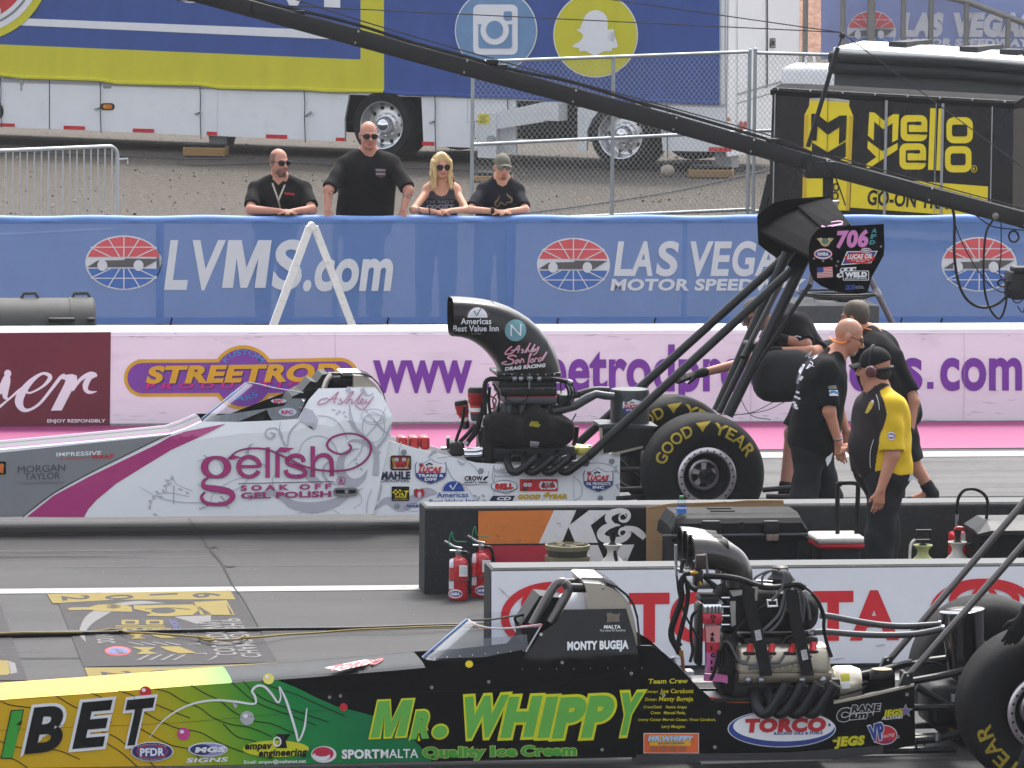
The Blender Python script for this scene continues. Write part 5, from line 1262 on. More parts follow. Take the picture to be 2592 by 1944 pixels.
# cockpit interior, roll hoop, padding, headrest shroud
PAD=M('black_padding',(22,22,24),.55,var=.1,scale=10)
mb=prof(z6([(880,430),(950,330),(1085,265),(1215,245),(1215,420),(1000,560),(860,565)]),YW+.10,YC+.24,PAD);mb.build('cockpit_surround',white)
mb=prof(z6([(1040,280),(1130,175),(1190,190),(1250,110),(1310,105),(1240,240),(1180,345),(1050,350)]),YW+.12,YC+.18,PAD);mb.build('roll_cage_padding',white)
mb=rbox(*z6([(1325,125)])[0],*z6([(1570,260)])[0],YW+.16,YC+.16,PAD,.03,3);mb.build('headrest',white)
ALU=M('brushed_shroud',(206,196,182),.32,.7,var=.06,scale=8)
mb=rod(z6([(1262,250),(1300,160),(1345,115)]),YW+.10,.022,ALU,10,per=4);mb.build('roll_hoop',white)
mb=rod(z6([(1300,112),(1440,112)]),YW+.22,.02,fr,10);mb.build('roll_hoop_brace',white)
pr=z6([(1560,118),(1640,122),(1710,150),(1775,205),(1830,280),(1865,370),(1870,470),(1560,470)])
mb=prof(pr,YW+.09,YC+.21,ALU);mb.build('headrest_shroud',white)
mb=MB();pth=z6([(1655,108),(1735,140),(1800,205),(1850,290),(1878,400)]);mb.loft([[V(x,y,YW+.06),V(x+2,y-3,YW+.06),V(x+2,y-3,YC+.24),V(x,y,YC+.24)]for x,y in pth],fr,smooth=False);mb.build('shroud_strap',white)
mb=prof(z6([(1438,100),(1460,92),(1640,92),(1745,130),(1740,146),(1650,124),(1450,124)]),YW+.14,YC+.16,CHROME);mb.build('shroud_cap',white)
# intake scoop
z2_=Z(2.458,1080,720)
SCP=M('scoop_black',(30,29,29),.3,var=.08,scale=4,coat=.35)
mb=MB();sec=[((148,76),(150,318)),((215,78),(198,322)),((290,84),(250,336)),((360,93),(295,358)),((430,108),(332,385)),((500,133),(362,412)),((565,165),(388,440)),((630,207),(408,466)),((690,260),(424,490)),((740,320),(436,512)),((782,395),(445,530)),((812,470),(450,545)),((832,560),(448,556))]
rings=[]
for i,(tp,bt)in enumerate(sec):
 T_,B_=V(*z2_([tp])[0],YC),V(*z2_([bt])[0],YC);c=(T_+B_)/2;h=(T_-B_)/2;hw=.20+.02*min(1,i/6);rg=[]
 for j in range(28):
  a=2*math.pi*j/28;ca,sa=math.cos(a),math.sin(a);e=.6
  rg.append(c+h*math.copysign(abs(sa)**e,sa)+Vector((0,hw*math.copysign(abs(ca)**e,ca),0)))
 rings.append(rg)
mb.loft(rings,SCP,cap=False)
inn=[[c0+(p-c0)*.93+Vector((.02*i,0,0))for p in rings[i]]for i in range(4)for c0 in[sum(rings[i],Vector())/28]]
mb.loft([rings[0],inn[0],inn[1],inn[2],inn[3]],M('scoop_inside',(12,12,12),.7),cap=False);mb.add(inn[3],[tuple(range(28))],MATS['scoop_inside'])
dd=Dec(mb,onto(bvh_of(mb),YW+.1,.003),9)
LW_=M('scoop_letter_white',(222,222,226),.4);LRED=M('scoop_red',(190,44,44),.4)
T2=lambda s_,x0,y0,x1,y1,h,m,k,**kw:dd.text(s_,z2_([(x0,y0)])[0],z2_([(x1,y1)])[0],h/2.458,m,k,**kw)
dd.ell(*z2_([(316,206)])[0],62/2.458,62/2.458,LW_,1,22,180,360);dd.stroke(z2_([(296,165),(308,195),(345,140)]),[3.5,3,1.2],SCP,2,1)
for i in range(6):a=math.radians(188+i*12);dd.stroke([(z2_([(316+66*math.cos(a),206+66*math.sin(a))])[0]),z2_([(316+76*math.cos(a),206+70*math.sin(a))])[0]],1.2,LRED,1,1);a=math.radians(352-i*12);dd.stroke([(z2_([(316+66*math.cos(a),206+66*math.sin(a))])[0]),z2_([(316+76*math.cos(a),206+70*math.sin(a))])[0]],1.2,LRED,1,1)
T2('Americas',212,246,402,246,36,LW_,1,bold=.02);T2('Best Value Inn',166,290,448,290,36,LW_,1,bold=.02);T2('by Vantage',280,308,340,308,10,MATS['grey_letter'],1)
dd.ell(*z2_([(552,286)])[0],66/2.458,67/2.458,M('teal_disc',(104,152,160),.4),1,30);T2('N',520,322,588,320,72,LW_,2,bold=-.005)
for m_,e,kk in((M('hot_pink_edge',(196,50,110),.4),8,1),(M('silver_letter',(196,200,206),.35),0,2)):
 q=lambda pts,w:dd.stroke(z2_(pts),(w+e)/2.458*.9,m_,kk,6)
 q([(505,405),(530,385),(500,410),(490,432),(530,425),(575,380),(568,425)],5);q([(525,412),(580,400)],4);q([(600,400),(590,408),(602,415),(588,428)],5);q([(606,426),(642,370),(640,372),(618,424),(628,404),(638,420)],5);q([(642,422),(672,372),(652,418)],5);q([(655,412),(668,402),(656,400),(654,418),(672,412)],5);q([(676,398),(672,414),(696,388),(682,424),(660,440)],5)
 q([(560,448),(530,440),(505,455),(540,470),(530,492),(490,495),(472,486),(500,476)],6);q([(570,465),(552,478),(556,492),(574,470),(576,488)],5);q([(580,490),(590,464),(600,466),(604,486)],5);q([(608,505),(628,500),(640,440),(650,430),(632,470)],5);q([(655,462),(642,478),(655,484),(664,466),(655,462)],5);q([(668,484),(676,460),(690,460)],5);q([(712,452),(696,466),(704,478),(745,420),(716,474)],5)
T2('DRAG RACING',490,534,735,512,22,LW_,2,sh=.15,bold=.06)
mb.build('intake_scoop',white)
m2=rbox(*z2_([(438,548)])[0],*z2_([(836,574)])[0],YC-.21,YC+.21,SCP,.006);m2.build('scoop_flange',white)
for x in(482,530,592,640,690,742,795):m2=MB();m2.ball(V(*z2_([(x,560)])[0],YC-.215),.008,STEEL,8);m2.build('rivet',white)
# engine
ENB=M('engine_black',(24,24,25),.45,.3,var=.15,scale=20,bump=.05);ENG=M('dull_engine_grey',(74,77,80),.45,.5,var=.12,scale=10)
zE=Z(5.027,1120,900)
m2=rbox(*zE([(715,330)])[0],*zE([(1455,425)])[0],YC-.18,YC+.18,ENB,.01);m2.build('injector_body',white)
m2=rbox(*zE([(745,415)])[0],*zE([(1460,520)])[0],YC-.2,YC+.2,ENB,.012);rbox(*zE([(790,528)])[0],*zE([(1462,622)])[0],YC-.21,YC+.2,ENG,.008,mb=m2);rbox(*zE([(740,408)])[0],*zE([(1464,436)])[0],YC-.21,YC+.2,ENG,.004,mb=m2);rbox(*zE([(830,520)])[0],*zE([(1462,528)])[0],YC-.205,YC+.2,LRED,0,mb=m2);m2.build('intake_manifold',white)
for x in(895,1058,1165,1280,1328,1382):m2=MB();m2.ball(V(*zE([(x,428)])[0],YC-.214),.006,RED if x in(895,1280)else BLACK,8);m2.build('rivet',white)
m2=rbox(*zE([(700,640)])[0],*zE([(1500,860)])[0],YC-.12,YC+.16,ENB,.02)
for x in(790,850,1020,1195,1380):rod(zE([(x,620),(x-10,760)]),YC-.17,.026,ENG if x not in(1380,)else ENB,10,m2)
m2.build('engine_block',white)
hs_=rod(zE([(540,760),(535,500),(545,350),(600,300),(700,296),(900,298),(1200,292),(1400,300),(1520,318),(1660,362)]),YC-.23,.017,HOSE,8,per=5)
for x0,x1 in((890,940),(970,1020),(1205,1252)):rod(zE([(x0,298),(x1,297)]),YC-.23,.02,STEEL,8,hs_)
rod(zE([(1590,330),(1640,350)]),YC-.23,.021,STEEL,8,hs_);hs_.build('fuel_rail',white)
m2=rbox(*zE([(1078,268)])[0],*zE([(1148,318)])[0],YC-.27,YC-.2,STEEL,.006);rod(zE([(1108,318),(1102,420)]),YC-.24,.006,STEEL,6,m2);m2.build('nozzle_block',white)
BLK=M('black_ballistic_cloth',(28,26,26),.9,var=.15,scale=18,bump=.3)
m2=MB();b_=bmesh.new();bmesh.ops.create_cube(b_,size=1);bmesh.ops.subdivide_edges(b_,edges=b_.edges[:],cuts=14,use_grid_fill=True)
p0,p1=V(*zE([(562,1185)])[0],YC-.34),V(*zE([(1705,740)])[0],YC-.34);cc=(p0+p1)/2
for v in b_.verts:
 u,vv,w=v.co.x*2,v.co.y*2,v.co.z*2;n_=(abs(u)**5+abs(vv)**5+abs(w)**3.2)**(1/4.4);n_=max(n_,.001);q_=max(abs(u),abs(vv),abs(w))/n_
 hump=.05*math.exp(-((u-.1)/.25)**2)*max(0,w)-.035*math.exp(-((u+.25)/.12)**2)*max(0,w)-.02*math.exp(-((u-.5)/.12)**2)*max(0,w)-.05*max(0,u-.5)*max(0,w)
 v.co=Vector((cc.x+(p1.x-p0.x)/2*u*q_,YC-.16+.2*vv*q_+.006*math.sin(u*9)*math.sin(w*7),cc.z+(p1.z-p0.z)/2*w*q_+hump))
m2.bm(b_,BLK,True)
dd=Dec(m2,onto(bvh_of(m2),YC-.3,.003),8)
dd.poly(zE([(1105,870),(1130,835),(1220,840),(1225,870),(1250,878),(1215,915),(1160,905),(1100,895)]),M('faded_yellow_print',(150,140,30),.8,var=.4,scale=40),1);dd.poly(zE([(1117,1085),(1228,1095),(1224,1165),(1112,1155)]),M('white_tag',(200,198,200),.7,var=.15,scale=50),1)
for i in range(3):dd.stroke(zE([(1125,1108+i*17),(1215,1115+i*17)]),1.6,M('tag_ink',(110,108,112),.7),2,1)
for x0,x1 in((930,1035),(1350,1455)):dd.poly(zE([(x0,800),(x1,800),(x1,1040),(x0+5,1030)]),M('cloth_strap',(36,33,33),.85,var=.1),1)
m2.build('engine_blanket',white)
m2=rbox(*zE([(640,1150)])[0],*zE([(1690,1360)])[0],YC-.22,YC+.2,ENB,.02);rbox(*zE([(500,900)])[0],*zE([(720,1380)])[0],YC-.2,YC+.15,ENB,.03,mb=m2);m2.build('cylinder_head',white)
for pts in([(870,1300),(890,1275),(1200,1290),(1360,1300)],[(870,1240),(885,1225),(980,1228)],[(1015,1225),(1080,1225)],[(1295,1220),(1345,1213)],[(1425,1215),(1500,1210)],[(1510,1290),(1560,1275),(1620,1270)]):rod(zE(pts),YC-.245,.006,CHROME,6).build('chrome_line',white)
m2=rod(zE([(270,1215),(420,1212),(510,1190)]),YC-.2,.022,CHROME,12);rod(zE([(275,1262),(430,1262),(500,1250)]),YC-.2,.026,CHROME,12,m2);rod(zE([(300,1310),(470,1310),(520,1330)]),YC-.18,.03,ENB,12,m2);m2.build('water_outlet',white)
PIPE=M('header_black',(34,35,37),.45,.3,var=.12,scale=14)
for i in range(4):
 dx=[0,215,425,640][i]
 m2=rod(zE([(825+dx*.98,1270),(832+dx,1380),(880+dx,1470),(950+dx,1480),(1030+dx,1430),(1110+dx,1370),(1205+dx*1.0,1290)]),[YC-.24,YC-.30,YC-.34,YC-.36,YC-.37,YC-.38,YC-.39],[.028]*37,PIPE,14,per=6)
 a,b=V(*zE([(1200+dx,1294)])[0],YC-.39),V(*zE([(1110+dx,1370)])[0],YC-.38);m2.tube([a+(a-b).normalized()*.0,a+(b-a)*.3+(a-b).normalized()*.05],[.0235,.02],M('pipe_inside',(8,8,8),.9),12);m2.build('exhaust_pipe',white)
m2=prof(zE([(1080,1345),(1880,1345),(1850,1410),(1040,1410)]),YC-.32,YC-.31,ENG);m2.build('exhaust_brace',white)
MRED=M('magneto_red',(164,34,36),.35,.2,var=.1,scale=16);MORG=M('magneto_orange',(196,74,52),.5)
for bx,by,tx,ty,s_,Y in((300,930,235,590,.85,YC+.03),(420,830,425,430,1.,YC-.12)):
 A_,T_=V(*zE([(bx,by)])[0],Y),V(*zE([(tx,ty)])[0],Y);ax=T_-A_;L=ax.length;m2=MB();r_=.042*s_
 m2.lathe([(0,0),(r_*.7,0),(r_*.85,L*.1),(r_*.95,L*.25)],A_,ENG,ax,18);m2.lathe([(r_*.95,L*.25),(r_*1.02,L*.5)],A_,MORG,ax,18);m2.lathe([(r_*1.03,L*.30),(r_*1.03,L*.42)],A_,WHITE,ax,18);m2.lathe([(r_*1.02,L*.5),(r_*1.35,L*.6),(r_*1.3,L*.72),(r_*1.45,L*.8),(r_*1.4,L*.9)],A_,MRED,ax,18);m2.lathe([(r_*1.42,L*.9),(r_*1.4,L),(r_*1.1,L*1.06),(0,L*1.07)],A_,BLKPL,ax,18)
 m2.build('magneto',white)
for pts,r_ in(([(520,420),(540,560),(480,800),(430,960),(330,1090),(290,1140)],.02),([(600,400),(590,600),(610,800),(560,1000)],.012),([(640,360),(720,500),(700,700),(640,800)],.007),([(280,640),(250,860),(200,1000),(170,1090)],.012),([(420,880),(320,1000),(220,1100)],.016),([(70,1040),(70,1180)],.012),([(480,950),(500,1100),(560,1200)],.02),([(700,470),(640,560),(660,660),(600,680)],.006),([(580,500),(680,560),(660,640)],.006)):
 rod(zE(pts),YC-.14,r_,HOSE if r_>.0065 else M('red_wire',(140,40,60),.5),8,per=5).build('hose',white)
rod(zE([(290,1140),(325,1100)]),YC-.16,.022,STEEL,10).build('hose_fitting',white);rod(zE([(70,1030),(70,1055)]),YC-.14,.014,WHITE,8).build('breather_cap',white)
m2=rbox(*zE([(100,1100)])[0],*zE([(290,1290)])[0],YC-.18,YC+.05,ENB,.03,3);rod(zE([(-20,1180),(110,1190)]),YC-.1,.012,CHROME,8,m2);m2.build('fuel_pump',white)
for x in(232,330,420):rbox(*z5([(x,20)])[0],*z5([(x+78,130)])[0],YC-.1,YC+.08,MRED,.02,3).build('ignition_coil',white)
for i in range(5):rod(zE([(1560+i*22,360+i*6),(1600+i*20,470),(1570+i*20,620)]),YC-.2+.01*i,.007,STEEL if i%2 else HOSE,6,per=4).build('braided_line',white)
for pts in([(830,450),(800,540),(900,600),(1010,600),(1080,540),(1100,440)],[(1660,470),(1600,560),(1450,640),(1260,690)],[(1660,520),(1500,640),(1300,680)],[(1660,460),(1730,470),(1740,540)],[(500,640),(480,800),(380,960)],[(1500,330),(1510,480)],[(1700,740),(1640,850)]):rod(zE(pts),YC-.24,.005,HOSE,6,per=5).build('ignition_lead',white)
m2=rbox(*zE([(1480,500)])[0],*zE([(1640,640)])[0],YC-.2,YC+.1,ENB,.01);m2.build('distribution_block',white)
# big hoses to the catch tank
rod(zE([(1280,730),(1500,690),(1680,640),(1850,540),(1960,490),(2060,510),(2180,520)]),YC-.16,[.030,.034,.034,.034,.03,.03,.028],ENG,14).build('breather_hose',white)
rod(zE([(1480,560),(1700,500),(1930,440),(2120,440)]),YC+.1,.026,PIPE,12,per=4).build('breather_hose',white)
CANM=M('catch_tank_grey',(62,65,66),.4,.4,var=.1,scale=8)
c0=V(*z2_([(1262,880)])[0],YC);c1=V(*z2_([(1262,650)])[0],YC);m2=MB();H_=c1.z-c0.z
m2.lathe([(0,0),(.143,0),(.143,H_-.02),(.138,H_),(.12,H_+.004),(0,H_+.006)],c0,CANM,n=32)
dd=Dec(m2,onto(bvh_of(m2),YC-.14,.003),8);a,b=z2_([(1220,712),(1342,815)]);shield(dd,*a,*b,1,['OIL']);m2.build('catch_tank',white)
m2=prof(z2_([(1085,895),(1420,893),(1420,1000),(1330,1012),(1100,1052)]),YC-.22,YC-.2,ENB);prof(z2_([(1075,872),(1130,868),(1440,882),(1420,896),(1085,896)]),YC-.22,YC+.1,ENG,mb=m2);prof(z2_([(1075,895),(1092,895),(1100,1055),(1085,1055)]),YC-.225,YC-.2,ALU,mb=m2);m2.build('tank_support',white)
prof(z2_([(1150,1052),(1345,1006),(1348,1018),(1160,1064)]),YW+.0,YW+.02,ALU).build('rear_rail',white)
for pts,Y,r_ in(([(1560,1150),(1640,1130)],YW+.1,.02),([(1560,1240),(1660,1236)],YW+.06,.02),([(1560,1262),(1660,1255)],YW+.02,.018),([(1560,1220),(1640,1260)],YW+.1,.016),([(1560,1160),(1640,1230)],YC+.2,.02),([(1450,1180),(1455,1120),(1460,1080)],YC+.2,.02)):rod(pts,Y,r_,fr,8).build('rear_frame_tube',white)
m2=rbox(1640,1140,1760,1260,YC-.2,YC+.2,ENB,.05,3);m2.build('differential',white);m2=MB();m2.tube([V(1790,1207,YC-.7),V(1790,1207,YC-.7)+Vector((0,1.4,0))],.06,ENB,14);m2.build('rear_axle',white)
rod(zE([(1700,1140),(1890,1155)]),YC+.1,.008,CHROME,8).build('chrome_line',white);rbox(*zE([(1700,1160)])[0],*zE([(1900,1280)])[0],YC-.05,YC+.12,M('fire_bottle_yellow',(196,190,90),.35,.3),.03,3).build('bottle',white)
# wheels
slick(white,1790,1207,YW-.55)
cfar=V(1790,1207,YW-.55)+Vector((0,1.27,0))
def pix(p):
 q=p-EYE;w=q.dot(FW);return(CX+FPX*q.dot(RT)/w,CY-FPX*q.dot(UP)/w)
slick(white,*pix(cfar),cfar.y)
# wing and its struts
WB=M('wing_black',(15,14,15),.75,var=.1,scale=5,spec=.06);YN,YF2=YC-.76,YC+.76
z3=Z(2.458,1692,500)
m2=prof(z3([(940,185),(1340,165),(1344,300),(1340,360),(1262,500),(1240,592),(1180,600),(1110,597),(1020,580),(950,550),(905,515),(880,460),(873,400),(875,300),(890,245)]),YN,YN+.012,WB)
dd=Dec(m2,flat(YN,.0025))
T3=lambda s_,x0,y0,x1,y1,h,m,k,**kw:dd.text(s_,z3([(x0,y0)])[0],z3([(x1,y1)])[0],h/2.458,m,k,**kw)
PK=M('number_pink',(206,60,150),.4);PK2=M('number_pale_pink',(214,130,190),.4)
T3('706',1040,308,1240,300,100,PK2,1,sh=.12,bold=.05,out=M('number_edge',(60,20,60),.4),ow=.02);
vs_,fs_=None,None
def halftext():
 for y0,y1,m_ in((262,308,PK),(238,262,M('number_mid_pink',(210,96,172),.4))):pass
TEAL=M('teal_letter',(60,140,146),.4)
for i,ch in enumerate('AFD'):T3(ch,1262-i*6,218+i*36,1296-i*6,218+i*36,26,TEAL,1,sh=.2,bold=.06)
dd.poly(z3([(922,255),(950,250),(975,262),(1000,250),(1030,255),(1010,275),(995,300),(975,306),(955,298),(940,275)]),M('tan_print',(190,170,130),.5,var=.3,scale=60),1);dd.ell(*z3([(976,272)])[0],9,8,M('green_print',(90,120,90),.5,var=.4,scale=50),2,14)
a=z3([(962,351)])[0];nhra(dd,*a,24,14,1)
dd.poly(z3([(1110,335),(1302,332),(1262,408),(1075,420)]),WHITE,1);dd.poly(z3([(1116,340),(1294,337),(1258,403),(1084,413)]),BLUE,2);dd.ell(*z3([(1190,376)])[0],38,14.5,RED,3,24);T3('LUCAS OIL',1112,382,1268,376,28,WHITE,4,sh=.25,bold=.05);T3('Drag Racing',1140,393,1250,389,9,WHITE,4);T3('Series',1168,402,1220,400,9,WHITE,4)
a=z3([(1230,330)])[0];nhra(dd,*a,14,7,4)
dd.poly(z3([(924,435),(1020,428),(1022,494),(926,500)]),WHITE,1)
for i in range(7):dd.poly(z3([(924,435+i*9.6),(1020,428+i*9.6),(1020,433+i*9.6),(924,440+i*9.6)]),RED,2)
dd.poly(z3([(924,435),(964,432),(965,464),(925,467)]),BLUE,3)
dd.poly(z3([(1075,438),(1170,432),(1160,470),(1060,500),(1044,488)]),WHITE,1)
for i in range(6):
 for j in range(3):
  if(i+j)%2:x,y=1060+i*18-j*6,442+j*16;dd.poly(z3([(x,y),(x+16,y-1),(x+12,y+13),(x-4,y+14)]),BLACK,2)
dd.rrect(*z3([(1085,455)])[0],*z3([(1248,516)])[0],3,WHITE,3);dd.rrect(*z3([(1089,459)])[0],*z3([(1244,512)])[0],2.5,BLACK,4);T3('WELD',1098,494,1236,492,30,WHITE,5,bold=.08);T3('RACING',1100,509,1234,507,10,WHITE,5,bold=.02)
T3('25',1098,572,1160,570,28,BLUE,1,sh=.2,bold=.08);T3('NATIONAL',1164,558,1212,556,8,LIL,1);T3('RECORDS',1164,568,1218,567,8,LIL,1)
m2.build('wing_endplate',white)
for x,y in((1322,305),(1055,398),(905,380),(962,395),(1014,382),(1045,425)):m3=MB();m3.ball(V(*z3([(x,y)])[0],YN-.003),.009,STEEL,8);m3.build('rivet',white)
m2=prof(z3([(553,112),(600,70),(660,30),(760,8),(1003,-8),(1006,120),(960,300),(900,400),(760,430),(700,395),(620,340),(560,290)]),YF2-.012,YF2,WB);m2.build('wing_endplate',white)
m2=MB()
elems=[([(1922,581),(1948,560),(1985,540),(2030,524)],[(2046,646),(2072,622),(2100,606),(2130,592)]),([(2018,520),(2060,508),(2100,500)],[(2098,592),(2126,576),(2152,567)])]
for fa,na in elems:
 A_=[V(x,y,YF2-.01)for x,y in fa];B_=[V(x,y,YN+.01)for x,y in na];lowv=Vector((.012,0,-.03))
 ra=A_+[p+lowv for p in A_[::-1]];rb=B_+[p+lowv for p in B_[::-1]]
 m2.loft([ra,rb],WB,smooth=False)
dd=Dec(m2,onto(bvh_of(m2),YC,.003),6)
dd.stroke(z3([(930,195),(1000,160),(1070,150),(1080,165),(1000,180),(940,190)]),2,PK2,1);dd.stroke(z3([(960,205),(1030,180),(1085,172)]),1.6,PK2,1)
m2.build('wing_plane',white)
for(x0,y0,Y0),(x1,y1,Y1),r_,nm in(((1487,1157,YC-.30),(2016,672,YC-.28),.033,'wing_strut'),((1440,1143,YC+.30),(1985,652,YC+.28),.033,'wing_strut'),((1842,1052,YC-.26),(2048,632,YC-.22),.042,'wing_strut'),((1814,1040,YC+.26),(1992,640,YC+.22),.038,'wing_strut'),((1880,905,YC-.24),(1975,720,YC+.1),.022,'wing_brace'),((1820,1045,YC-.2),(1905,868,YC-.1),.024,'wing_brace'),((1890,960,YC-.26),(2052,718,YC-.35),.016,'wing_brace'),((1888,868,YC+.22),(1925,874,YC-.26),.024,'wing_brace')):
 m3=MB();m3.tube([V(x0,y0,Y0),V(x1,y1,Y1)],r_,fr,12);m3.build(nm,white)
m3=prof(z3([(740,420),(800,330),(880,340),(870,400),(840,440),(780,450)]),YC-.34,YC-.3,WB);m3.build('wing_bracket',white)
# parachute bag behind the axle
zB=Z(2.458,1692,500)
m2=MB();c=V(*zB([(720,1110)])[0],YC-.05);m2.ball((0,0,0),1,M('parachute_pack',(40,41,42),.85,var=.15,scale=14,bump=.3),20)
for v in m2.v:v.xyz=c+Vector((math.copysign(abs(v.x)**.6,v.x)*.23,math.copysign(abs(v.y)**.7,v.y)*.22,math.copysign(abs(v.z)**.75,v.z)*.19+.02*v.x))
m2.build('parachute_pack',white)
rod([(1930,1240),(2130,1225)],YC-.3,.02,fr,8).build('wheelie_bar',white)
rod([(1940,1256),(2130,1262)],YC-.1,.02,fr,8).build('wheelie_bar',white)
for pts in([(1820,1050),(1900,1045),(1980,1005)],[(1850,1052),(1935,1040),(1985,1018)],[(1870,1000),(1900,1050),(1950,1062)]):rod(pts,YC+.3,.003,HOSE,5,per=5).build('release_cable',white)
# ================================================================ black dragster
YB=31.74;YD=YB+.30
BCR=[(-900,1850),(0,1774),(485,1738),(800,1714),(1105,1690),(1340,1668),(1700,1650)]
def zcb(px):
 for(a,b),(c,e)in zip(BCR,BCR[1:]):
  if a<=px<=c:return V(px,b+(e-b)*(px-a)/(c-a),YB).z
 return 9
def BP_(x,y,k=0):
 zc=zcb(x);Yq=YB
 for _ in range(4):
  z=V(x,y,Yq).z;Yq=YB+max(0,z-zc)*.22
 return V(x,y,Yq-.003*k)
mirb=lambda p:Vector((p.x,2*YD-p.y,p.z))
black=thing('black_dragster',G(1600,1965),'black rail dragster lettered MR. WHIPPY with yellow and green nose and three curved intake pipes','dragster')
# body paint: yellow nose running into green, a real two-colour fade in the wrap
def fade(name,rg=.25,ct=.35,dk=1.):
 m=bpy.data.materials.new(name);MATS[name]=m;m.use_nodes=True;t=m.node_tree;b=t.nodes['Principled BSDF']
 b.inputs['Roughness'].default_value=rg;b.inputs['Specular IOR Level'].default_value=.3;b.inputs['Coat Weight'].default_value=ct;b.inputs['Coat Roughness'].default_value=.03
 tc=t.nodes.new('ShaderNodeTexCoord');sp=t.nodes.new('ShaderNodeSeparateXYZ');t.links.new(tc.outputs['Object'],sp.inputs[0])
 r=t.nodes.new('ShaderNodeMapRange');ox=black.location.x
 r.inputs[1].default_value=V(0,1850,YB).x-ox;r.inputs[2].default_value=V(950,1850,YB).x-ox
 mm=t.nodes.new('ShaderNodeMath');mm.operation='MULTIPLY_ADD';mm.inputs[1].default_value=.35;t.links.new(sp.outputs[2],mm.inputs[0]);t.links.new(sp.outputs[0],mm.inputs[2])
 t.links.new(mm.outputs[0],r.inputs[0])
 cr=t.nodes.new('ShaderNodeValToRGB');e=cr.color_ramp.elements
 e[0].position=.0;e[0].color=(*lin((214,172,28)),1);e[1].position=1;e[1].color=(*lin((10,116,66)),1)
 for p,c in((.42,(208,168,24)),(.58,(150,170,28)),(.72,(76,152,44)),(.84,(24,134,66))):
  q=e.new(p);q.color=(*lin(c),1)
 t.links.new(r.outputs[0],cr.inputs[0]);t.links.new(cr.outputs[0],b.inputs['Base Color'])
 return m
NOSE=fade('yellow_green_wrap');NOSET=fade('yellow_green_top_wrap',.5,0.);CARBT=M('black_top_wrap',(7,7,9),.3,spec=.08)
CARB=M('gloss_black_wrap',(8,8,9),.2,var=.1,scale=2,coat=.15)
up=[(-900,1852),(-400,1806),(0,1772),(250,1754),(485,1736),(800,1713.6),(1000,1697),(1077,1690),(1200,1682),(1320,1668),(1345,1640),(1372,1600),(1406,1577),(1428,1543),(1500,1542),(1585,1541),(1607,1616),(1616,1657),(1617,1700),(1617,1780)]
lo=[(1610,1917),(1200,1926),(800,1934),(400,1940),(0,1946),(-900,1958)]
mb=MB();d=Dec(mb,BP_,40);d.poly(up+lo,CARB,0)
mb.add([mirb(p)for p in mb.v],[f[::-1]for f in mb.f],CARB)
def stripb(pts,mats,crown=0.,steps=10,split=None):
 rows=[]
 for x,y in pts:
  a=BP_(x,y);b=mirb(a);rows.append([a.lerp(b,t)+Vector((0,0,crown*(1-(2*t-1)**4)))for t in np.linspace(0,1,steps+1)])
 for r0,r1 in zip(rows,rows[1:]):
  for j in range(steps):mb.add([r0[j],r0[j+1],r1[j+1],r1[j]],[(0,1,2,3)],mats,True)
P6=[(q.x,q.y)for q in crom([(*p,0)for p in up[:8]],6)]
stripb(P6[:27],NOSET,.012);stripb(P6[26:],CARBT,.012)
stripb(lo,CARB,0,1);stripb([up[-1],lo[0]],CARB,0,1);stripb(up[15:],CARB,0,2);stripb(up[:1]+lo[-1:],CARB,0,1)
d=Dec(mb,BP_,30);zn=Z(2.765,0,1380);zm=Z(2.458,800,1380);zk=Z(2.23,1600,1300)
d.poly([(-900,1853),(-400,1807),(0,1773.5),(250,1755.5),(485,1737.5),(701,1721),(750,1740),(800,1765),(849,1787),(900,1800),(942,1811),(985,1830),(1020,1850),(1044,1868),(1068,1895),(1093,1927),(800,1933),(400,1939),(0,1945),(-900,1957)],NOSE,1)
d=Dec(mb,BP_,0)
WAV=M('wave_line_black',(18,22,14),.3,coat=.6)
for pts in([(0,1090),(80,1120),(240,1140)],[(390,1055),(450,1090),(520,1130),(640,1180),(780,1240)],[(640,1035),(700,1060),(800,1110)],[(830,1020),(900,1040),(1000,1080),(1080,1110),(1200,1160),(1330,1210)],[(1080,1005),(1180,1030),(1280,1090),(1400,1140),(1480,1200),(1600,1250),(1760,1280),(1900,1340)],[(1340,980),(1420,1030),(1540,1090),(1640,1170),(1780,1230),(1900,1250),(2060,1320)],[(1620,960),(1680,1010),(1760,1080),(1860,1130),(2000,1180),(2212,1260)],[(1700,950),(1790,1040),(1900,1100),(2100,1170),(2300,1240)],[(1830,945),(1900,990),(2060,1040),(2220,1110),(2420,1200)],[(1010,1170),(1120,1230),(1240,1280),(1400,1310),(1530,1380),(1700,1450)],[(960,1270),(1080,1340),(1200,1400),(1330,1430),(1400,1500)],[(700,1300),(820,1350),(930,1440),(1030,1500),(1090,1560)],[(560,1500),(420,1440),(300,1420)],[(0,1370),(60,1400),(160,1420)],[(1560,1250),(1660,1340),(1800,1380),(1900,1470)],[(740,1380),(860,1460),(960,1550)],[(0,1480),(100,1500),(190,1556)]):
 d.stroke(zn(pts),[2.4]*len(pts),WAV,2,6)
WH2=M('letter_white',(228,228,230),.3,coat=.5)
d.stroke(zn([(1045,1350),(1120,1250),(1220,1170),(1350,1110),(1500,1085),(1650,1095),(1780,1110),(1785,1060),(1765,1020),(1800,985),(1850,990),(1900,1040),(1945,1100),(1965,1060),(1955,990),(2000,1080),(2040,1200),(2075,1320),(2090,1370),(2130,1280),(2148,1140)]),[1,3,4,5,5.5,6,5,6,6,6,6,6,5,4,3,6,6,6,4,5,3],WH2,3,8)
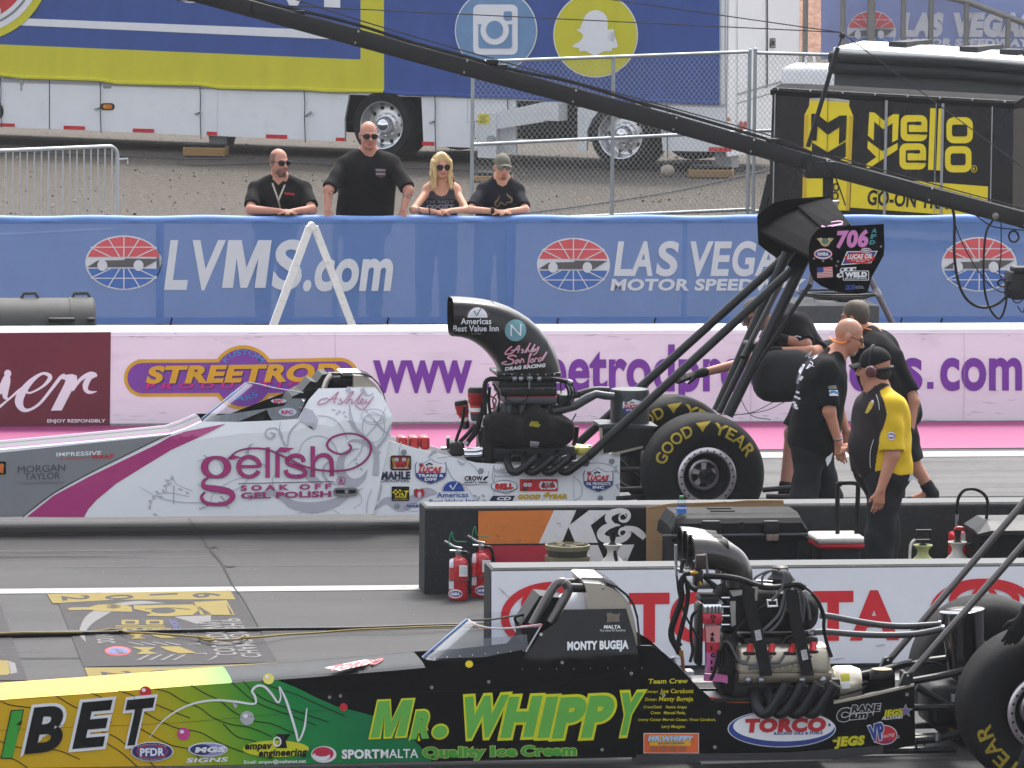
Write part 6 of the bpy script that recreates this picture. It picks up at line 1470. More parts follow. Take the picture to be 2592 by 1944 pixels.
for x,y,r_,m_ in((1018,1028,15,RED),(1285,1320,16,M('pink_ball',(206,60,140),.25,coat=1)),(1730,1210,18,M('grey_ball',(176,176,178),.25,coat=1)),(1648,1125,5,MATS['grey_ball']),(1880,935,14,M('yellow_ball',(226,214,60),.25,coat=1))):d.ell(*zn([(x,y)])[0],r_,r_,m_,3,24);d.ell(*zn([(x-12,y-14)])[0],r_*.35,r_*.3,WH2,4,12)
d.ell(*zm([(172,1007)])[0],10,10,RED,3,20);d.ell(*zm([(953,740)])[0],10,9,YEL,3,20)
LB=M('letter_black',(16,16,17),.3,coat=.5);LG=M('bright_green',(56,160,54),.3,coat=.5)
for s_,a,b,h in(('B',(62,1903),(152,1895),112),('E',(184,1890),(262,1883),112),('T',(298,1884),(368,1877),112)):
 d.text(s_,a,b,h,LB,4,sh=.22,bold=.04,out=WH2,ow=.05)
for x0 in(-75,-4):
 P=[(x0+8,1918),(x0+34,1800),(x0+62,1798),(x0+56,1830),(x0+36,1918)]
 d.poly([(x+(2.5 if x>x0+36 else-2.5),y+(2.5 if y>1860 else-2.5))for x,y in P],LB,4);d.poly(P,LG,5)
 d.poly([(x0+44,1836),(x0+60,1822),(x0+58,1834)],LB,6)
 # PFDR, sign maker, engineering decals
a=zn([(1065,1445)])[0];d.ell(*a,54,25,WH2,4);d.ell(*a,51,23,M('navy_oval',(40,44,100),.3,coat=.5),5);d.ell(*a,40,17,RED,6);d.ell(*a,37,14,BLUE,7);d.text('PFDR',zn([(980,1475)])[0],zn([(1150,1470)])[0],19,WH2,8,bold=.04)
d.arctext('PASSION FOR',a[0],a[1],44,218,322,4.5,WH2,8,ry=18);d.arctext('DRAG RACING',a[0],a[1],48,138,42,-4.5,WH2,8,ry=21)
a=zn([(1455,1430)])[0];d.ell(*a,50,18,WH2,4);d.ell(*a,47,15.5,M('lavender_oval',(150,150,200),.3,coat=.5),5);d.ell(a[0]-16,a[1],28,13,MATS['navy_oval'],6);d.text('MGS',zn([(1365,1450)])[0],zn([(1575,1446)])[0],13,WH2,7,sh=.2,bold=.06);d.text('SIGNS',zn([(1300,1522)])[0],zn([(1590,1514)])[0],11,WH2,4,sh=.4,bold=.03)
a=zn([(1930,1425)])[0];d.ell(*a,84,21,M('decal_yellow_green',(206,204,30),.3,coat=.5),4);d.text('empav',zn([(1712,1428)])[0],zn([(1900,1424)])[0],12,LB,5,sh=.15,bold=.04,ref='x');d.text('engineering',zn([(1808,1478)])[0],zn([(2145,1468)])[0],12,LB,5,sh=.15,bold=.04,ref='x')
d.poly(zn([(1930,1322),(2036,1322),(2000,1370),(2010,1420),(1930,1420),(1960,1370)]),LB,5);d.ring(*zn([(1940,1375)])[0],9,11,4,WH2,6,16);d.text('Email: empav@maltanet.net',zn([(1708,1530)])[0],zn([(2142,1522)])[0],8.5,WH2,4,bold=.02)
a=zm([(48,1302)])[0];d.ell(*a,32,21,WH2,4);d.ell(a[0]-2,a[1]-2,27,17,M('crimson_print',(190,40,70),.3,coat=.5),5);d.ell(a[0]-6,a[1]+4,22,12,WH2,6);d.ell(a[0]-4,a[1]-3,19,8,MATS['crimson_print'],7)
d.text('SPORT',zm([(160,1326)])[0],zm([(395,1324)])[0],22,WH2,4,bold=.045);d.text('MALTA',zm([(402,1324)])[0],zm([(636,1322)])[0],22,WH2,4,bold=.01)
QG=M('quality_green',(70,150,50),.3,coat=.5);QY=M('quality_yellow',(200,210,110),.3,coat=.5)
for s_,x0,x1 in(('Quality',662,1055),('Ice',1085,1250),('Cream',1275,1620)):d.text(s_,zm([(x0,1318-(x0-662)*.015)])[0],zm([(x1,1318-(x1-662)*.015)])[0],25,QG,4,bold=.06,out=QY,ow=.035)
# MR. WHIPPY
GN=M('whippy_green',(100,176,70),.3,coat=.5);YO=M('whippy_yellow',(214,214,20),.3,coat=.5)
d.blockm((938,1867),(1026,1863),92,GN,4,.22,YO,4.5)
for s_,a,b,h,bo in(('R',(1040,1866),(1088,1863),66,.07),('W',(1156,1862),(1268,1856),98,.06),('H',(1268,1860),(1352,1857),96,.06),('I',(1362,1860),(1392,1859),96,.06),('P',(1398,1862),(1470,1858),96,.06),('P',(1472,1860),(1540,1857),98,.06),('Y',(1552,1854),(1608,1852),100,.06)):
 k0=4+(ord(s_)%5)*.3+(a[0]%3)*.2;d.text(s_,a,b,h,GN,k0,sh=.22,bold=bo,out=YO,ow=.055)
d.ell(1114,1852,23,20,YO,4,24,rot=-.4);d.ell(1114,1852,18,15,GN,6,24,rot=-.4)
d.text('MONTY BUGEJA',(1436,1645),(1591,1641),21,WH2,3,bold=.05);d.text('MALTA',zm([(1790,518)])[0],zm([(1895,518)])[0],8.5,WH2,3,sh=.15,bold=.04);d.text('The Island Of Sunshine',zm([(1765,537)])[0],zm([(1925,535)])[0],5,WH2,3)
d.poly(zm([(1805,425),(1830,420),(1860,430),(1895,424),(1885,450),(1890,478),(1850,476),(1808,482),(1812,450)]),M('worn_tan_decal',(110,98,84),.6,var=.2,scale=30),3)
BOLT=M('button_head',(190,186,186),.35,.7)
for x,y in((84,946),(152,938),(720,885),(1075,850),(1400,555),(1532,730),(1962,798),(1780,1272)):a=zm([(x,y)])[0];d.ell(*a,4,4,BOLT,3,14);d.ell(*a,1.6,1.6,BLACK,4,10)
for i in range(8):d.ell(*zm([(1285+i*106,772-i*1.2)])[0],1.4,1.4,GREYP,3,8)
d.stroke([(-300,1864),(60,1846),(450,1830),(700,1808),(830,1797)],.8,WAV,3,1);d.stroke([(838,1712),(842,1760)],.8,WAV,3,1);d.stroke([(340,1760),(342,1800)],.8,WAV,7,1);d.stroke([(800,1697+60),(1340,1745),(1612,1690)],.6,M('panel_gap',(40,40,42),.4),2,1)
# hood logo, badly foreshortened
dh=Dec(mb,lambda x,y,k=0:G(x,y,V(900,1706,YB).z+.026+.002*k),0)
dh.poly([(822,1690),(920,1670),(960,1671),(910,1686),(860,1697)],WH2,1);dh.text('TORCO',(830,1698),(960,1678),14,RED,2,sh=1.2,bold=.05)
linr=MB();dl=Dec(linr,lambda x,y,k=0:mirb(BP_(x,y))+Vector((0,-.012,0)),40);ck=[(1077,1691),(1200,1683),(1320,1669),(1345,1641),(1372,1601),(1406,1578),(1428,1544),(1585,1542),(1607,1617),(1616,1700),(1616,1760),(1077,1760)]
dl.poly(ck,MATS['cockpit_black'],0);dl.proj=lambda x,y,k=0:BP_(x,y)+Vector((0,.012,0));dl.poly(ck,MATS['cockpit_black'],0);linr.build('cockpit_liner',black)
mb.build('cowl',black,sharp=60)
# engine bay side panel
YQ=YB+.03
pan=[(1600,1634),(1649,1634),(1680,1652),(1712,1681),(1748,1719),(1780,1754),(1811,1780),(1960,1779),(2111,1775),(2200,1755),(2314,1730),(2317,1886),(2240,1901),(1600,1916)]
mb=MB();mb.prism([V(x,y,YQ)for x,y in pan],(0,.012,0),CARB);mb.prism([mirb(V(x,y,YQ))for x,y in pan],(0,-.012,0),CARB)
d=Dec(mb,flat(YQ,.003));TY=M('crew_yellow',(206,196,20),.4)
zq=Z(2.6976,1600,1680)
def TQ(s_,x0,y0,x1,y1,h,m,k,**kw):d.text(s_,zq([(x0,y0)])[0],zq([(x1,y1)])[0],h/2.6976,m,k,**kw)
TQ('Team Crew',108,136,380,132,32,TY,2,sh=.15,bold=.03)
for l,r_,y,(x0,x1,x2,x3),h in(('Owner:','Joe Carabott',200,(90,176,190,418),28),('Driver:','Manty Bugeja',254,(88,168,182,416),30),('CrewChief:','Remic Arapa',304,(76,202,230,372),18),('Crew:','Manuel Pavia,',344,(126,194,216,364),20)):
 TQ(l,x0,y,x1,y,h*.72 if h>22 else h,TY,2,sh=.15,bold=.015);TQ(r_,x2,y,x3,y,h,TY,2,sh=.15,bold=.02)
TQ('Sammy Cantar Mervin Cassar, Vince Carabott,',30,390,572,390,18,TY,2,sh=.15,bold=.015);TQ('Larry Mangion.',200,438,364,438,20,TY,2,sh=.15,bold=.015)
def RQ(x0,y0,x1,y1,m,k):d.rect(*zq([(x0,y0)])[0],*zq([(x1,y1)])[0],m,k)
RQ(78,474,456,612,WHITE,2);RQ(82,478,452,608,M('decal_orange',(220,96,40),.4),3);RQ(120,488,400,560,M('decal_amber',(226,170,40),.4),4);TQ('MR.WHIPPY',108,526,416,524,32,M('decal_pale_blue',(180,200,226),.4),5,sh=.2,bold=.06,out=BLUE,ow=.03);TQ('GOLDEN CHICKEN',176,550,356,548,11,BLUE,5,bold=.03)
for i in range(4):d.ell(*zq([(150+i*66,578)])[0],10,7,M('decal_brown',(170,90,50),.5),5,14)
a=zq([(1022,444)])[0];d.ell(*a,137,47,WHITE,2,60);d.ell(*a,134.5,45,BLUE,3,60);d.ell(a[0]+5,a[1]-6,128,38,WHITE,4,60);d.ell(*zq([(1348,418)])[0],3,4,BLUE,5,12)
TQ('TORCO',764,464,1320,456,88,RED,5,sh=.12,bold=.07);TQ('RACING OILS & FUELS',968,486,1300,480,18,BLUE,5,sh=.1,bold=.04)
for m_,ow,k in((WHITE,.05,2),):
 TQ('C',1392,388,1480,386,84,LB,k,sh=.2,bold=.07,out=m_,ow=.04);TQ('RANE',1496,332,1690,320,48,LB,k,sh=.2,bold=.06,out=m_,ow=.05);TQ('ams',1484,380,1640,366,34,LB,k,sh=.2,bold=.05,out=m_,ow=.06,ref='x')
TQ('JEGS',1712,360,1846,350,44,TY,2,sh=.2,bold=.07);TQ('ALLSTARS',1704,384,1846,372,18,WHITE,2,sh=.15,bold=.03)
st=[(1868+(52 if i%2==0 else 22)*math.sin(i*math.pi/5),322-(50 if i%2==0 else 21)*math.cos(i*math.pi/5))for i in range(10)];d.poly(zq(st),M('star_silver',(180,182,190),.4),1.5);d.poly(zq([(1868+(x-1868)*.75,322+(y-322)*.75)for x,y in st]),M('star_lilac',(130,110,150),.4),2.5)
TQ('JEGS',1382,562,1584,550,62,TY,2,sh=.15,bold=.07);d.poly(zq([(1366,516),(1376,526),(1386,512),(1394,526),(1406,514),(1400,534),(1372,536)]),TY,2)
a=zq([(1722,486)])[0];d.ell(*a,33,25,WHITE,2);d.ell(*a,31,23,RED,3);TQ('VP',1628,532,1730,500,104,BLUE,4,sh=-.18,bold=.06,out=WHITE,ow=.05);TQ('Racing',1700,510,1790,490,26,WHITE,6,sh=.2);TQ('FUELS',1700,540,1772,534,14,BLUE,6,sh=.1,bold=.04)
for x,y in((594,332),(565,570),(1878,210),(1814,498),(216,214)):a=zq([(x,y)])[0];d.ell(*a,4.5,4.5,BOLT,3,14);d.ell(*a,1.8,1.8,BLACK,4,10)
mb.build('side_panel',black)
mb=MB()
for y0,y1 in((1796,1790),(1908,1898)):
 for Y in(YB+.07,YD+.22):mb.tube([V(1600,y0,Y),V(2420,y1,Y)],.02,fr,8)
mb.build('frame_rail',black)
m2=prof([(1600,1911),(2000,1905),(2236,1888),(2236,1906),(2110,1922),(1600,1928)],YB+.005,YB+.02,M('grey_sill',(70,70,72),.35,.5));m2.build('sill',black)
m2=prof([(1770,1922),(2110,1916),(2105,1924),(1776,1934)],YB+.01,YB+.4,M('pale_pan',(150,140,138),.5));m2.build('belly_pan',black)
prof([(2111,1776),(2200,1757),(2314,1731),(2314,1737),(2200,1764),(2111,1782)],YB+.02,YB+.03,ALU).build('panel_edge',black)
m2=prof([(1800,1768),(2010,1762),(2010,1775),(1810,1778)],YB+.04,YB+.3,ENB);m2.build('engine_tray',black)
# screen
mb=screen(black,(1068,1664),(1180,1566),(1330,1665),(1372,1580),YD,.285,'windscreen',GLASS)
zw=Z(3.687,1060,1440);dd=Dec(mb,onto(bvh_of(mb),YB,.003),10)
dd.poly(zw([(942,528),(1150,512),(1140,542),(945,556)]),RED,1);dd.text('POWER',zw([(960,552)])[0],zw([(1130,538)])[0],5.5,WHITE,2,bold=.02);dd.stroke(zw([(480,480),(540,540),(640,562),(800,552),(940,540)]),1.6,M('amber_edge',(190,120,60),.4),1)
for i in range(8):dd.ell(*zw([(150+i*118,838-i*11)])[0],1.2,1.2,WHITE,1,8)
dd.poly(zw([(70,812),(330,720),(620,650),(1010,610),(1020,745),(600,826),(120,840)]),M('screen_painted_reflection',(120,123,128),.3,alpha=.45),.6)  # reflection and dim interior painted as a grey layer on the lower screen
mb.build('windscreen',black)
rod([(1183,1568),(1212,1584),(1260,1591),(1315,1588),(1370,1580)],[YD,YD-.16,YD-.24,YD-.26,YD-.27],.005,MATS['screen_edge_plastic'],6,per=4).build('screen_trim_and_highlight',black);rod([(1372,1580),(1331,1650)],YD-.285,.005,MATS['screen_edge_plastic'],6).build('screen_trim_and_highlight',black);rod([(1070,1664),(1184,1567)],YD-.04,.006,MATS['screen_blue_highlight'],6).build('screen_trim_and_highlight',black)  # the blue rod stands in for the highlight down the screen front
rod(zw([(470,480),(700,470),(900,435),(1100,402)]),YD+.27,.006,M('screen_edge',(90,80,60),.4),6).build('screen_trim_and_highlight',black)
rod(zw([(950,530),(900,480),(920,440),(1110,405)]),YD+.05,.008,HOSE,6,per=5).build('steering_yoke',black)
# roll cage, helmet-like headrest, shroud
GUN=M('gunmetal_tube',(104,100,98),.35,.7,var=.08)
rod(zw([(1060,520),(1180,300),(1270,160),(1330,120),(1370,130)]),YB+.14,.025,GUN,12,per=5).build('roll_hoop',black)
rod(zw([(1230,500),(1330,330),(1385,230),(1395,170),(1355,122)]),YB+.10,.025,GUN,12,per=5).build('roll_hoop',black)
rod(zw([(1340,125),(1560,120)]),YB+.30,.022,fr,10).build('roll_hoop_brace',black);rod(zw([(1400,175),(1570,178)]),YB+.12,.026,fr,10).build('roll_hoop_brace',black)
prof(zw([(950,530),(1130,250),(1330,270),(1240,400),(1160,520),(980,700)]),YD-.05,YD+.22,PAD).build('cockpit_surround',black)
m2=MB();c=V(*zw([(1480,370)])[0],YD);m2.ball(c,.125,M('white_headrest',(226,226,230),.3,coat=.4),20,(1.05,1,.9));m2.build('helmet_rest',black);prof(zw([(1450,200),(1580,200),(1585,420),(1440,420)]),YD+.1,YD+.2,PAD).build('headrest',black)
pr=zw([(1545,130),(1700,140),(1800,175),(1900,240),(1970,330),(2010,460),(2040,640),(2050,800),(1900,800),(1600,470),(1590,400),(1575,250)])
prof(pr,YB+.07,YD+.23,ALU).build('headrest_shroud',black)
m2=MB();pth=zw([(1740,140),(1840,180),(1930,250),(1995,340),(2030,460),(2048,640),(2060,800)]);m2.loft([[V(x,y,YB+.05),V(x+5,y-4,YB+.05),V(x+5,y-4,YD+.25),V(x,y,YD+.25)]for x,y in pth],fr,smooth=False);m2.build('shroud_strap',black)
prof(zw([(1505,90),(1530,78),(1720,84),(1800,115),(1860,160),(1850,178),(1740,145),(1560,135),(1530,128)]),YB+.13,YD+.17,CHROME).build('shroud_cap',black)
m2=MB();m2.ball(V(*zw([(1720,180)])[0],YB+.068),.008,STEEL,8);m2.build('rivet',black)
# three intake pipes
z1=Z(4.608,1660,1320)
PIPB=M('carbon_pipe',(58,56,53),.25,.3,var=.12,scale=9,coat=.5)
for i,Y in enumerate((YD+.20,YD+.02,YD-.16)):
 p=[(415,362),(520,360),(640,372),(760,398),(860,440),(930,500),(965,580),(975,660),(975,760)]
 P=crom([V(*z1([q])[0],YD-.16)+Vector((0,Y-(YD-.16),0))for q in p],4)
 R=[.100-.026*min(1,k/22)for k in range(len(P))];m2=MB();m2.tube(P,R,PIPB,22,cap=False)
 ax=P[0]-P[1];m2.lathe([(.100,-.004),(.102,.004),(.095,.004),(.09,-.02),(.07,-.2),(0,-.2)],P[0],M('pipe_mouth',(12,12,12),.6),ax,22);m2.build('intake_pipe',black)
ENS=M('cast_silver',(226,216,196),.3,.65,var=.08,scale=9,bump=.05)
# blower drive tower
PTW=M('anodised_red',(196,48,70),.35,.4,var=.12,scale=9);PTK=M('anodised_pink',(206,110,170),.35,.4)
tw=[((580,1215),(745,1215),(745,1410),(590,1410),M('anodised_pale',(224,150,150),.35,.4)),((590,1410),(745,1410),(735,1530),(592,1530),PTW),((592,1530),(735,1530),(715,1760),(592,1760),PTK)]
m2=MB()
for a,b,c,e,m_ in tw:prof(z1([a,b,c,e]),YD-.27,YD-.22,m_,mb=m2)
d=Dec(m2,flat(YD-.27,.003))
for s_,y in(('R',1395),('I',1500),('C',1580),('I',1660),('N',1735)):d.text(s_,z1([(638,y)])[0],z1([(692 if s_!='I' else 660,y)])[0],10,BLACK,1,bold=.1)
d.poly(z1([(660,1285),(690,1330),(668,1330),(668,1345),(654,1345),(654,1330),(635,1330)]),BLACK,1)
m2.build('blower_drive_guard',black)
m2=MB();c=V(*z1([(660,1040)])[0],YD-.20);m2.lathe([(0,-.02),(.0,-.02),(.075,-.02),(.08,0),(.08,.1),(.075,.12),(0,.12)],c,CHROME,(0,1,0),24);a0=z1([(555,960)])[0];b0=z1([(770,1080)])[0];rbox(*a0,*b0,YD-.29,YD-.2,CHROME,.008,mb=m2)
d=Dec(m2,flat(YD-.29,.003));
for x in(600,650,690,730):d.poly(z1([(x,985),(x+14,985),(x+10,1070),(x+2,1070)]),BLACK,1)
m2.build('blower_pulley',black);m2=rbox(*z1([(555,1075)])[0],*z1([(775,1200)])[0],YD-.29,YD-.2,PTW,.006);d=Dec(m2,flat(YD-.29,.003));d.text('D',z1([(640,1130)])[0],z1([(700,1130)])[0],9,BLACK,1,bold=.08);d.poly(z1([(655,1145),(675,1145),(675,1165),(690,1165),(665,1185),(645,1165),(655,1165)]),BLACK,1);m2.build('pulley_cover',black)
m2=rbox(*z1([(480,960)])[0],*z1([(560,1700)])[0],YD-.24,YD-.1,ENB,.02);rbox(*z1([(520,870)])[0],*z1([(750,960)])[0],YD-.27,YD-.1,ENB,.015,mb=m2);m2.build('belt_tower',black)
m2=rbox(*z1([(480,768)])[0],*z1([(765,790)])[0],YD-.28,YD+.1,ENG,.004);m2.build('linkage_plate',black)
for i in range(4):rod(z1([(765,890+i*105),(860,890+i*105)]),YD-.26,.008,CHROME,8).build('stud',black)
# blower, bag and straps
m2=MB();p0,p1=V(*z1([(770,1330)])[0],YD-.3),V(*z1([(1960,800)])[0],YD-.3);cc=(p0+p1)/2
b_=bmesh.new();bmesh.ops.create_cube(b_,size=1);bmesh.ops.subdivide_edges(b_,edges=b_.edges[:],cuts=12,use_grid_fill=True)
for v in b_.verts:
 u,vv,w=v.co.x*2,v.co.y*2,v.co.z*2;n_=max(.001,(abs(u)**6+abs(vv)**5+abs(w)**4)**(1/5));q_=max(abs(u),abs(vv),abs(w))/n_
 v.co=Vector((cc.x+(p1.x-p0.x)/2*u*q_,YD-.05+.22*vv*q_+.006*math.sin(u*11+w*5),cc.z+(p1.z-p0.z)/2*w*q_-.06*max(0,u-.4)*max(0,w)))
BAG=M('blower_bag_cloth',(24,24,25),.8,var=.18,scale=16,bump=.35);m2.bm(b_,BAG,True)
dd=Dec(m2,onto(bvh_of(m2),YD-.3,.004),8);dd.poly(z1([(860,815),(1030,800),(1060,850),(900,880)]),M('grey_lining',(160,156,150),.8,var=.1),1);dd.poly(z1([(1400,830),(1780,800),(1700,835),(1420,850)]),MATS['grey_lining'],1);dd.poly(z1([(872,930),(930,930),(935,1200),(885,1220)]),MATS['grey_lining'],1)
for(x,y)in((1540,1030),(1650,1000)):dd.poly(z1([(x-20,y-20),(x+20,y-24),(x+14,y+24),(x-20,y+20)]),MATS['faded_yellow_print'],1)
m2.build('blower_bag',black)
STRP=M('webbing_strap',(34,33,34),.85,var=.1,scale=60)
for pts in([(1085,780),(1085,900),(1130,1100),(1190,1330),(1245,1560),(1290,1800)],[(1590,800),(1610,1000),(1665,1300),(1730,1560),(1775,1800)]):
 P=crom([V(*z1([q])[0],YD-.335)for q in pts],5);m2=MB();m2.loft([[p+Vector((-.034,0,0)),p+Vector((.034,0,0)),p+Vector((.034,.012,0)),p+Vector((-.034,.012,0))]for p in P],STRP,smooth=False)
 dd=Dec(m2,flat(YD-.34,.003));x,y=pts[3];dd.poly(z1([(x-40,y-55),(x+28,y-70),(x+50,y+45),(x-18,y+62)]),MATS['white_tag'],1)
 for i in range(5):dd.stroke(z1([(x-30+i*5,y-40+i*18),(x+30+i*4,y-50+i*18)]),1,MATS['tag_ink'],2,1)
 m2.build('bag_strap',black)
m2=MB();a,b=z1([(1300,915)])[0],z1([(1418,990)])[0];P=[V(x,y,YD-.31)for x,y in((a[0],a[1]+1),(b[0]-2,a[1]),(b[0],b[1]-1),(a[0]+2,b[1]))];m2.tube(P,.007,WHITE,6,closed=True);m2.build('buckle',black)
# cylinder head cover, plugs, leads, headers
m2=rbox(*z1([(965,1450)])[0],*z1([(2050,1790)])[0],YD-.30,YD-.1,ENS,.03,4);m2.build('valve_cover',black)
m2=rbox(*zk([(600,895)])[0],*zk([(1130,960)])[0],YD-.30,YD-.08,M('cast_dark',(120,110,96),.4,.7),.012);
for x in(655,730,960,1075):m2.ball(V(*zk([(x,940)])[0],YD-.31),.022,STEEL,10)
m2.build('head_flange',black)
dd_mb=MB();dd=Dec(dd_mb,flat(YD-.303,.002));ENG_=M('engraved_line',(150,140,120),.4,.6)
for s_,x0,x1 in(('B',795,845),('A',850,895),('E',900,945)):dd.text(s_,zk([(x0,895)])[0],zk([(x1,893)])[0],25,ENG_,1,bold=.01)
dd_mb.build('engraving',black)
for i,(x,tx)in enumerate(((1095,1105),(1340,1360),(1570,1610),(1830,1840))):
 y=1540-(i==3)*20;m2=MB();m2.tube([V(*z1([(x,y)])[0],YD-.31),V(*z1([(tx,y-100)])[0],YD-.28)],.020,M('red_plug_boot',(206,46,52),.45),10);m2.build('plug_boot',black);m2=MB()
 a,b=z1([(x-75,y-18)])[0],z1([(x+75,y+26)])[0];rbox(*a,*b,YD-.325,YD-.29,BLKPL,.012,2,m2);m2.build('plug_cap',black)
m2=rbox(*z1([(1020,1340)])[0],*z1([(1900,1470)])[0],YD-.22,YD+.1,ENB,.02);rbox(*z1([(760,1300)])[0],*z1([(980,2030)])[0],YD-.2,YD+.1,ENB,.03,mb=m2);rbox(*zk([(560,930)])[0],*zk([(1180,1060)])[0],YD-.2,YD+.15,ENB,.02,mb=m2);m2.build('engine_block',black)
for i in range(4):
 dx=i*88
 m2=rod(zk([(690+dx*.9,1000),(700+dx,1080),(735+dx,1125),(775+dx,1115),(815+dx,1060),(850+dx,1005),(880+dx,960)]),[YD-.24,YD-.32,YD-.36,YD-.38,YD-.39,YD-.4,YD-.41],[.032]*37,PIPE,14,per=6)
 a,b=V(*zk([(880+dx,960)])[0],YD-.41),V(*zk([(850+dx,1005)])[0],YD-.4);m2.tube([a+(a-b)*.02,a-(a-b)*.1],[.026,.02],MATS['pipe_inside'],12);m2.build('exhaust_pipe',black)
prof(zk([(865,1003),(1130,985),(1125,1020),(860,1035)]),YD-.36,YD-.35,M('rusty_brace',(92,76,70),.6,.3,var=.2)).build('exhaust_brace',black)
# magneto cap with leads
m2=MB();c=V(*z1([(1450,720)])[0],YD-.02);m2.lathe([(0,0),(.07,0),(.07,.03),(.05,.05),(.045,.09),(.03,.1),(0,.1)],c,ENB,n=16);m2.build('distributor',black)
for k,pts in enumerate(([(1440,580),(1490,620),(1480,740),(1420,850),(1350,920)],[(1450,575),(1520,620),(1510,800),(1450,1050),(1350,1180),(1240,1280)],[(1470,570),(1545,640),(1540,850),(1480,1100),(1400,1220),(1320,1290)],[(1490,570),(1560,620),(1620,760),(1680,940),(1690,1130)],[(1500,570),(1580,650),(1680,800),(1730,950),(1710,1180)],[(1510,575),(1600,680),(1720,850),(1780,1000),(1800,1150)],[(1480,570),(1530,640),(1560,780),(1620,900),(1700,1000)],[(1420,580),(1350,570),(1250,640),(1240,740)],[(1410,575),(1300,580),(1180,640),(1140,680)])):
 rod(z1(pts),YD-.31+.008*k*(1 if k<7 else 0)-.0,.009 if k<7 else.007,M('grey_lead',(84,84,86),.5),7,per=6).build('ignition_lead',black)
for pts in([(1090,1570),(1050,1640),(960,1620),(880,1450),(830,1400)],[(1500,1560),(1440,1640),(1340,1650),(1200,1670),(1000,1660)],[(1820,1570),(1700,1620),(1400,1690),(1100,1690)],[(1350,1570),(1280,1680),(1080,1720)]):rod(z1(pts),YD-.325,.007,MATS['grey_lead'],6,per=5).build('ignition_lead',black)
# hoses round the front of the engine
for pts,r_ in(([(330,640),(290,740),(300,900),(240,1080),(185,1250),(190,1370),(250,1480),(280,1540)],.018),([(360,700),(375,850),(350,1040),(300,1250),(265,1400),(290,1450)],.013),([(245,640),(270,850),(340,1080),(430,1250),(500,1370)],.006),([(480,1040),(420,1120),(410,1350),(430,1500),(400,1640)],.009),([(350,600),(330,660),(400,760),(480,810)],.012),([(560,640),(700,640),(850,650),(1000,680),(1160,740),(1300,770),(1480,760),(1640,730),(1740,780)],.017),([(560,640),(640,720),(690,780)],.012),([(330,610),(420,605),(480,610)],.014),([(870,1350),(840,1450),(940,1620),(1040,1640)],.008),([(1310,960),(1160,1060),(1000,1200),(840,1400),(760,1500),(740,1700)],.009),([(1480,1410),(1560,1340),(1680,1310),(1780,1310)],.016),([(1820,840),(1900,940),(1960,1100),(1960,1240),(2000,1440),(2050,1580)],.010),([(1700,740),(1860,880),(1960,1130)],.007),([(800,1400),(900,1560),(960,1640)],.012),([(740,1500),(700,1700),(640,1850)],.01)):
 rod(z1(pts),YD-.30,r_,HOSE,8,per=6).build('hose',black)
BRASS=M('brass_fitting',(170,130,50),.3,.9)
for a,b in(((400,605),(490,600)),((500,700),(520,740)),((290,1500),(295,1570))):rod(z1([a,b]),YD-.31,.014,BRASS,10).build('hose_fitting',black)
m2=rbox(*z1([(470,390)])[0],*z1([(590,560)])[0],YD-.32,YD-.26,M('dark_bracket',(58,42,40),.5,.3),.006);rbox(*z1([(450,570)])[0],*z1([(556,750)])[0],YD-.32,YD-.25,ENB,.008,mb=m2);m2.build('throttle_bracket',black)
for pts,r_ in(([(232,270),(238,640)],.009),([(580,375),(605,630)],.008),([(250,560),(330,575)],.010),([(290,600),(320,440)],.012),([(440,470),(570,380)],.006),([(1170,690),(1360,700)],.005),([(1160,730),(1360,740)],.005)):rod(z1(pts),YD-.28,r_,STEEL if r_!=.012 else ENB,8).build('throttle_rod',black)
m2=MB();m2.tube([V(*z1([(1165,760)])[0],YD-.31),V(*z1([(1150,920)])[0],YD-.31)],.016,ALU,8);m2.build('hose_end',black)
rod(zk([(275,770),(285,830),(290,905)]),YD-.2,.01,M('copper',(170,100,70),.35,.8),8).build('brake_fitting',black);rbox(*zk([(310,890)])[0],*zk([(350,912)])[0],YD-.1,YD,WHITE,.003).build('label_plate',black);m2=rod(zk([(230,810),(240,850),(280,890),(330,940)]),YD-.2,.012,STEEL,8);m2.build('brake_line',black)
prof(zk([(415,905),(540,915),(540,960),(500,950),(410,945)]),YD-.24,YD-.2,PTK).build('drive_foot',black)
for pts in([(440,1040),(520,1050),(600,1060),(700,1050)],[(450,1046),(560,1058),(680,1056)],[(470,1050),(600,1066),(690,1066)]):rod(zk(pts),YB+.05,.008,{0:YEL,1:RED,2:M('orange_wire',(210,110,30),.5)}[len(pts)%3 if pts[0][0]!=470 else 2],6,per=4).build('wire',black)
# water hoses, fire bottle, catch tank
rod(zk([(1060,575),(1120,580),(1250,605),(1400,628),(1550,636),(1740,626)]),YD+.05,.0185,ENG,12,per=5).build('breather_hose',black);rod(zk([(1020,672),(1100,668),(1250,680),(1420,686),(1600,680),(1760,650)]),YD-.14,.0185,ENG,12,per=5).build('breather_hose',black)
for x,y,Y in((1012,678,YD-.14),(1736,626,YD+.05),(1752,650,YD-.14)):rod(zk([(x-8,y),(x+8,y)]),Y,.022,STEEL,10).build('hose_clamp',black)
m2=MB();a,b=V(*zk([(1130,960)])[0],YD-.08),V(*zk([(1294,955)])[0],YD-.08);m2.lathe([(0,0),(.09,0),(.1,.02),(.1,(b-a).length-.06),(.08,(b-a).length-.01),(0,(b-a).length)],a,ENS,b-a,20);dd=Dec(m2,onto(bvh_of(m2),YD-.16,.003),8);dd.poly(zk([(1175,908),(1225,905),(1230,945),(1180,950)]),M('olive_label',(190,184,40),.5),1);dd.poly(zk([(1180,955),(1228,950),(1230,985),(1184,988)]),WHITE,1);m2.build('fire_bottle',black)
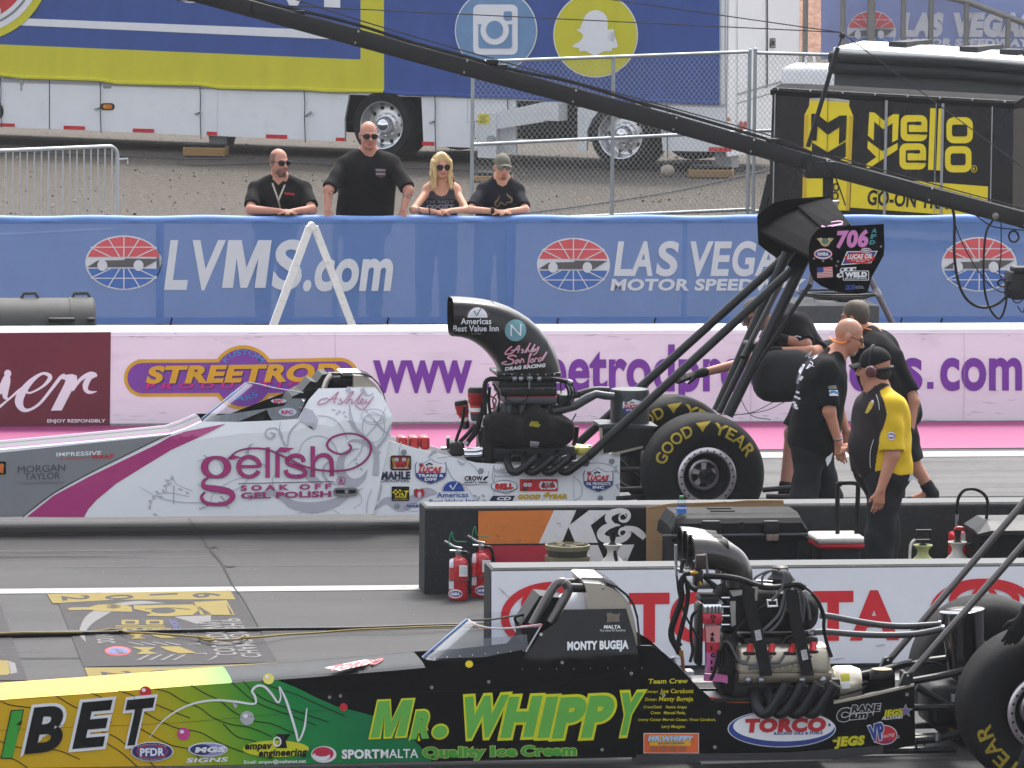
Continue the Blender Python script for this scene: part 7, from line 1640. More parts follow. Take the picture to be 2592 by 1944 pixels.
rod(zk([(1295,965),(1325,950),(1310,985),(1200,1020),(1150,1025)]),YB+.1,.006,HOSE,6,per=5).build('hose',black)
zr_=Z(2.426,2040,1260)
c0,c1=V(*zr_([(985,1050)])[0],YD),V(*zr_([(958,690)])[0],YD);ax=c1-c0;L=ax.length;m2=MB();m2.lathe([(0,0),(.105,0),(.124,L-.01),(.126,L),(.12,L+.003),(.0,L+.004)],c0,M('smoked_chrome',(104,104,110),.16,1.,var=.05),ax,36);m2.build('catch_tank',black)
m2=MB();m2.lathe([(.065,0),(.07,.03),(.06,.05),(0,.05)],V(*zr_([(465,1110)])[0],YD+.05),ENB,n=16);m2.lathe([(.05,.05),(.058,.055),(0,.06)],V(*zr_([(465,1110)])[0],YD+.05),M('bronze_cap',(170,140,100),.35,.6),n=16);m2.build('fuel_filler',black)
rbox(*zr_([(590,1065)])[0],*zr_([(615,1130)])[0],YD,YD+.08,ENB,.005).build('pump_post',black)
for pts,Y,r_ in(([(660,1125),(800,1100),(975,1060)],YB+.1,.021),([(640,1030),(760,1000),(880,985)],YD+.25,.021),([(330,1090),(470,1060),(650,1010)],YD+.25,.021),([(680,1160),(800,1230),(930,1310)],YB+.1,.021),([(670,1470),(940,1460)],YB+.14,.022),([(670,1490),(800,1480),(960,1440)],YB+.06,.024),([(670,1400),(930,1395)],YD,.018),([(790,1260),(800,1350)],YB+.12,.02)):rod(zr_(pts),Y,r_,fr,8).build('rear_frame_tube',black)
rod(zr_([(480,1060),(600,1020),(760,1010),(860,1040),(880,1090)]),YD+.1,.006,HOSE,6,per=5).build('hose',black)
for x,y in((908,1230),(808,1470)):rod(zr_([(x,y-22),(x,y+22)]),YB+.04,.018,STEEL,8).build('rod_end',black)
m2=rbox(*zr_([(760,1150)])[0],*zr_([(1000,1420)])[0],YD-.18,YD+.2,ENB,.05,3);m2.build('differential',black)
m2=MB();c=V(*zr_([(702,1520)])[0],YB+.05);m2.tube([c+Vector((.025*math.cos(t),0,.03*math.sin(t)))for t in np.linspace(0,5.6,10)],.007,fr,6);m2.build('tie_hook',black)
for(x0,y0),(x1,y1),Y in(((600,1130),(1560,30),YD-.30),((478,1035),(1560,-230),YD+.30)):
 m2=MB();m2.tube([V(*zr_([(x0,y0)])[0],Y),V(*zr_([(x1,y1)])[0],Y)],.0205,GUN,12);m2.build('wing_strut',black)
 m2=MB();a=V(*zr_([(x0,y0)])[0],Y-.022);prof(zr_([(x0-30,y0+30),(x0+5,y0-50),(x0+55,y0-60),(x0+50,y0-10),(x0+40,y0+20)]),Y-.024,Y+.024,fr,mb=m2);m2.build('strut_bracket',black);m2=MB();m2.ball(V(*zr_([(x0+25,y0-35)])[0],Y-.026),.009,STEEL,8);m2.build('rivet',black)
 # rear wheels (the near one is cut by the picture edge) and the rear wing out of frame
wn=V(2648,1804,YB-.55)
def slick_b(c):
 p=pix(c);return slick(black,p[0],p[1],c.y,turn=-165)
_,c=slick_b(wn);slick_b(wn+Vector((0,1.27,0)))
m2=MB();m2.tube([wn+Vector((0,-.1,0))+Vector((0,.2,0)),wn+Vector((0,1.6,0))],.06,ENB,14);m2.build('rear_axle',black)
# ================================================================ people: each body is one smooth skin grown round its joints
def surfnet(D,org,h):
 S=D<0
 nx,ny,nz=D.shape
 cs=np.zeros((nx-1,ny-1,nz-1,3),np.float32);cn=np.zeros((nx-1,ny-1,nz-1),np.float32)
 for ax in range(3):
  a=[slice(None)]*3;b=[slice(None)]*3;a[ax]=slice(0,-1);b[ax]=slice(1,None)
  d0,d1=D[tuple(a)],D[tuple(b)];cr=(d0<0)!=(d1<0)
  t=np.where(cr,d0/np.where(cr,d0-d1,1),0)
  o1,o2=[i for i in range(3)if i!=ax]
  for u in(0,1):
   for v in(0,1):
    sl=[slice(None)]*3;sl[o1]=slice(u,cr.shape[o1]-1+u);sl[o2]=slice(v,cr.shape[o2]-1+v);sl=tuple(sl)
    c=cr[sl];cn+=c;cs[...,ax]+=np.where(c,t[sl],0);cs[...,o1]+=c*u;cs[...,o2]+=c*v
 act=cn>0;idx=-np.ones(act.shape,np.int64);idx[act]=np.arange(act.sum())
 I=np.argwhere(act);P=(I+cs[act]/cn[act][:,None])*h+np.array(org)
 F=[]
 for ax in range(3):
  a=[slice(1,-1)]*3;b=[slice(1,-1)]*3;a[ax]=slice(0,-1);b[ax]=slice(1,None)
  s0,s1=S[tuple(a)],S[tuple(b)];o1,o2=(ax+1)%3,(ax+2)%3
  for flip in(0,1):
   E=np.argwhere(s0&~s1 if flip==0 else~s0&s1)
   if not len(E):continue
   base=E.copy();base[:,o1]+=1;base[:,o2]+=1
   q=[]
   for u,v in((0,0),(1,0),(1,1),(0,1)):
    c=base.copy();c[:,o1]-=1-u;c[:,o2]-=1-v;q.append(idx[c[:,0],c[:,1],c[:,2]])
   q=np.stack(q,1);F.append(q if flip==0 else q[:,::-1])
 return P,np.concatenate(F)
def cap_(a,b,ra,rb=None,k=.02,clip=None):return('c',np.array(a,float),np.array(b,float),ra,ra if rb is None else rb,k,clip)
def ell_(c,r,R=None,k=.02,clip=None,neg=False):return('e',np.array(c,float),np.array(r,float),np.eye(3)if R is None else R,k,clip,neg)
def sdfmesh(prims,h,fold=0.):
 B0,B1=[],[]
 for p in prims:
  if p[0]=='c':B0.append(np.minimum(p[1],p[2])-max(p[3],p[4]));B1.append(np.maximum(p[1],p[2])+max(p[3],p[4]))
  else:m=p[2].max();B0.append(p[1]-m);B1.append(p[1]+m)
 lo=np.min(B0,0)-4*h;hi=np.max(B1,0)+4*h;n=np.ceil((hi-lo)/h).astype(int)+1
 D=np.ones(n,np.float32)
 for p,b0,b1 in zip(prims,B0,B1):
  k=p[5]if p[0]=='c' else p[4];mg=3*h+2*k
  i0=np.maximum(0,np.floor((b0-mg-lo)/h).astype(int));i1=np.minimum(n,np.ceil((b1+mg-lo)/h).astype(int)+1)
  g=np.stack(np.meshgrid(*[lo[a]+h*np.arange(i0[a],i1[a])for a in range(3)],indexing='ij'),-1)
  if p[0]=='c':
   ab=p[2]-p[1];L2=max(1e-9,ab@ab);t=np.clip(((g-p[1])@ab)/L2,0,1)
   d=np.linalg.norm(g-p[1]-t[...,None]*ab,axis=-1)-(p[3]+(p[4]-p[3])*t);clip,neg=p[6],False
  else:
   q=(g-p[1])@p[3];k0=np.linalg.norm(q/p[2],axis=-1);k1=np.linalg.norm(q/p[2]**2,axis=-1);d=k0*(k0-1)/np.maximum(k1,1e-6);clip,neg=p[5],p[6]
  if clip:
   for pt,nn in clip:d=np.maximum(d,(g-np.array(pt))@np.array(nn))
  sl=tuple(slice(i0[a],i1[a])for a in range(3));o=D[sl]
  if neg:D[sl]=np.maximum(o,-d)
  else:
   hh=np.clip(.5+.5*(d-o)/k,0,1);D[sl]=d*(1-hh)+o*hh-k*hh*(1-hh)
 if fold:
  X=np.stack(np.meshgrid(*[lo[a]+h*np.arange(n[a])for a in range(3)],indexing='ij'),-1).astype(np.float32)
  D+=fold*(np.sin(X[...,2]*38+6*np.sin(X[...,0]*9)+3*np.sin(X[...,1]*11))*.5+np.sin(X[...,0]*30+X[...,2]*21+X[...,1]*17)*.5).astype(np.float32)
 return surfnet(D,lo,h)
def smesh(prims,h,mat,matfn=None,fold=0.,mb=None):
 P,F=sdfmesh(prims,h,fold);mb=mb or MB();f0=len(mb.f);mb.add([tuple(p)for p in P],[tuple(int(i)for i in f)for f in F],mat,True)
 if matfn:
  C=P[F].mean(1);ms=matfn(C)
  for i,m in enumerate(ms):
   if m is not None:mb.m[f0+i]=mb.mi(m)
 return mb
SKIN={}
def skin(name,rgb):return M(name,rgb,.55,var=.07,scale=14,spec=.35,bump=.03,bscale=120)
SK1=skin('tanned_skin',(186,128,102));SK2=skin('fair_skin',(204,150,124));SK3=skin('ruddy_skin',(188,132,112))
LIP=M('lip',(168,96,90),.5);TATT=M('tattoo',(110,92,88),.6,var=.3,scale=40)
BLKT=M('black_tee_cloth',(24,24,26),.85,var=.12,scale=20,bump=.12,bscale=14,spec=.3);CHART=M('charcoal_tank_cloth',(58,56,60),.85,var=.1,scale=20,bump=.15,bscale=14);NAVT=M('dark_tee_cloth',(26,28,36),.85,var=.12,scale=20,bump=.12,bscale=14,spec=.3)
YELT=M('yellow_shirt_cloth',(216,178,18),.8,var=.06,scale=20,bump=.15,bscale=12);PANT=M('black_trouser_cloth',(34,34,37),.85,var=.12,scale=16,bump=.2,bscale=16);JEAN=M('dark_jeans',(40,42,50),.85,var=.12,scale=16,bump=.2,bscale=16)
SHOE=M('dark_shoe',(28,27,28),.6);GLOVE=M('black_glove',(20,20,21),.7,var=.15,scale=30)
SHADE=M('sunglass_lens',(16,16,20),.12,coat=1.);HAIRB=M('blonde_hair',(208,178,122),.5,var=.22,scale=30,stretch=(6,6,.5));HAIRG=M('grey_brown_hair',(92,80,70),.7,var=.3,scale=60);HAIRD=M('short_dark_hair',(70,58,50),.8,var=.25,scale=80);CAPG=M('camo_cap',(104,102,88),.85,var=.25,scale=40);CAPB=M('black_cap',(20,20,22),.8,var=.1,scale=30)
nv=lambda v:np.array(v,float)/np.linalg.norm(v)
def frame(f,up=(0,0,1),roll=0.):
 y=nv(f);x=nv(np.cross(y,up));z=np.cross(x,y)
 if roll:x,z=x*math.cos(roll)+z*math.sin(roll),z*math.cos(roll)-x*math.sin(roll)
 return np.stack([x,y,z],1)  # columns: right, forward, up
def headprims(c,R,s=1.,fat=0.,nose=True):
 w=lambda x,y,z:np.array(c)+R@(np.array((x,y,z))*s)
 q=lambda r:np.array(r)*s
 P=[ell_(w(0,-.012,.035),q((.076,.097,.093)),R,.01),ell_(w(0,.03,-.035),q((.064+fat,.066,.082)),R,.03),ell_(w(0,.062,-.095),q((.032+fat,.028,.024)),R,.025),ell_(w(0,.083,.022),q((.056,.018,.014)),R,.015),cap_(w(0,.094,.006),w(0,.116,-.028),.009*s,.0145*s,.012),ell_(w(-.012,.1,-.036),q((.011,.014,.009)),R,.008),ell_(w(.012,.1,-.036),q((.011,.014,.009)),R,.008),ell_(w(0,.088,-.062),q((.026,.012,.007)),R,.006),ell_(w(0,.087,-.074),q((.022,.011,.007)),R,.006),ell_(w(.034,.072,-.025),q((.02,.02,.02)),R,.02),ell_(w(-.034,.072,-.025),q((.02,.02,.02)),R,.02)]
 for sx in(-1,1):P+=[ell_(w(.079*sx,-.012,-.005),q((.011,.021,.034)),R,.008),ell_(w(.03*sx,.09,.0),q((.017,.014,.01)),R,.01,None,True),ell_(w(.03*sx,.078,.0),q((.013,.013,.011)),R,.002)]
 return P
def handprims(w,d,n,th,s=1.,curl=.5,r=.0088):
 """palm and five fingers: w wrist, d along the hand, n palm side, th thumb side"""
 w,d,n=np.array(w,float),nv(d),nv(n);n=nv(n-d*(n@d));t=nv(th);t=nv(t-d*(t@d)-n*(t@n));P=[]
 for u in(-.03,-.01,.01,.03):P.append(cap_(w+t*u*.6*s+d*.012,w+t*u*s+d*.085*s,.015*s,.0125*s,.014))
 for u,L in((.033,.068),(.011,.078),(-.011,.072),(-.032,.056)):
  k=w+t*u*s+d*.088*s;c1=curl*(.8+.3*(u<0));d1=nv(d*math.cos(c1)+n*math.sin(c1));k2=k+d1*L*.52*s;d2=nv(d*math.cos(c1*2)+n*math.sin(c1*2));k3=k2+d2*L*.48*s
  P+=[cap_(k-d*.01,k2,r*s*1.08,r*s,.005),cap_(k2,k3,r*s,r*s*.82,.004)]
 b=w+t*.028*s+d*.03*s;d1=nv(d*.75+t*.62+n*.25);b2=b+d1*.04*s;b3=b2+nv(d*.9+t*.2+n*.35)*.03*s
 P+=[cap_(w+d*.02+t*.012,b2,.016*s,.0115*s,.012),cap_(b2,b3,.0112*s,.009*s,.004)]
 return P
def PX(x,y,Y):return np.array(V(x,y,Y))
def person(label,head,f,neck,chest,pelvis,lat,wc,rc,rp,sh,arms,legs,skinm,shirt,sleeve,pants,hd=1.,fat=0.,group=None,scalp=None,beard=None,gloves=False,pantlen=1.,h=.0065,belly=None,roll=0.,shirtmat=None,tats=None,hem=None,bodywp=.8):
 lat=nv(lat);R=frame(f,roll=roll);root=thing('person',(pelvis[0],pelvis[1],0),label,'person',group)
 sL,sR=chest+lat*sh[0]+np.array((0,0,sh[1])),None
 P=headprims(head,R,hd,fat)
 base=np.array(head)+R@np.array((0,-.02,-.06))*hd
 P.append(cap_(base,neck,.054+fat,.062+fat*1.5,.025))
 T_=[]
 for sg in(-1,1):T_.append((chest+lat*wc*sg,pelvis+lat*wc*bodywp*sg,rc,rp))
 def torso(x):
  L=[cap_(a,b,ra+x,rb+x,.07)for a,b,ra,rb in T_]
  ups=[a['s']for a in arms]
  if len(ups)==2 and(x==0 or sleeve>0):
   L.append(cap_(ups[0],ups[1],.05+x*.6,None,.06))
   for u_ in ups:L.append(cap_(neck+(u_-neck)*.1,u_*.85+neck*.15,.05+x*.4,.05+x*.4,.06))
  L.append(cap_(neck if x==0 or sleeve>0 else neck*.35+chest*.65,chest,.06+x*.5,.12+x,.06))
  if belly is not None:L.append(ell_(belly[0],np.array(belly[1])+x,None,.08))
  return L
 P+=torso(0)
 for a in arms:
  P+=[cap_(a['s'],a['e'],a.get('r',.05),a.get('r',.05)*.82,.03),cap_(a['e'],a['w'],a.get('r',.05)*.84,.029,.025)]
  if not gloves:P+=handprims(a['w'],a['d'],a['n'],a['t'],a.get('hs',1.),a.get('curl',.5))
 for k,n_,an,to in legs:P+=[cap_(k,n_,.088,.058,.05),cap_(n_,an,.056,.04,.03),cap_(an,to,.042,.03,.03)]
 Rm=np.array(R);hc=np.array(head)
 def mf(C):
  L=((C-hc)@Rm)/hd;out=[None]*len(C);near=np.linalg.norm(L,axis=1)<.19
  x,y,z=L[:,0],L[:,1],L[:,2]
  lipm=near&(y>.07)&(abs(x)<.024)&(z<-.056)&(z>-.08)
  brow=near&(y>.07)&(abs(abs(x)-.032)<.02)&(abs(z-.026)<.006)
  eye=near&(y>.06)&(abs(abs(x)-.03)<.012)&(abs(z)<.006)
  for m,mask in((beard[0],near&beard[1](x,y,z))if beard else(None,None),(scalp[0],near&scalp[1](x,y,z))if scalp else(None,None),(HAIRD,brow),(LIP,lipm),(M('eye_dark',(40,34,32),.3),eye)):
   if m is not None:
    for i in np.nonzero(mask)[0]:out[i]=m
  if tats:
   for c,r_ in tats:
    d_=np.linalg.norm(C-np.array(c),axis=1);msk=(d_<r_)&(np.sin(C[:,0]*160)+np.sin(C[:,2]*190+C[:,0]*80)>.1)
    for i in np.nonzero(msk)[0]:out[i]=TATT
  return out
 body=smesh(P,h,skinm,mf);body.build('body',root,sharp=180)
 # clothes
 S=torso(.016)
 if sleeve==0:
  fh=nv(np.array((f[0],f[1],0)))
  for sg in(-1,1):S+=[cap_(chest+lat*sg*.072+fh*.085+np.array((0,0,.03)),neck+lat*sg*.088+fh*.02+np.array((0,0,-.03)),.034,.03,.02),cap_(neck+lat*sg*.088+fh*.02+np.array((0,0,-.03)),chest+lat*sg*.08-fh*.09,.03,.034,.02)]
 for a in arms:
  if sleeve>0:
   e=a['s']+(a['e']-a['s'])*sleeve;n_=nv(a['e']-a['s']);S.append(cap_(a['s'],a['s']+(a['e']-a['s'])*(sleeve+.25),a.get('r',.05)+.013,a.get('r',.05)+.021,.035,[(e,n_)]))
   if sleeve>1:S.append(cap_(a['e'],a['w'],a.get('r',.05)*.84+.018,.045,.03))
 if hem is not None:
  S=[tuple(list(p[:6])+[(p[6]or[])+[hem]])if p[0]=='c' else tuple(list(p[:5])+[(p[5]or[])+[hem]]+[p[6]])for p in S]
 sm=smesh(S,h,shirt,shirtmat,.005)
 Lg=[cap_(pelvis-lat*.07,pelvis+lat*.07,rp+.012,None,.05)]
 for k,n_,an,to in legs:
  if pantlen>=1:Lg+=[cap_(k,n_,.115,.094,.06),cap_(n_,n_+(an-n_)*min(1,pantlen),.092,.082,.04)]
  else:Lg+=[cap_(k,n_+(n_-k)*.4,.108,.09,.06,[(k+(n_-k)*pantlen*1.25,nv(n_-k))])]
 if legs:smesh(Lg,h*1.15,pants,None,.007).build('trousers' if pantlen>=1 else 'shorts',root,sharp=180)
 for k,n_,an,to in legs:
  d_=nv(to-an);smesh([cap_(an+np.array((0,0,.0)),an+np.array((0,0,-.035)),.05,.048,.02),cap_(an+d_*.0-np.array((0,0,.045)),to,.043,.036,.03),cap_(an,n_*.25+an*.75,.05,.052,.02)]if gloves else[cap_(an-d_*.03-np.array((0,0,.03)),to,.045,.038,.03)],.008,SHOE).build('shoe',root,sharp=180)
 if gloves:
  for a in arms:smesh([cap_(a['w']-nv(a['d'])*.045,a['w'],.037,.034,.01)]+handprims(a['w'],a['d'],a['n'],a['t'],1.1,a.get('curl',.5),.0105),.006,GLOVE).build('glove',root,sharp=180)
 return root,sm,R
def hl(head,R,s=1.):return lambda x,y,z:Vector(np.array(head)+R@(np.array((x,y,z))*s))
def sunglasses(root,head,R,s=1.,rnd=False,m=None):
 w0=hl(head,R,s);w=lambda x,y,z:w0(x*1.08,y+.002,z*1.25);mb=MB();m=m or SHADE
 for sx in(-1,1):
  pts=[(.006,.014),(.035,.018),(.062,.014),(.066,-.002),(.05,-.02),(.024,-.02),(.008,-.008)]if not rnd else[(.006,.012),(.03,.022),(.058,.018),(.066,0),(.056,-.022),(.034,-.028),(.012,-.018)]
  a=[w(sx*x,.112-abs(x)*.32,z+.002)for x,z in pts];b=[w(sx*x,.106-abs(x)*.32,z+.002)for x,z in pts]
  mb.loft([b,a],m);mb.tube([w(sx*.064,.092,.01),w(sx*.079,.06,.012),w(sx*.084,-.01,.008)],.0035*s,m,6)
 mb.tube([w(-.01,.112,.008),w(.01,.112,.008)],.004*s,m,6);return mb.build('sunglasses',root)
def fence_person(label,hx,hy,yaw,pitch,sx0,sx1,sy,arms,**kw):
 Yb=YFEN+.28;head=PX(hx,hy,Yb+.02);f=(math.sin(yaw),-math.cos(yaw),pitch)
 mid=(sx0+sx1)/2;chest=PX(mid,sy+30,Yb+.12);neck=PX(hx*.5+mid*.5,sy-13,Yb+.08);pel=np.array((chest[0],Yb+.5,.95));hw=(V(sx1,sy,Yb).x-V(sx0,sy,Yb).x)/2
 A=[]
 for i,(ex,ey,wx,wy,dx,dz,curl)in enumerate(arms):
  sg=-1 if i==0 else 1;s_=PX(sx0 if i==0 else sx1,sy,Yb+.1)+np.array((-sg*.06,0,-.085))
  e_=PX(ex,ey,YFEN+.12);w_=PX(wx,wy,YFEN+.03)
  A.append(dict(s=s_,e=e_,w=w_,d=(dx,-.15,dz),n=(0,.1,-1),t=(0,-1,0)if abs(dx)>.5 else(-sg*1.,0,0),curl=curl,r=kw.get('armr',.05)))
 kw.pop('armr',None);legs=[]
 for sg in(-1,1):
  k=pel+np.array((sg*.1,0,-.02));n_=np.array((k[0]+sg*.02,pel[1]+.02,.5));an=np.array((k[0]+sg*.02,pel[1]+.08,.07));legs.append((k,n_,an,an+np.array((sg*.03,-.17,-.04))))
 hd=kw.get('hd',1.);root,sm,R=person(label,head,f,neck,chest,pel,(1,0,0),hw*.42,kw.pop('rc',.115),kw.pop('rp',.12),(hw,0),A,legs,**kw)
 return root,sm,R,head,Yb
bz_=lambda x,y,z:(z<-.04)&(y>.0)&~((z>-.05)&(y>.09))&(z<-.045-.0*x)
# bearded man leaning on crossed forearms
root,sm,R,head,Yb=fence_person('bearded man in sunglasses and black polo with lanyard, leaning crossed forearms on the blue banner',706,411,.5,-.06,630,786,458,[(634,531,710,535,1,-.02,.25),(789,531,742,535,-1,-.02,.25)],skinm=SK3,shirt=BLKT,sleeve=.80,pants=JEAN,hd=1.06,fat=.006,armr=.058,rc=.13,beard=(M('dark_beard',(120,88,76),.8,var=.3,scale=90),lambda x,y,z:(y>.03)&(z<-.052-.0)&(z>-.14)&(abs(x)<.055)),scalp=(M('shaved_hair',(122,90,74),.75,var=.2,scale=90),lambda x,y,z:(y<.03)&(z>-.01)&(z<.085)))
d=Dec(sm,onto(bvh_of(sm),Yb,.003),5);zA=Z(5.53,610,290);LAN=M('lanyard_cloth',(186,178,160),.8,var=.35,scale=50)
d.stroke(zA([(440,960),(480,1080),(520,1190),(550,1310)]),4.5,LAN,1,4);d.stroke(zA([(612,985),(570,1090),(528,1190)]),4.5,LAN,2,4);d.poly(zA([(522,1312),(655,1308),(658,1355),(524,1360)]),WHITE,3)
d.text('RACING',zA([(612,1115)])[0],zA([(745,1130)])[0],5.5,RED,1,bold=.05)
d.poly(zA([(440,900),(525,985),(610,900),(600,860),(450,860)]),SK3,1);sm.build('polo_shirt',root,sharp=180);sunglasses(root,head,R,1.06)
# big man with hands on the fence
root,sm,R,head,Yb=fence_person('tall heavy bald man in sunglasses and black tee standing with both hands on the banner',933,343,.06,-.08,856,1010,394,[(832,482,829,530,.1,-.8,.9),(1034,482,1021,530,-.1,-.8,.9)],skinm=SK3,shirt=BLKT,sleeve=.92,pants=JEAN,hd=1.1,fat=.012,armr=.06,rc=.15,rp=.17,scalp=(M('grey_stubble_hair',(176,128,110),.7,var=.15,scale=90),lambda x,y,z:(y<.02)&(z>-.01)&(z<.08)),tats=[(PX(838,495,YFEN+.1),.06),(PX(1030,500,YFEN+.1),.06)])
d=Dec(sm,onto(bvh_of(sm),Yb,.003),5);d.poly(zA([(1880,760),(1950,750),(2025,765),(2022,860),(1960,890),(1890,850)]),M('faded_print_maroon',(84,54,56),.8,var=.3,scale=60),1);d.poly(zA([(1882,762),(2024,765),(2018,790),(1886,785)]),M('faded_print_grey',(150,140,144),.8,var=.2),2);d.poly(zA([(1888,815),(2020,815),(2018,845),(1892,840)]),MATS['faded_print_grey'],2)
sm.build('tee_shirt',root,sharp=180);sunglasses(root,head,R,1.1)
# woman
zC=Z(6.506,1020,360)
def tank(C):
 return[None]*len(C)
root,sm,R,head,Yb=fence_person('blonde woman in big sunglasses and charcoal tank top resting tattooed forearms on the banner',1117,420,.12,-.12,1068,1168,462,[(1046,531,1098,536,1,-.02,.3),(1182,531,1140,534,-1,.08,.7)],skinm=SK2,shirt=CHART,sleeve=0,pants=JEAN,hd=.98,armr=.042,rc=.10,rp=.11,tats=[(PX(1058,470,YFEN+.3),.035),(PX(1170,476,YFEN+.3),.035),(PX(1062,533,YFEN+.1),.05)])
bv=bvh_of(sm);skinp=[(330,560),(340,620),(400,640),(470,690),(500,800),(560,870),(640,895),(720,860),(760,780),(790,680),(850,640),(900,560),(760,500),(460,500)]
d=Dec(sm,onto(bv,Yb,.003),4);d.poly(zC([(420,560),(470,690),(500,800),(560,870),(640,895),(720,860),(760,780),(790,680),(860,560),(640,540)]),SK2,1)
TP=M('tank_print_pale',(196,192,200),.7,var=.15,scale=40);TG_=M('tank_print_grey',(120,116,122),.7,var=.15,scale=40)
d.text("I'M NOT",zC([(385,1005)])[0],zC([(840,1005)])[0],7.5,TG_,1,bold=.05);d.text('COOKY',zC([(385,1088)])[0],zC([(850,1080)])[0],9.5,TP,1,bold=.08);d.text('LAST',zC([(440,1160)])[0],zC([(700,1160)])[0],8.5,TP,1,bold=.08)
sm.build('tank_top',root,sharp=180);sunglasses(root,head,R,.98,True,M('brown_lens',(36,26,30),.15,coat=1))
w=hl(head,R,.98);H_=[ell_(w(0,-.02,.04),(.09,.108,.1),R,.02,[(w(0,.056,.045),nv(R@np.array((0,.82,-.55))))])]
for sx in(-1,1):
 for j,(x0,y0,x1,y1,x2)in enumerate(((.082,.03,.088,.02,.098),(.085,.0,.092,.0,.105),(.078,-.04,.085,-.03,.09),(.066,.05,.082,.04,.085))):H_+=[cap_(w(sx*x0,y0,.05),w(sx*x1,y1,-.09),.024,.028,.02),cap_(w(sx*x1,y1,-.09),w(sx*x2,y1+.05,-.2-.015*(j%2)),.027,.012,.02)]
H_+=[cap_(w(.0,.05,.125),w(-.07,.07,.06),.022,.018,.02),cap_(w(.02,.05,.122),w(.078,.06,.05),.02,.016,.02),cap_(w(0,-.08,0),w(0,-.08,-.18),.07,.05,.04)]
hm=smesh(H_,.006,HAIRB,None,.003);random.seed(11);HB2=M('pale_blonde_strand',(226,204,158),.45,var=.15);HB3=M('dark_blonde_strand',(150,120,78),.5,var=.15)
for i in range(90):
 sx=random.choice((-1,1));u=random.random();y0=.06-u*.12;a_=random.uniform(.0,.05);L_=random.uniform(.12,.24)
 hm.tube(crom([w(sx*a_,y0*.5+.01,.138-a_*.3),w(sx*(.07+a_*.25),y0,.09),w(sx*(.096+random.uniform(-.006,.008)),y0,.0),w(sx*(.096+random.uniform(-.014,.012)),y0+.02,-.1),w(sx*(.095+random.uniform(-.03,.03)),y0+.045+random.uniform(-.01,.02),-.1-L_*.6)],3),[.004]*9+[.003,.002,.0015,.001],random.choice((HAIRB,HB2,HB2,HB3)),5,False)
hm.build('hair',root,sharp=180)
mb=MB();p,q=Vector(PX(1085,535,YFEN+.03)),Vector(PX(1089,533,YFEN+.03));mb.lathe([(.034,0),(.036,.006),(.034,.012)],p,BLACK,(1,0,0),14);mb.build('bracelet',root)
# young man in cap
root,sm,R,head,Yb=fence_person('young man in camouflage cap and dark tee with gold antler print, arms crossed on banner',1272,424,.04,-.02,1208,1326,462,[(1190,531,1252,535,1,-.02,.2),(1330,531,1284,536,-1,-.04,.2)],skinm=SK2,shirt=NAVT,sleeve=.84,pants=JEAN,hd=.98,armr=.047,rc=.11,beard=(M('ginger_goatee',(150,96,74),.7,var=.2,scale=90),lambda x,y,z:(y>.05)&(abs(x)<.026)&(z<-.086)&(z>-.13)))
d=Dec(sm,onto(bvh_of(sm),Yb,.003),4);AG=M('gold_antler_print',(134,114,80),.7,var=.25,scale=50);q=lambda pts,w_:d.stroke(zC(pts),[v/6.5 for v in w_],AG,1,6)
q([(1590,880),(1560,950),(1520,990),(1530,1040),(1570,1050),(1600,990),(1640,1000),(1680,1040)],[6,26,30,26,20,24,30,10]);q([(1705,830),(1730,880),(1790,930),(1780,980),(1730,980),(1700,1000),(1680,1040)],[4,30,34,28,20,26,10]);q([(1740,890),(1700,870)],[20,6])
d.poly(zC([(1530,600),(1560,690),(1640,730),(1700,700),(1745,600),(1640,560)]),SK2,1);sm.build('tee_shirt',root,sharp=180);sunglasses(root,head,R,.98)
w=hl(head,R,.98);smesh([ell_(w(0,-.01,.045),(.086,.108,.1),R,.01,[(w(0,0,.035),nv(R@np.array((0,-.05,-1))))])],.006,CAPG).build('cap',root,sharp=60)
mb=MB();rows=[]
for j in range(9):t=(j-4)/4;rows.append([w(.076*t,.085-.02*t*t,.05-.016*t*t),w(.072*t,.15-.05*t*t,.034-.026*t*t),w(.072*t,.15-.05*t*t,.028-.026*t*t),w(.076*t,.08-.02*t*t,.044-.016*t*t)])
mb.loft(rows,CAPG);mb.build('cap_brim',root)
mb=MB();p=Vector(PX(1246,534,YFEN+.03));mb.lathe([(.036,-.018),(.04,-.014),(.04,.014),(.036,.018)],p,BLKPL,(1,0,-.05),14);mb.build('wristwatch',root)
# ---- crew by the white dragster
zP=Z(4.254,1840,760);zQ=Z(4.608,1920,1080)
def pp(x,y,Y):q=zP([(x,y)])[0];return PX(q[0],q[1],Y)
def pq(x,y,Y):q=zQ([(x,y)])[0];return PX(q[0],q[1],Y)
def g0(p):q=np.array(p);return q
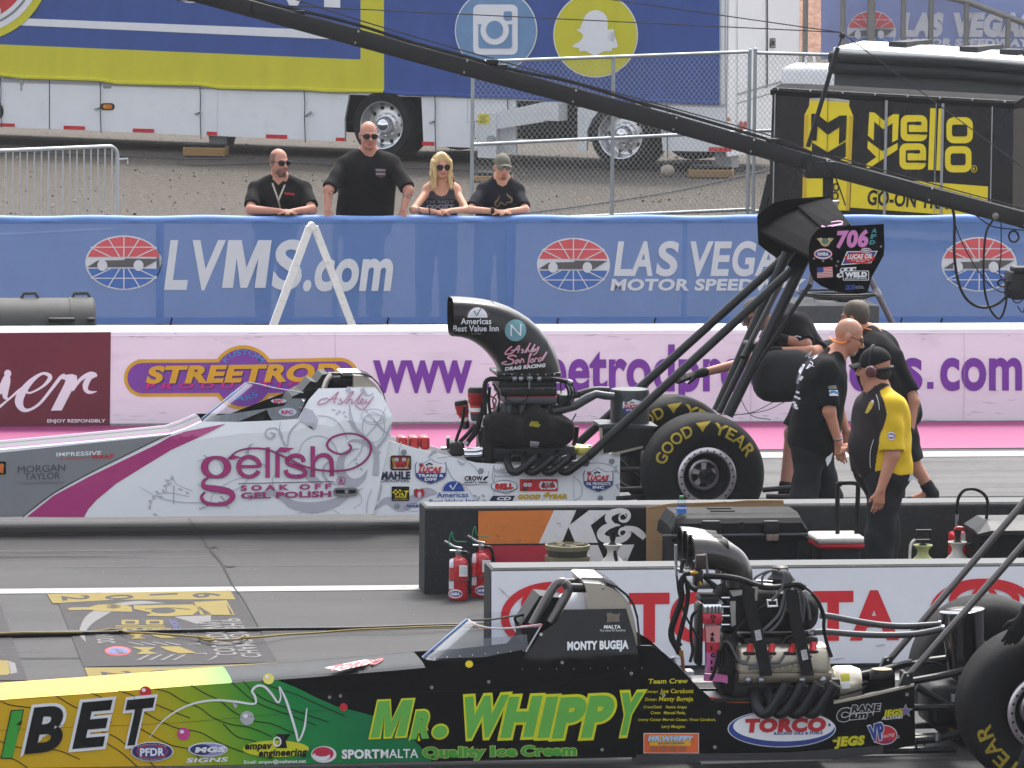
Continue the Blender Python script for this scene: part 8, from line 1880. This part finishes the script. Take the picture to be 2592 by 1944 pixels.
# bald man, walking right, head bowed
Y=41.2;head=pp(1310,395,Y);lat=(.12,1,0)
arms=[dict(s=pp(1075,745,Y-.21),e=pp(1105,1200,Y-.25),w=pp(1198,1525,Y-.25),d=(.16,0,-1),n=(.6,.8,0),t=(.8,-.3,0),curl=.3,r=.052),dict(s=pp(1110,700,Y+.21),e=pp(1180,1080,Y+.27),w=pp(1280,1400,Y+.22),d=(.3,0,-1),n=(0,-1,0),t=(1,0,0),curl=.5,r=.052)]
kn=[(PX(2052,1135,Y-.1),PX(2034,1262,Y-.11),np.array((PX(2030,1380,Y)[0],Y-.11,.09))),(PX(2062,1135,Y+.1),PX(2098,1255,Y+.1),np.array((PX(2086,1380,Y)[0],Y+.11,.09)))]
legs=[(a,b,c,c+np.array((.17,0,-.05)))for a,b,c in kn]
root,sm,R=person('bald man in wire glasses and printed black tee walking right beside the dragster wing',head,(.93,-.12,-.36),pp(1160,610,Y),pp(1035,860,Y),pp(930,1480,Y),lat,.085,.155,.165,(.2,0),arms,legs,SK1,BLKT,.86,PANT,hd=1.02,fat=.006,beard=(M('grey_goatee',(168,160,154),.8,var=.25,scale=80),lambda x,y,z:(y>.055)&(abs(x)<.034)&(z<-.078)),bodywp=.9,scalp=(M('shaved_scalp',(178,128,104),.4,var=.1,scale=60),lambda x,y,z:(z>.03)&(y<.05)))
d=Dec(sm,onto(bvh_of(sm),Y,.003),5);WHP=M('white_shirt_print',(206,202,212),.7,var=.15,scale=40)
for pts,w_ in(([(845,610),(900,560),(915,550),(880,620),(960,590),(995,575),(930,640),(985,600)],9),([(900,660),(930,690),(870,740)],8),([(830,690),(800,760),(770,830),(760,900)],34),([(820,820),(790,860)],30),([(900,700),(945,720)],6),([(860,740),(900,690)],12)):d.stroke(zP(pts),w_/4.254,WHP,1,5)
for x,y in((770,990),(750,1040),(780,1055),(730,1100),(720,1140),(755,1160),(745,1130)):d.poly(zP([(x-18,y-14),(x+18,y-4),(x+14,y+18),(x-22,y+8)]),WHP,1)
d.poly(zP([(1090,925),(1170,915),(1182,955),(1095,960)]),M('sleeve_grey_patch',(120,116,112),.7,var=.3,scale=60),1);d.poly(zP([(1100,970),(1185,968),(1195,1030),(1105,1028)]),WHITE,1);d.stroke(zP([(1105,1000),(1140,985),(1190,1005)]),6,M('sleeve_blue_patch',(60,130,170),.6),2,4)
sm.build('tee_shirt',root,sharp=180)
w=hl(head,R,1.02);mb=MB();WIREG=M('spectacle_wire',(50,46,44),.4,.6)
mb.tube([w(.078,-.02,.012),w(.076,.07,.012),w(.06,.1,.01)],.003,WIREG,6);
for sx in(-1,1):mb.tube([w(sx*(.032+.022*math.cos(t)),.112-.01,-.004+.017*math.sin(t))for t in np.linspace(0,2*math.pi,13)[:-1]],.0022,WIREG,5,closed=True)
mb.build('spectacles',root)
ORC=M('orange_ear_cord',(240,130,30),.5);mb=MB();mb.tube(crom([w(.088,-.01,-.03),w(.092,-.04,-.055),w(.06,-.1,-.06),w(.0,-.125,-.05),w(-.06,-.1,-.06),w(-.09,-.02,-.04)],6),.006,ORC,8);mb.build('ear_plug_cord',root)
mb=MB();c=Vector(arms[0]['w']);mb.lathe([(.037,-.008),(.039,0),(.037,.008)],c+Vector((-.004,0,.02)),STEEL,(.3,0,-1),16);mb.build('bracelet',root)
mb=MB();mb.prism([Vector(pq(x,y,Y-.2))for x,y in((785,390),(815,310),(870,305),(845,400),(805,462))],(.0,.012,0),WHITE);tag(mb.build('paper_towel'),'crumpled white paper towel held by the walking bald man','paper towel')
# grey-haired man bending over behind the wing struts
Y=43.25;head=pp(318,165,Y);lat=(.1,1,0)
arms=[dict(s=pp(790,395,Y-.2),e=pp(850,475,Y-.26),w=pp(575,405,Y-.25),d=(-1,0,.3),n=(0,.6,-.6),t=(0,0,1),curl=.9,r=.05),dict(s=pp(640,420,Y+.2),e=pp(230,660,Y+.2),w=PX(1768,946,Y+.1),d=(-1,0,-.28),n=(0,.3,-1),t=(0,-1,.2),curl=.12,r=.05)]
hip=PX(2078,945,Y);legs=[]
for sg,kx in((-1,2006),(1,2030)):k=hip+np.array((0,.1*sg,0));n_=PX(kx,1095,Y+.1*sg);an=np.array((PX(kx-28,1230,Y)[0],Y+.1*sg,.1));legs.append((k,n_,an,an+np.array((-.17,0,-.06))))
root,sm,R=person('grey-haired crewman in sunglasses bending behind the wing struts with one gloved arm reaching left',head,(-.93,-.15,-.33),pp(520,270,Y),pp(730,330,Y),hip,lat,.085,.115,.13,(.2,0),arms,legs,SK3,BLKT,.8,PANT,gloves=True,pantlen=.75,bodywp=.9)
d=Dec(sm,onto(bvh_of(sm),Y,.003),5);d.stroke(zP([(715,400),(755,388),(800,402)]),3,WHP,1,4);sm.build('tee_shirt',root,sharp=180);sunglasses(root,head,R)
w=hl(head,R);smesh([ell_(w(0,-.015,.04),(.084,.106,.1),R,.02,[(w(0,.05,.06),nv(R@np.array((0,.85,-.6)))),(w(0,0,-.06),nv(R@np.array((0,0,-1))))])],.0065,HAIRG,None,.004).build('hair',root,sharp=180)
mb=MB();mb.tube(crom([w(.085,-.01,-.02),w(.09,-.06,-.05),w(.04,-.13,-.08),w(-.05,-.12,-.08)],5),.006,ORC,8);mb.build('ear_plug_cord',root)
# second grey-haired man, seen from behind
Y=43.7;head=pp(1375,190,Y);lat=(.45,.9,0)
arms=[dict(s=pp(1330,490,Y-.2),e=pp(900,555,Y-.75),w=pp(490,548,Y-.85),d=(-1,0,0),n=(0,.7,-.6),t=(0,0,1),curl=.9,r=.052),dict(s=pp(1800,620,Y-.1),e=pp(2005,1090,Y-.18),w=pp(1960,1480,Y-.25),d=(-.1,0,-1),n=(-1,0,0),t=(0,-1,0),curl=.5,r=.056)]
hip=pp(1830,1200,Y);legs=[]
for sg,kx,ax in((-1,2305,2352),(1,2250,2280)):k=hip+np.array((0,.1*sg,-.02));n_=PX(kx,1160,Y+.1*sg);an=np.array((PX(ax,1270,Y)[0],Y+.1*sg,.1));legs.append((k,n_,an,an+np.array((-.16,.05,-.06))))
root,sm,R=person('grey-haired crewman in black seen from behind, pushing the wing with one gloved hand',head,(-.8,.55,-.12),pp(1540,360,Y),pp(1590,560,Y),hip,lat,.1,.15,.155,(.2,0),arms,legs,SK1,BLKT,.8,PANT,gloves=True,pantlen=.85,bodywp=.9)
d=Dec(sm,onto(bvh_of(sm),Y,.003),5);d.poly(zP([(2010,1050),(2035,1055),(2030,1085),(2012,1080)]),WHP,1);d.poly(zP([(1885,1035),(1905,1050),(1925,1085),(1895,1070)]),WHP,1)
for i in range(8):d.ell(*zP([(1965+(i%2)*6,1310+i*42)])[0],1.5,3,WHP,1,10)
sm.build('tee_shirt',root,sharp=180);w=hl(head,R);smesh([ell_(w(0,-.02,.035),(.086,.108,.105),R,.02,[(w(0,.06,.05),nv(R@np.array((0,.85,-.6)))),(w(0,0,-.075),nv(R@np.array((0,0,-1))))])],.0065,HAIRG,None,.004).build('hair',root,sharp=180)
mb=MB();mb.tube(crom([w(.088,-.01,-.03),w(.09,-.07,-.07),w(.03,-.13,-.1),w(-.05,-.12,-.09),w(-.085,-.02,-.04)],5),.006,ORC,8);mb.build('ear_plug_cord',root)
# official in yellow and black shirt with headset
Y=38.0;head=pp(1585,735,Y);lat=(.4,-.9,0)
fb=nv((-.9,-.4,0))
arms=[dict(s=pp(1775,1130,Y-.2),e=pq(1560,330,Y-.24),w=pq(1425,735,Y-.26),d=(-.12,0,-1),n=(-.3,.9,0),t=(-1,-.2,0),curl=.35,r=.056),dict(s=pp(1560,1110,Y+.2),e=pp(1480,1480,Y+.26),w=pp(1420,1560,Y+.1),d=(-.8,-.3,0),n=(0,0,-1),t=(0,-1,0),curl=.6,r=.05)]
hip=pq(1445,520,Y);legs=[]
for sg,kx,ax in((-1,2226,2226),(1,2240,2246)):k=hip+np.array((.01,.1*sg,-.04));n_=PX(kx,1360,Y+.1*sg);an=np.array((PX(ax,1510,Y)[0],Y+.1*sg,.09));legs.append((k,n_,an,an+np.array((-.17,-.03,-.05))))
bl=pq(1280,250,Y)
def yb(C):
 L=(C-np.array(pp(1640,1050,Y)));xs=C[:,0];zs=C[:,2];x0=pp(1640,1200,Y)[0];z0=pp(0,1050,Y)[2];sx=arms[0]['s']
 out=[]
 xb=np.interp(zs,[pq(1300,400,Y)[2],pq(1320,100,Y)[2],pp(1640,1180,Y)[2],pp(1610,1010,Y)[2]],[pq(1308,400,Y)[0],pq(1345,150,Y)[0],pp(1645,1180,Y)[0],pp(1612,1010,Y)[0]])
 for i in range(len(C)):out.append(BRNB if xs[i]<xb[i]-.005 else None)
 return out
BRNB=M('black_shirt_panel',(40,34,36),.8,var=.1,scale=20,bump=.12,bscale=12)
root,sm,R=person('race official in black cap, headset and yellow and black shirt standing between the two barriers',head,(-.86,.42,-.06),pp(1620,950,Y),pp(1660,1200,Y),hip,lat,.085,.125,.14,(.2,0),arms,legs,SK1,YELT,.9,PANT,fat=.006,belly=(bl+np.array((.03,0,.02)),(.135,.15,.19)),shirtmat=yb,bodywp=.9,hem=(np.array(pq(0,535,Y)),np.array((0,0,-1.))))
d=Dec(sm,onto(bvh_of(sm),Y,.003),4);d.stroke(zP([(1530,1020),(1600,970),(1680,920),(1765,870)]),15,BRNB,1,5);d.stroke(zP([(1612,1015),(1640,1100),(1650,1180)]),1.2,WHITE,1,4);d.stroke(zQ([(1345,150),(1308,280),(1305,420),(1315,480)]),1.2,WHITE,1,4)
nhra(d,*zP([(1772,1462)])[0],10,12,1);d.poly(zP([(1540,1100),(1575,1080),(1590,1110),(1560,1170),(1520,1220),(1490,1215),(1520,1150)]),M('gold_emblem',(190,160,40),.6,var=.4,scale=70),1);d.ell(*zP([(1577,1092)])[0],3.5,3.5,MATS['pale_print'],2,12)
sm.build('official_shirt',root,sharp=180);w=hl(head,R)
smesh([ell_(w(0,-.012,.045),(.086,.108,.1),R,.01,[(w(0,0,.02),nv(R@np.array((0,-.3,-1))))])],.006,CAPB).build('cap',root,sharp=60)
mb=MB();rows=[]
for j in range(9):t=(j-4)/4;rows.append([w(.074*t,.08-.02*t*t,.045-.016*t*t),w(.07*t,.17-.05*t*t,.03-.02*t*t),w(.07*t,.17-.05*t*t,.022-.02*t*t),w(.074*t,.08-.02*t*t,.036-.016*t*t)])
mb.loft(rows,CAPB);mb.build('cap_brim',root)
MARO=M('maroon_ear_cup',(92,40,50),.3,coat=.5)
for sx in(-1,1):
 mb=MB();mb.lathe([(.0,.045),(.03,.043),(.04,.03),(.042,.0)],w(sx*.078,-.005,-.01),MARO,Vector(R@np.array((sx,0,0))),20);mb.build('ear_cup',root)
mb=MB();mb.tube([w(.092*math.cos(t),.0,.04+.112*math.sin(t))for t in np.linspace(-.3,math.pi+.3,18)],.009,BLKPL,8);mb.tube(crom([w(-.1,-.02,-.01),w(-.09,-.08,.0),w(-.04,-.115,.005),w(.04,-.115,.005),w(.09,-.08,0),w(.1,-.02,-.01)],5),.011,BLKPL,8);mb.build('headset_band',root)
w2=smesh([ell_(w(0,-.05,-.035),(.072,.062,.05),R,.02)],.007,M('dark_short_hair',(44,38,36),.8,var=.3,scale=80));w2.build('hair',root,sharp=180)
m2=MB();P=[Vector(pq(x,y,Y-.16))for x,y in((1715,625),(1740,580),(1790,545),(1810,580),(1865,620),(1860,640),(1800,615),(1770,640))];m2.prism(P,(0,.03,0),M('white_rag',(210,210,216),.8,bump=.4));tag(m2.build('rag'),'white rag tucked in the back pocket of the race official','rag')
# crewman at the right edge, only hand and leg in view
Y=30.95;head=PX(2760,1330,Y);lat=(.1,1,0)
arms=[dict(s=PX(2720,1440,Y-.2),e=PX(2665,1530,Y-.24),w=PX(2592,1562,Y-.22),d=(-.45,0,-.9),n=(-.3,.8,-.3),t=(-.7,-.5,.4),curl=.35,r=.052),dict(s=PX(2730,1430,Y+.2),e=PX(2720,1370,Y+.3),w=PX(2650,1330,Y+.35),d=(-.3,0,.95),n=(0,1,0),t=(-1,0,.3),curl=.6,r=.05)]
hip=PX(2800,1660,Y);legs=[]
for sg,kx,ky,ax in((-1,2650,1790,2590),(1,2760,1800,2790)):k=hip+np.array((0,.1*sg,0));n_=PX(kx,ky,Y+.1*sg-.1);an=np.array((PX(ax,1960,Y)[0],Y+.1*sg-.1,.1));legs.append((k,n_,an,an+np.array((-.17,0,-.06))))
root,sm,R=person('crewman at the right picture edge with black gloved hand on the near slick tyre',head,(-.95,0,-.2),PX(2745,1400,Y),PX(2755,1470,Y),hip,lat,.085,.135,.14,(.2,0),arms,legs,SK1,BLKT,.85,PANT,gloves=True,bodywp=.9)
sm.build('tee_shirt',root,sharp=180)
# ================================================================ things standing between the barriers
def gpt(px,py):return G(px,py)
def extinguisher(px,pyb,pyt,w,label,hose_side):
 b=G(px,pyb);s=FPX/b.length;r=w/2/s;H=(pyb-pyt)/s
 root=thing('fire_extinguisher',b,label,'fire extinguisher','fire extinguishers at the barrier end')
 EXR=M('extinguisher_red',(178,24,32),.28,var=.06,scale=6,coat=.5)
 mb=MB();hb=H*.82;c=b+Vector((0,0,.0))
 mb.lathe([(0,.004),(r*.95,.004),(r,.015),(r,hb-r*.8),(r*.92,hb-r*.4),(r*.7,hb-r*.12),(r*.35,hb),(r*.3,hb+.015),(0,hb+.015)],c,EXR,n=28)
 mb.lathe([(r+.001,hb*.45),(r+.004,hb*.455),(r+.004,hb*.475),(r+.001,hb*.48)],c,M('cylinder_band',(90,88,86),.4,.5),n=28)
 d=Dec(mb,onto(bvh_of(mb),b.y,.002),5);k=(pyb-pyt)/133.
 x0=px-w/2
 d.rect(px+w*.05,pyt+46*k,px+w*.46,pyt+74*k,WHITE,1)
 for i in range(5):d.stroke([(px+w*.09,pyt+(50+i*4.6)*k),(px+w*.42,pyt+(50+i*4.6)*k)],1,MATS['tag_ink'],2,1)
 d.rect(x0+w*.06,pyt+30*k,x0+w*.26,pyt+52*k,MATS['pale_print'],1);d.rect(x0+w*.04,pyt+86*k,x0+w*.28,pyt+106*k,MATS['pale_print'],1)
 nhra(d,px-w*.14 if hose_side<0 else px+w*.05,pyt+118*k,w*.36,12*k,1);mb.build('cylinder',root)
 m2=MB();t=c+Vector((0,0,hb+.015));m2.lathe([(.018,0),(.022,.01),(.022,.03),(.012,.04),(.012,.05)],t,STEEL,n=12);m2.build('valve',root)
 m2=MB();m2.tube([t+Vector((.02,0,.045)),t+Vector((-.03,0,.055)),t+Vector((-.095,0,.095))],.008,STEEL,8);m2.tube([t+Vector((.01,0,.025)),t+Vector((-.06,0,.03))],.007,STEEL,8);m2.build('handle',root)
 m2=MB();sd=1;m2.tube(crom([t+Vector((.015,-.005,.02)),t+Vector((r*.9,-.02,.01)),t+Vector((r*1.15,-.03,-.08)),c+Vector((r*1.16,-.03,H*.35)),c+Vector((r*1.12,-.03,.07))],6),.012,HOSE,8);m2.build('hose',root)
 m2=MB();p=t+Vector((-.05,-.012,.06));GRN=M('green_tie',(20,130,90),.5)
 m2.tube(crom([p,p+Vector((-.02,-.01,.02)),p+Vector((.0,-.01,.1)),p+Vector((.02,-.01,.04)),p+Vector((.1,0,.03))],5),.0035,GRN,6);m2.build('safety_tie',root)
extinguisher(1160,1518,1385,49,'nearer red fire extinguisher with a steel neck band at the barrier end',-1)
extinguisher(1218,1510,1370,51,'farther red fire extinguisher half hidden by the white-panelled barrier',1)
# stacked buckets
b=G(1435,1528);s=FPX/b.length;root=thing('bucket_stack',b,'stack of muddy dark green buckets in front of the red panel','buckets')
BK_=M('muddy_bucket',(62,60,48),.75,var=.25,scale=9,dirt=.3);RIM_=M('bucket_rim',(112,104,78),.7,var=.2,scale=12)
r=57/s;top=(1528-1376)/s
for i,(z0,z1)in enumerate(((0,top-.16),(top-.17,top-.075),(top-.08,top-.0))):
 m2=MB();m2.lathe([(r*.84,z0),(r*.93,z1-.035),(r*.93,z1-.03)],b,BK_,n=36);m2.lathe([(r*.93,z1-.032),(r,z1-.03),(r*1.01,z1),(r*.94,z1+.002),(r*.9,z1-.02 if i==2 else z1)],b,RIM_,n=36);m2.build('bucket',root)
m2=MB();z1=top;m2.lathe([(0,z1-.022),(r*.3,z1-.02),(r*.32,z1-.012),(r*.9,z1-.016)],b,BK_,n=30)
for k in range(4):t=k*math.pi/2+.4;m2.tube([b+Vector((r*.3*math.cos(t),r*.3*math.sin(t),z1-.008)),b+Vector((r*.88*math.cos(t),r*.88*math.sin(t),z1-.008))],.012,RIM_,6)
m2.build('bucket_lid',root)
def sprayer(px,pyb,pyn,pyt,wb,wn,body,label,kind):
 b=G(px,pyb);s=FPX/b.length;H=(pyb-pyn)/s;r=wb/2/s;rn=wn/2/s
 root=thing('pump_sprayer',b,label,'sprayer','pump sprayers behind the barrier')
 m2=MB();m2.lathe([(0,0),(r*.9,0),(r,.02),(r,H*.45),(r*.93,H*.6),(r*.7,H*.72),(r*.42,H*.8),(rn*.55,H*.86),(rn*.6,H*.92),(rn,H),(rn*.95,H+.004),(rn*.55,H*.93),(0,H*.93)],b,body,n=30);m2.build('tank',root)
 t=b+Vector((0,0,H*.95));m2=MB();hh=(pyn-pyt)/s
 m2.lathe([(.03,0),(.035,.012),(.02,.03),(.012,.04)],t,BLKPL,n=14)
 if kind=='frame':
  w_=rn*.85;m2.tube([t+Vector((0,0,.03)),t+Vector((0,0,.05))],.014,BLKPL,8);m2.tube([t+Vector((-w_,0,.05)),t+Vector((w_,0,.05)),t+Vector((w_*.85,0,hh)),t+Vector((-w_*.85,0,hh))],.012,BLKPL,8,closed=True)
 else:m2.lathe([(.012,.03),(.02,.06),(.026,.1),(.02,hh-.01),(.008,hh)],t,BLKPL,n=12)
 m2.build('pump_handle',root);return root,b,s,r,H,t
WPL=M('dirty_white_plastic',(206,202,196),.5,var=.1,scale=14,dirt=.25);GPL=M('pale_green_plastic',(176,180,120),.5,var=.12,scale=14,dirt=.2)
root,b,s,r,H,t=sprayer(1549,1524,1376,1340,76,48,WPL,'white pump sprayer with black handle in front of the white K panel','stick')
m2=MB();m2.tube(crom([t+Vector((.01,-.03,-.02)),t+Vector((.02,-.07,-.12)),t+Vector((.03,-.11,-.24))],5),.012,HOSE,8);m2.build('hose',root)
root,b,s,r,H,t=sprayer(2334,1518,1378,1334,84,50,GPL,'pale green pump sprayer with black frame handle beside the race official','frame')
m2=MB();m2.tube(crom([t+Vector((-rn if False else-.06,-.02,.06)),t+Vector((-.09,-.03,.02)),t+Vector((-.1,-.06,-.1)),t+Vector((-.09,-.1,-.2))],6),.01,WPL,8);m2.build('hose',root)
root,b,s,r,H,t=sprayer(2421,1520,1370,1333,80,50,WPL,'dirty white pump sprayer with a tall looped black hose before the red can','stick')
zR=Z(2.3235,1640,1220);m2=MB();m2.tube(crom([V(*p,b.y)for p in zR([(1820,250),(1818,180),(1825,100),(1860,50),(1920,42),(1975,70),(1998,120),(1990,220),(1975,300),(1930,345),(1880,375)])],6),.011,HOSE,8);m2.build('hose',root)
m2=MB();m2.tube([V(*p,b.y)for p in zR([(1818,190),(1816,260)])],.012,STEEL,8);m2.build('wand',root)
# cardboard against the far barrier
CARD=M('cardboard',(156,124,88),.9,var=.1,scale=4,dirt=.12,stretch=(1,1,4));m2=MB();Yc_=YKN-.05
m2.prism([V(x,y,Yc_)for x,y in((1636,1283),(1700,1274),(1850,1270),(1890,1266),(1983,1266),(1988,1300),(1990,1500),(1636,1500))],(0,.008,0),CARD)
d=Dec(m2,flat(Yc_,.002));TORN=M('torn_card_edge',(120,92,62),.9)
d.stroke([(1640,1288),(1760,1278),(1880,1272),(1980,1270)],1.6,TORN,1,3);d.stroke([(1790,1276),(1840,1270)],1.4,TORN,1,1);d.stroke([(1640,1320),(1670,1319)],1,TORN,1,1)
tag(m2.build('cardboard_sheet'),'brown cardboard sheet propped against the far barrier behind the black toolbox','cardboard')
# toolbox
TB_=M('toolbox_plastic',(17,18,20),.6,spec=.25,var=.12,scale=8,bump=.08);Yt=38.15;root=thing('tool_chest',(V(1850,1450,Yt).x,Yt,0),'large black plastic tool chest with sloped lid behind the intake pipes','toolbox')
a0,a1=V(1710,1364,Yt),V(2022,1364,Yt);m2=MB();m2.box((a0.x,Yt,.0),(a1.x,Yt+.55,a0.z),TB_,.02);m2.build('chest_body',root)
l0,l1=V(1700,1364,Yt-.02),V(2045,1360,Yt-.02);zl=V(1850,1313,Yt).z
m2=MB();P=[(Yt-.03,l0.z-.02),(Yt-.035,l0.z+.015),(Yt-.02,l0.z+.03),(Yt-.005,zl-.03),(Yt+.03,zl),(Yt+.12,zl+.012),(Yt+.14,zl+.022),(Yt+.46,zl+.022),(Yt+.53,zl-.02),(Yt+.58,l0.z-.02)]
m2.loft([[Vector((l0.x+i*0,y,z))for y,z in P]if k else[Vector((l0.x,y,l0.z-.02+(z-l0.z+.02)*.55))for y,z in P]for k,i in((0,0),)]+[[Vector((l0.x+.04,y,z))for y,z in P],[Vector((l1.x-.04,y,z))for y,z in P],[Vector((l1.x,y,l0.z-.02+(z-l0.z+.02)*.55))for y,z in P]],TB_,smooth=False);m2.build('lid',root)
for x0,x1 in((1777,1824),(1933,1972)):
 m2=MB();a,b_=V(x0,1352,Yt-.06),V(x1,1318,Yt-.06);m2.box((a.x,Yt-.07,a.z),(b_.x,Yt-.02,b_.z),BLKPL,.01);m2.build('latch',root)
m2=MB();a,b_=V(1940,1369,Yt-.05),V(1971,1347,Yt-.05);m2.box((a.x,Yt-.055,a.z),(b_.x,Yt-.03,b_.z),M('latch_plate',(150,130,120),.4,.5,var=.3,scale=40),.006);m2.build('latch_plate',root)
m2=MB();m2.lathe([(.02,.0),(.022,-.012),(.008,-.012),(0,-.004)],V(1877,1329,Yt-.012),BLKPL,(0,1,0),14);m2.build('lock',root)
m2=MB();m2.tube([V(1677,1356,Yt-.035),V(2043,1352,Yt-.035)],.008,M('lid_edge',(70,74,78),.4),6);m2.build('lid_lip',root)
for y_ in(.2,.34):
 m2=MB();m2.box((l0.x+.3,Yt+y_,zl+.022),(l1.x-.45,Yt+y_+.05,zl+.03),TB_,.004);m2.build('lid_rib',root)
 # water bottle
WGL=glassmat('bottle_plastic',(.86,.92,.95),.08);b=V(1725,1301,Yt+.1);b.z=zl+.012;s=FPX/(b-EYE).length;root=thing('water_bottle',b,'clear water bottle with green cap standing on the black tool chest','bottle')
m2=MB();r=12.5/s;H=50/s;m2.lathe([(0,0),(r*.9,0),(r,.006),(r,H*.25),(r*.95,H*.28),(r,H*.31),(r,H*.62),(r*.92,H*.7),(r*.55,H*.83),(r*.42,H*.86),(r*.42,H*.9)],b,WGL,n=20);m2.lathe([(r*1.015,H*.12),(r*1.015,H*.5)],b,M('bottle_label',(40,110,190),.4),n=20);m2.lathe([(r*1.02,H*.36),(r*1.02,H*.44)],b,MATS['pale_print'],n=20);m2.build('bottle_body',root)
m2=MB();m2.lathe([(r*.46,H*.88),(r*.46,H),(0,H)],b,M('green_cap',(20,130,70),.4),n=16);m2.build('cap',root)
# cooler, folding stand, pole, red can, second chest
Yc2=38.55;a,b_=V(2068,1378,Yc2),V(2192,1378,Yc2);root=thing('cool_box',((a.x+b_.x)/2,Yc2,0),'dark cool box with grubby white lid and red band beside the race official','cool box')
m2=MB();zt2=a.z;m2.box((a.x+.03,Yc2+.02,.0),(b_.x-.03,Yc2+.34,zt2-.03),M('cooler_body',(34,34,40),.6,var=.1),.02);m2.build('box_body',root);m2=MB();m2.box((a.x+.005,Yc2,zt2-.035),(b_.x-.005,Yc2+.36,zt2+.004),RED,.02);m2.build('lid_band',root);m2=MB();m2.box((a.x,Yc2-.005,zt2),(b_.x,Yc2+.37,zt2+.045),M('grubby_white_lid',(214,210,204),.6,var=.1,scale=16,dirt=.3,bump=.1),.02,3);m2.build('lid',root)
Yf=38.75;root=thing('folding_stand',(V(2140,1400,Yf).x,Yf,0),'black tubular folding stand behind the cool box','stand');m2=MB()
m2.tube(crom([V(2119,1520,Yf),V(2120,1400,Yf),V(2120,1240,Yf),V(2124,1224,Yf),V(2140,1222,Yf),V(2160,1222,Yf),V(2170,1226,Yf),V(2172,1240,Yf),V(2166,1400,Yf),V(2166,1520,Yf)],3),.016,HOSE,8);m2.build('frame',root);m2=MB();m2.tube([V(2120,1480,Yf),V(2166,1480,Yf)],.012,HOSE,8);m2.build('crossbar',root)
m2=MB();m2.tube([V(2264,1510,38.3),V(2269,1372,38.3)],.007,M('yellow_pole_paint',(206,176,30),.5),8);tag(m2.build('broom_handle'),'thin yellow pole standing just behind the official\'s legs','pole')
Yr=38.7;a,b_=V(2412,1420,Yr),V(2466,1352,Yr);root=thing('fuel_can',((a.x+b_.x)/2,Yr,0),'red plastic can with pale label behind the looped-hose sprayer','can');m2=MB();m2.box((a.x,Yr,0),(b_.x,Yr+.18,b_.z),M('red_can_plastic',(186,28,34),.4,var=.06),.02,3);d=Dec(m2,flat(Yr-.001,.002));d.poly([(2430,1350),(2456,1348),(2448,1372),(2434,1372)],MATS['pale_print'],1);m2.build('can_body',root);m2=MB();m2.tube(crom([Vector((a.x+.03,Yr+.09,b_.z-.005)),Vector((a.x+.04,Yr+.09,b_.z+.03)),Vector((b_.x-.03,Yr+.09,b_.z+.022)),Vector((b_.x-.02,Yr+.09,b_.z-.005))],4),.012,M('red_can_plastic'),8);m2.build('handle',root)
Y2=38.25;a,b_=V(2472,1420,Y2),V(2760,1352,Y2);root=thing('tool_chest',((a.x+b_.x)/2,Y2,0),'black plastic tool chest with chamfered grey lid at the right picture edge','toolbox');m2=MB();m2.box((a.x+.02,Y2,0),(b_.x,Y2+.5,b_.z),TB_,.015);m2.build('chest_body',root)
m2=MB();zt3=V(2540,1309,Y2+.3).z;P0_=[(Y2-.02,b_.z),(Y2-.02,b_.z+.03),(Y2+.1,zt3),(Y2+.42,zt3),(Y2+.52,b_.z)];m2.loft([[Vector((a.x,y,b_.z+(z-b_.z)*.3))for y,z in P0_],[Vector((a.x+.09,y,z))for y,z in P0_],[Vector((b_.x,y,z))for y,z in P0_]],M('toolbox_lid_grey',(40,41,45),.5,var=.1),smooth=False);m2.build('lid',root)
# cables lying across the near lane
m2=MB();m2.tube(crom([G(x,y,.018)for x,y in((-80,1611),(0,1608),(228,1602),(390,1598),(540,1595),(720,1592),(900,1590),(1070,1584),(1238,1580))],6),[.02]*12+[.012]*37,HOSE,8)
tag(m2.build('black_cable'),'thick black cable lying across the painted emblem to the white-panelled barrier','cable')
z3_=Z(3.072,0,1460);m2=MB();pts=z3_([(-60,445),(150,436),(400,434),(700,428),(860,408),(940,416),(1000,432),(1150,438),(1300,450),(1450,462),(1560,470),(1660,488),(1620,494),(1545,478),(1580,466),(1650,476),(1700,490),(1850,486),(1930,466),(1885,462),(1900,474),(2050,466),(2212,450)])+[(800,1602),(900,1594),(1000,1590),(1100,1586),(1238,1583)]
m2.tube(crom([G(x,y,.03+.01*math.sin(i*1.3))for i,(x,y)in enumerate(pts)],5),.0065,M('yellow_cord',(122,102,34),.7,var=.2),6);tag(m2.build('yellow_cord'),'thin yellow cord with loose loops lying along the black cable on the asphalt','cord')
# litter specks and oil marks on the asphalt
random.seed(3);mb=MB();d=Dec(mb,ground(.0035,.001));SP=M('pale_speck',(120,118,114),.8);OI=M('dark_spot',(52,51,52),.6)
for i in range(80):
 x,y=random.uniform(0,1100),random.uniform(1330,1720);r=random.uniform(.5,1.3);d.ell(x,y,r*1.6,r*.7,SP if random.random()<.55 else OI,0,6)
tag(mb.build('asphalt_specks',loc=(0,0,0)),kind='structure')
# ================================================================ thin haze
hm_=bpy.data.materials.new('thin_haze');hm_.use_nodes=True;t=hm_.node_tree;t.nodes.clear()
o_=t.nodes.new('ShaderNodeOutputMaterial');v_=t.nodes.new('ShaderNodeVolumePrincipled');v_.inputs['Color'].default_value=(.9,.92,.95,1);v_.inputs['Density'].default_value=.00032
t.links.new(v_.outputs[0],o_.inputs['Volume'])
mb=MB();mb.box((-60,-6,-1.1),(110,165,9.5),hm_);hz=mb.build('haze',loc=(0,0,0));hz['kind']='stuff'
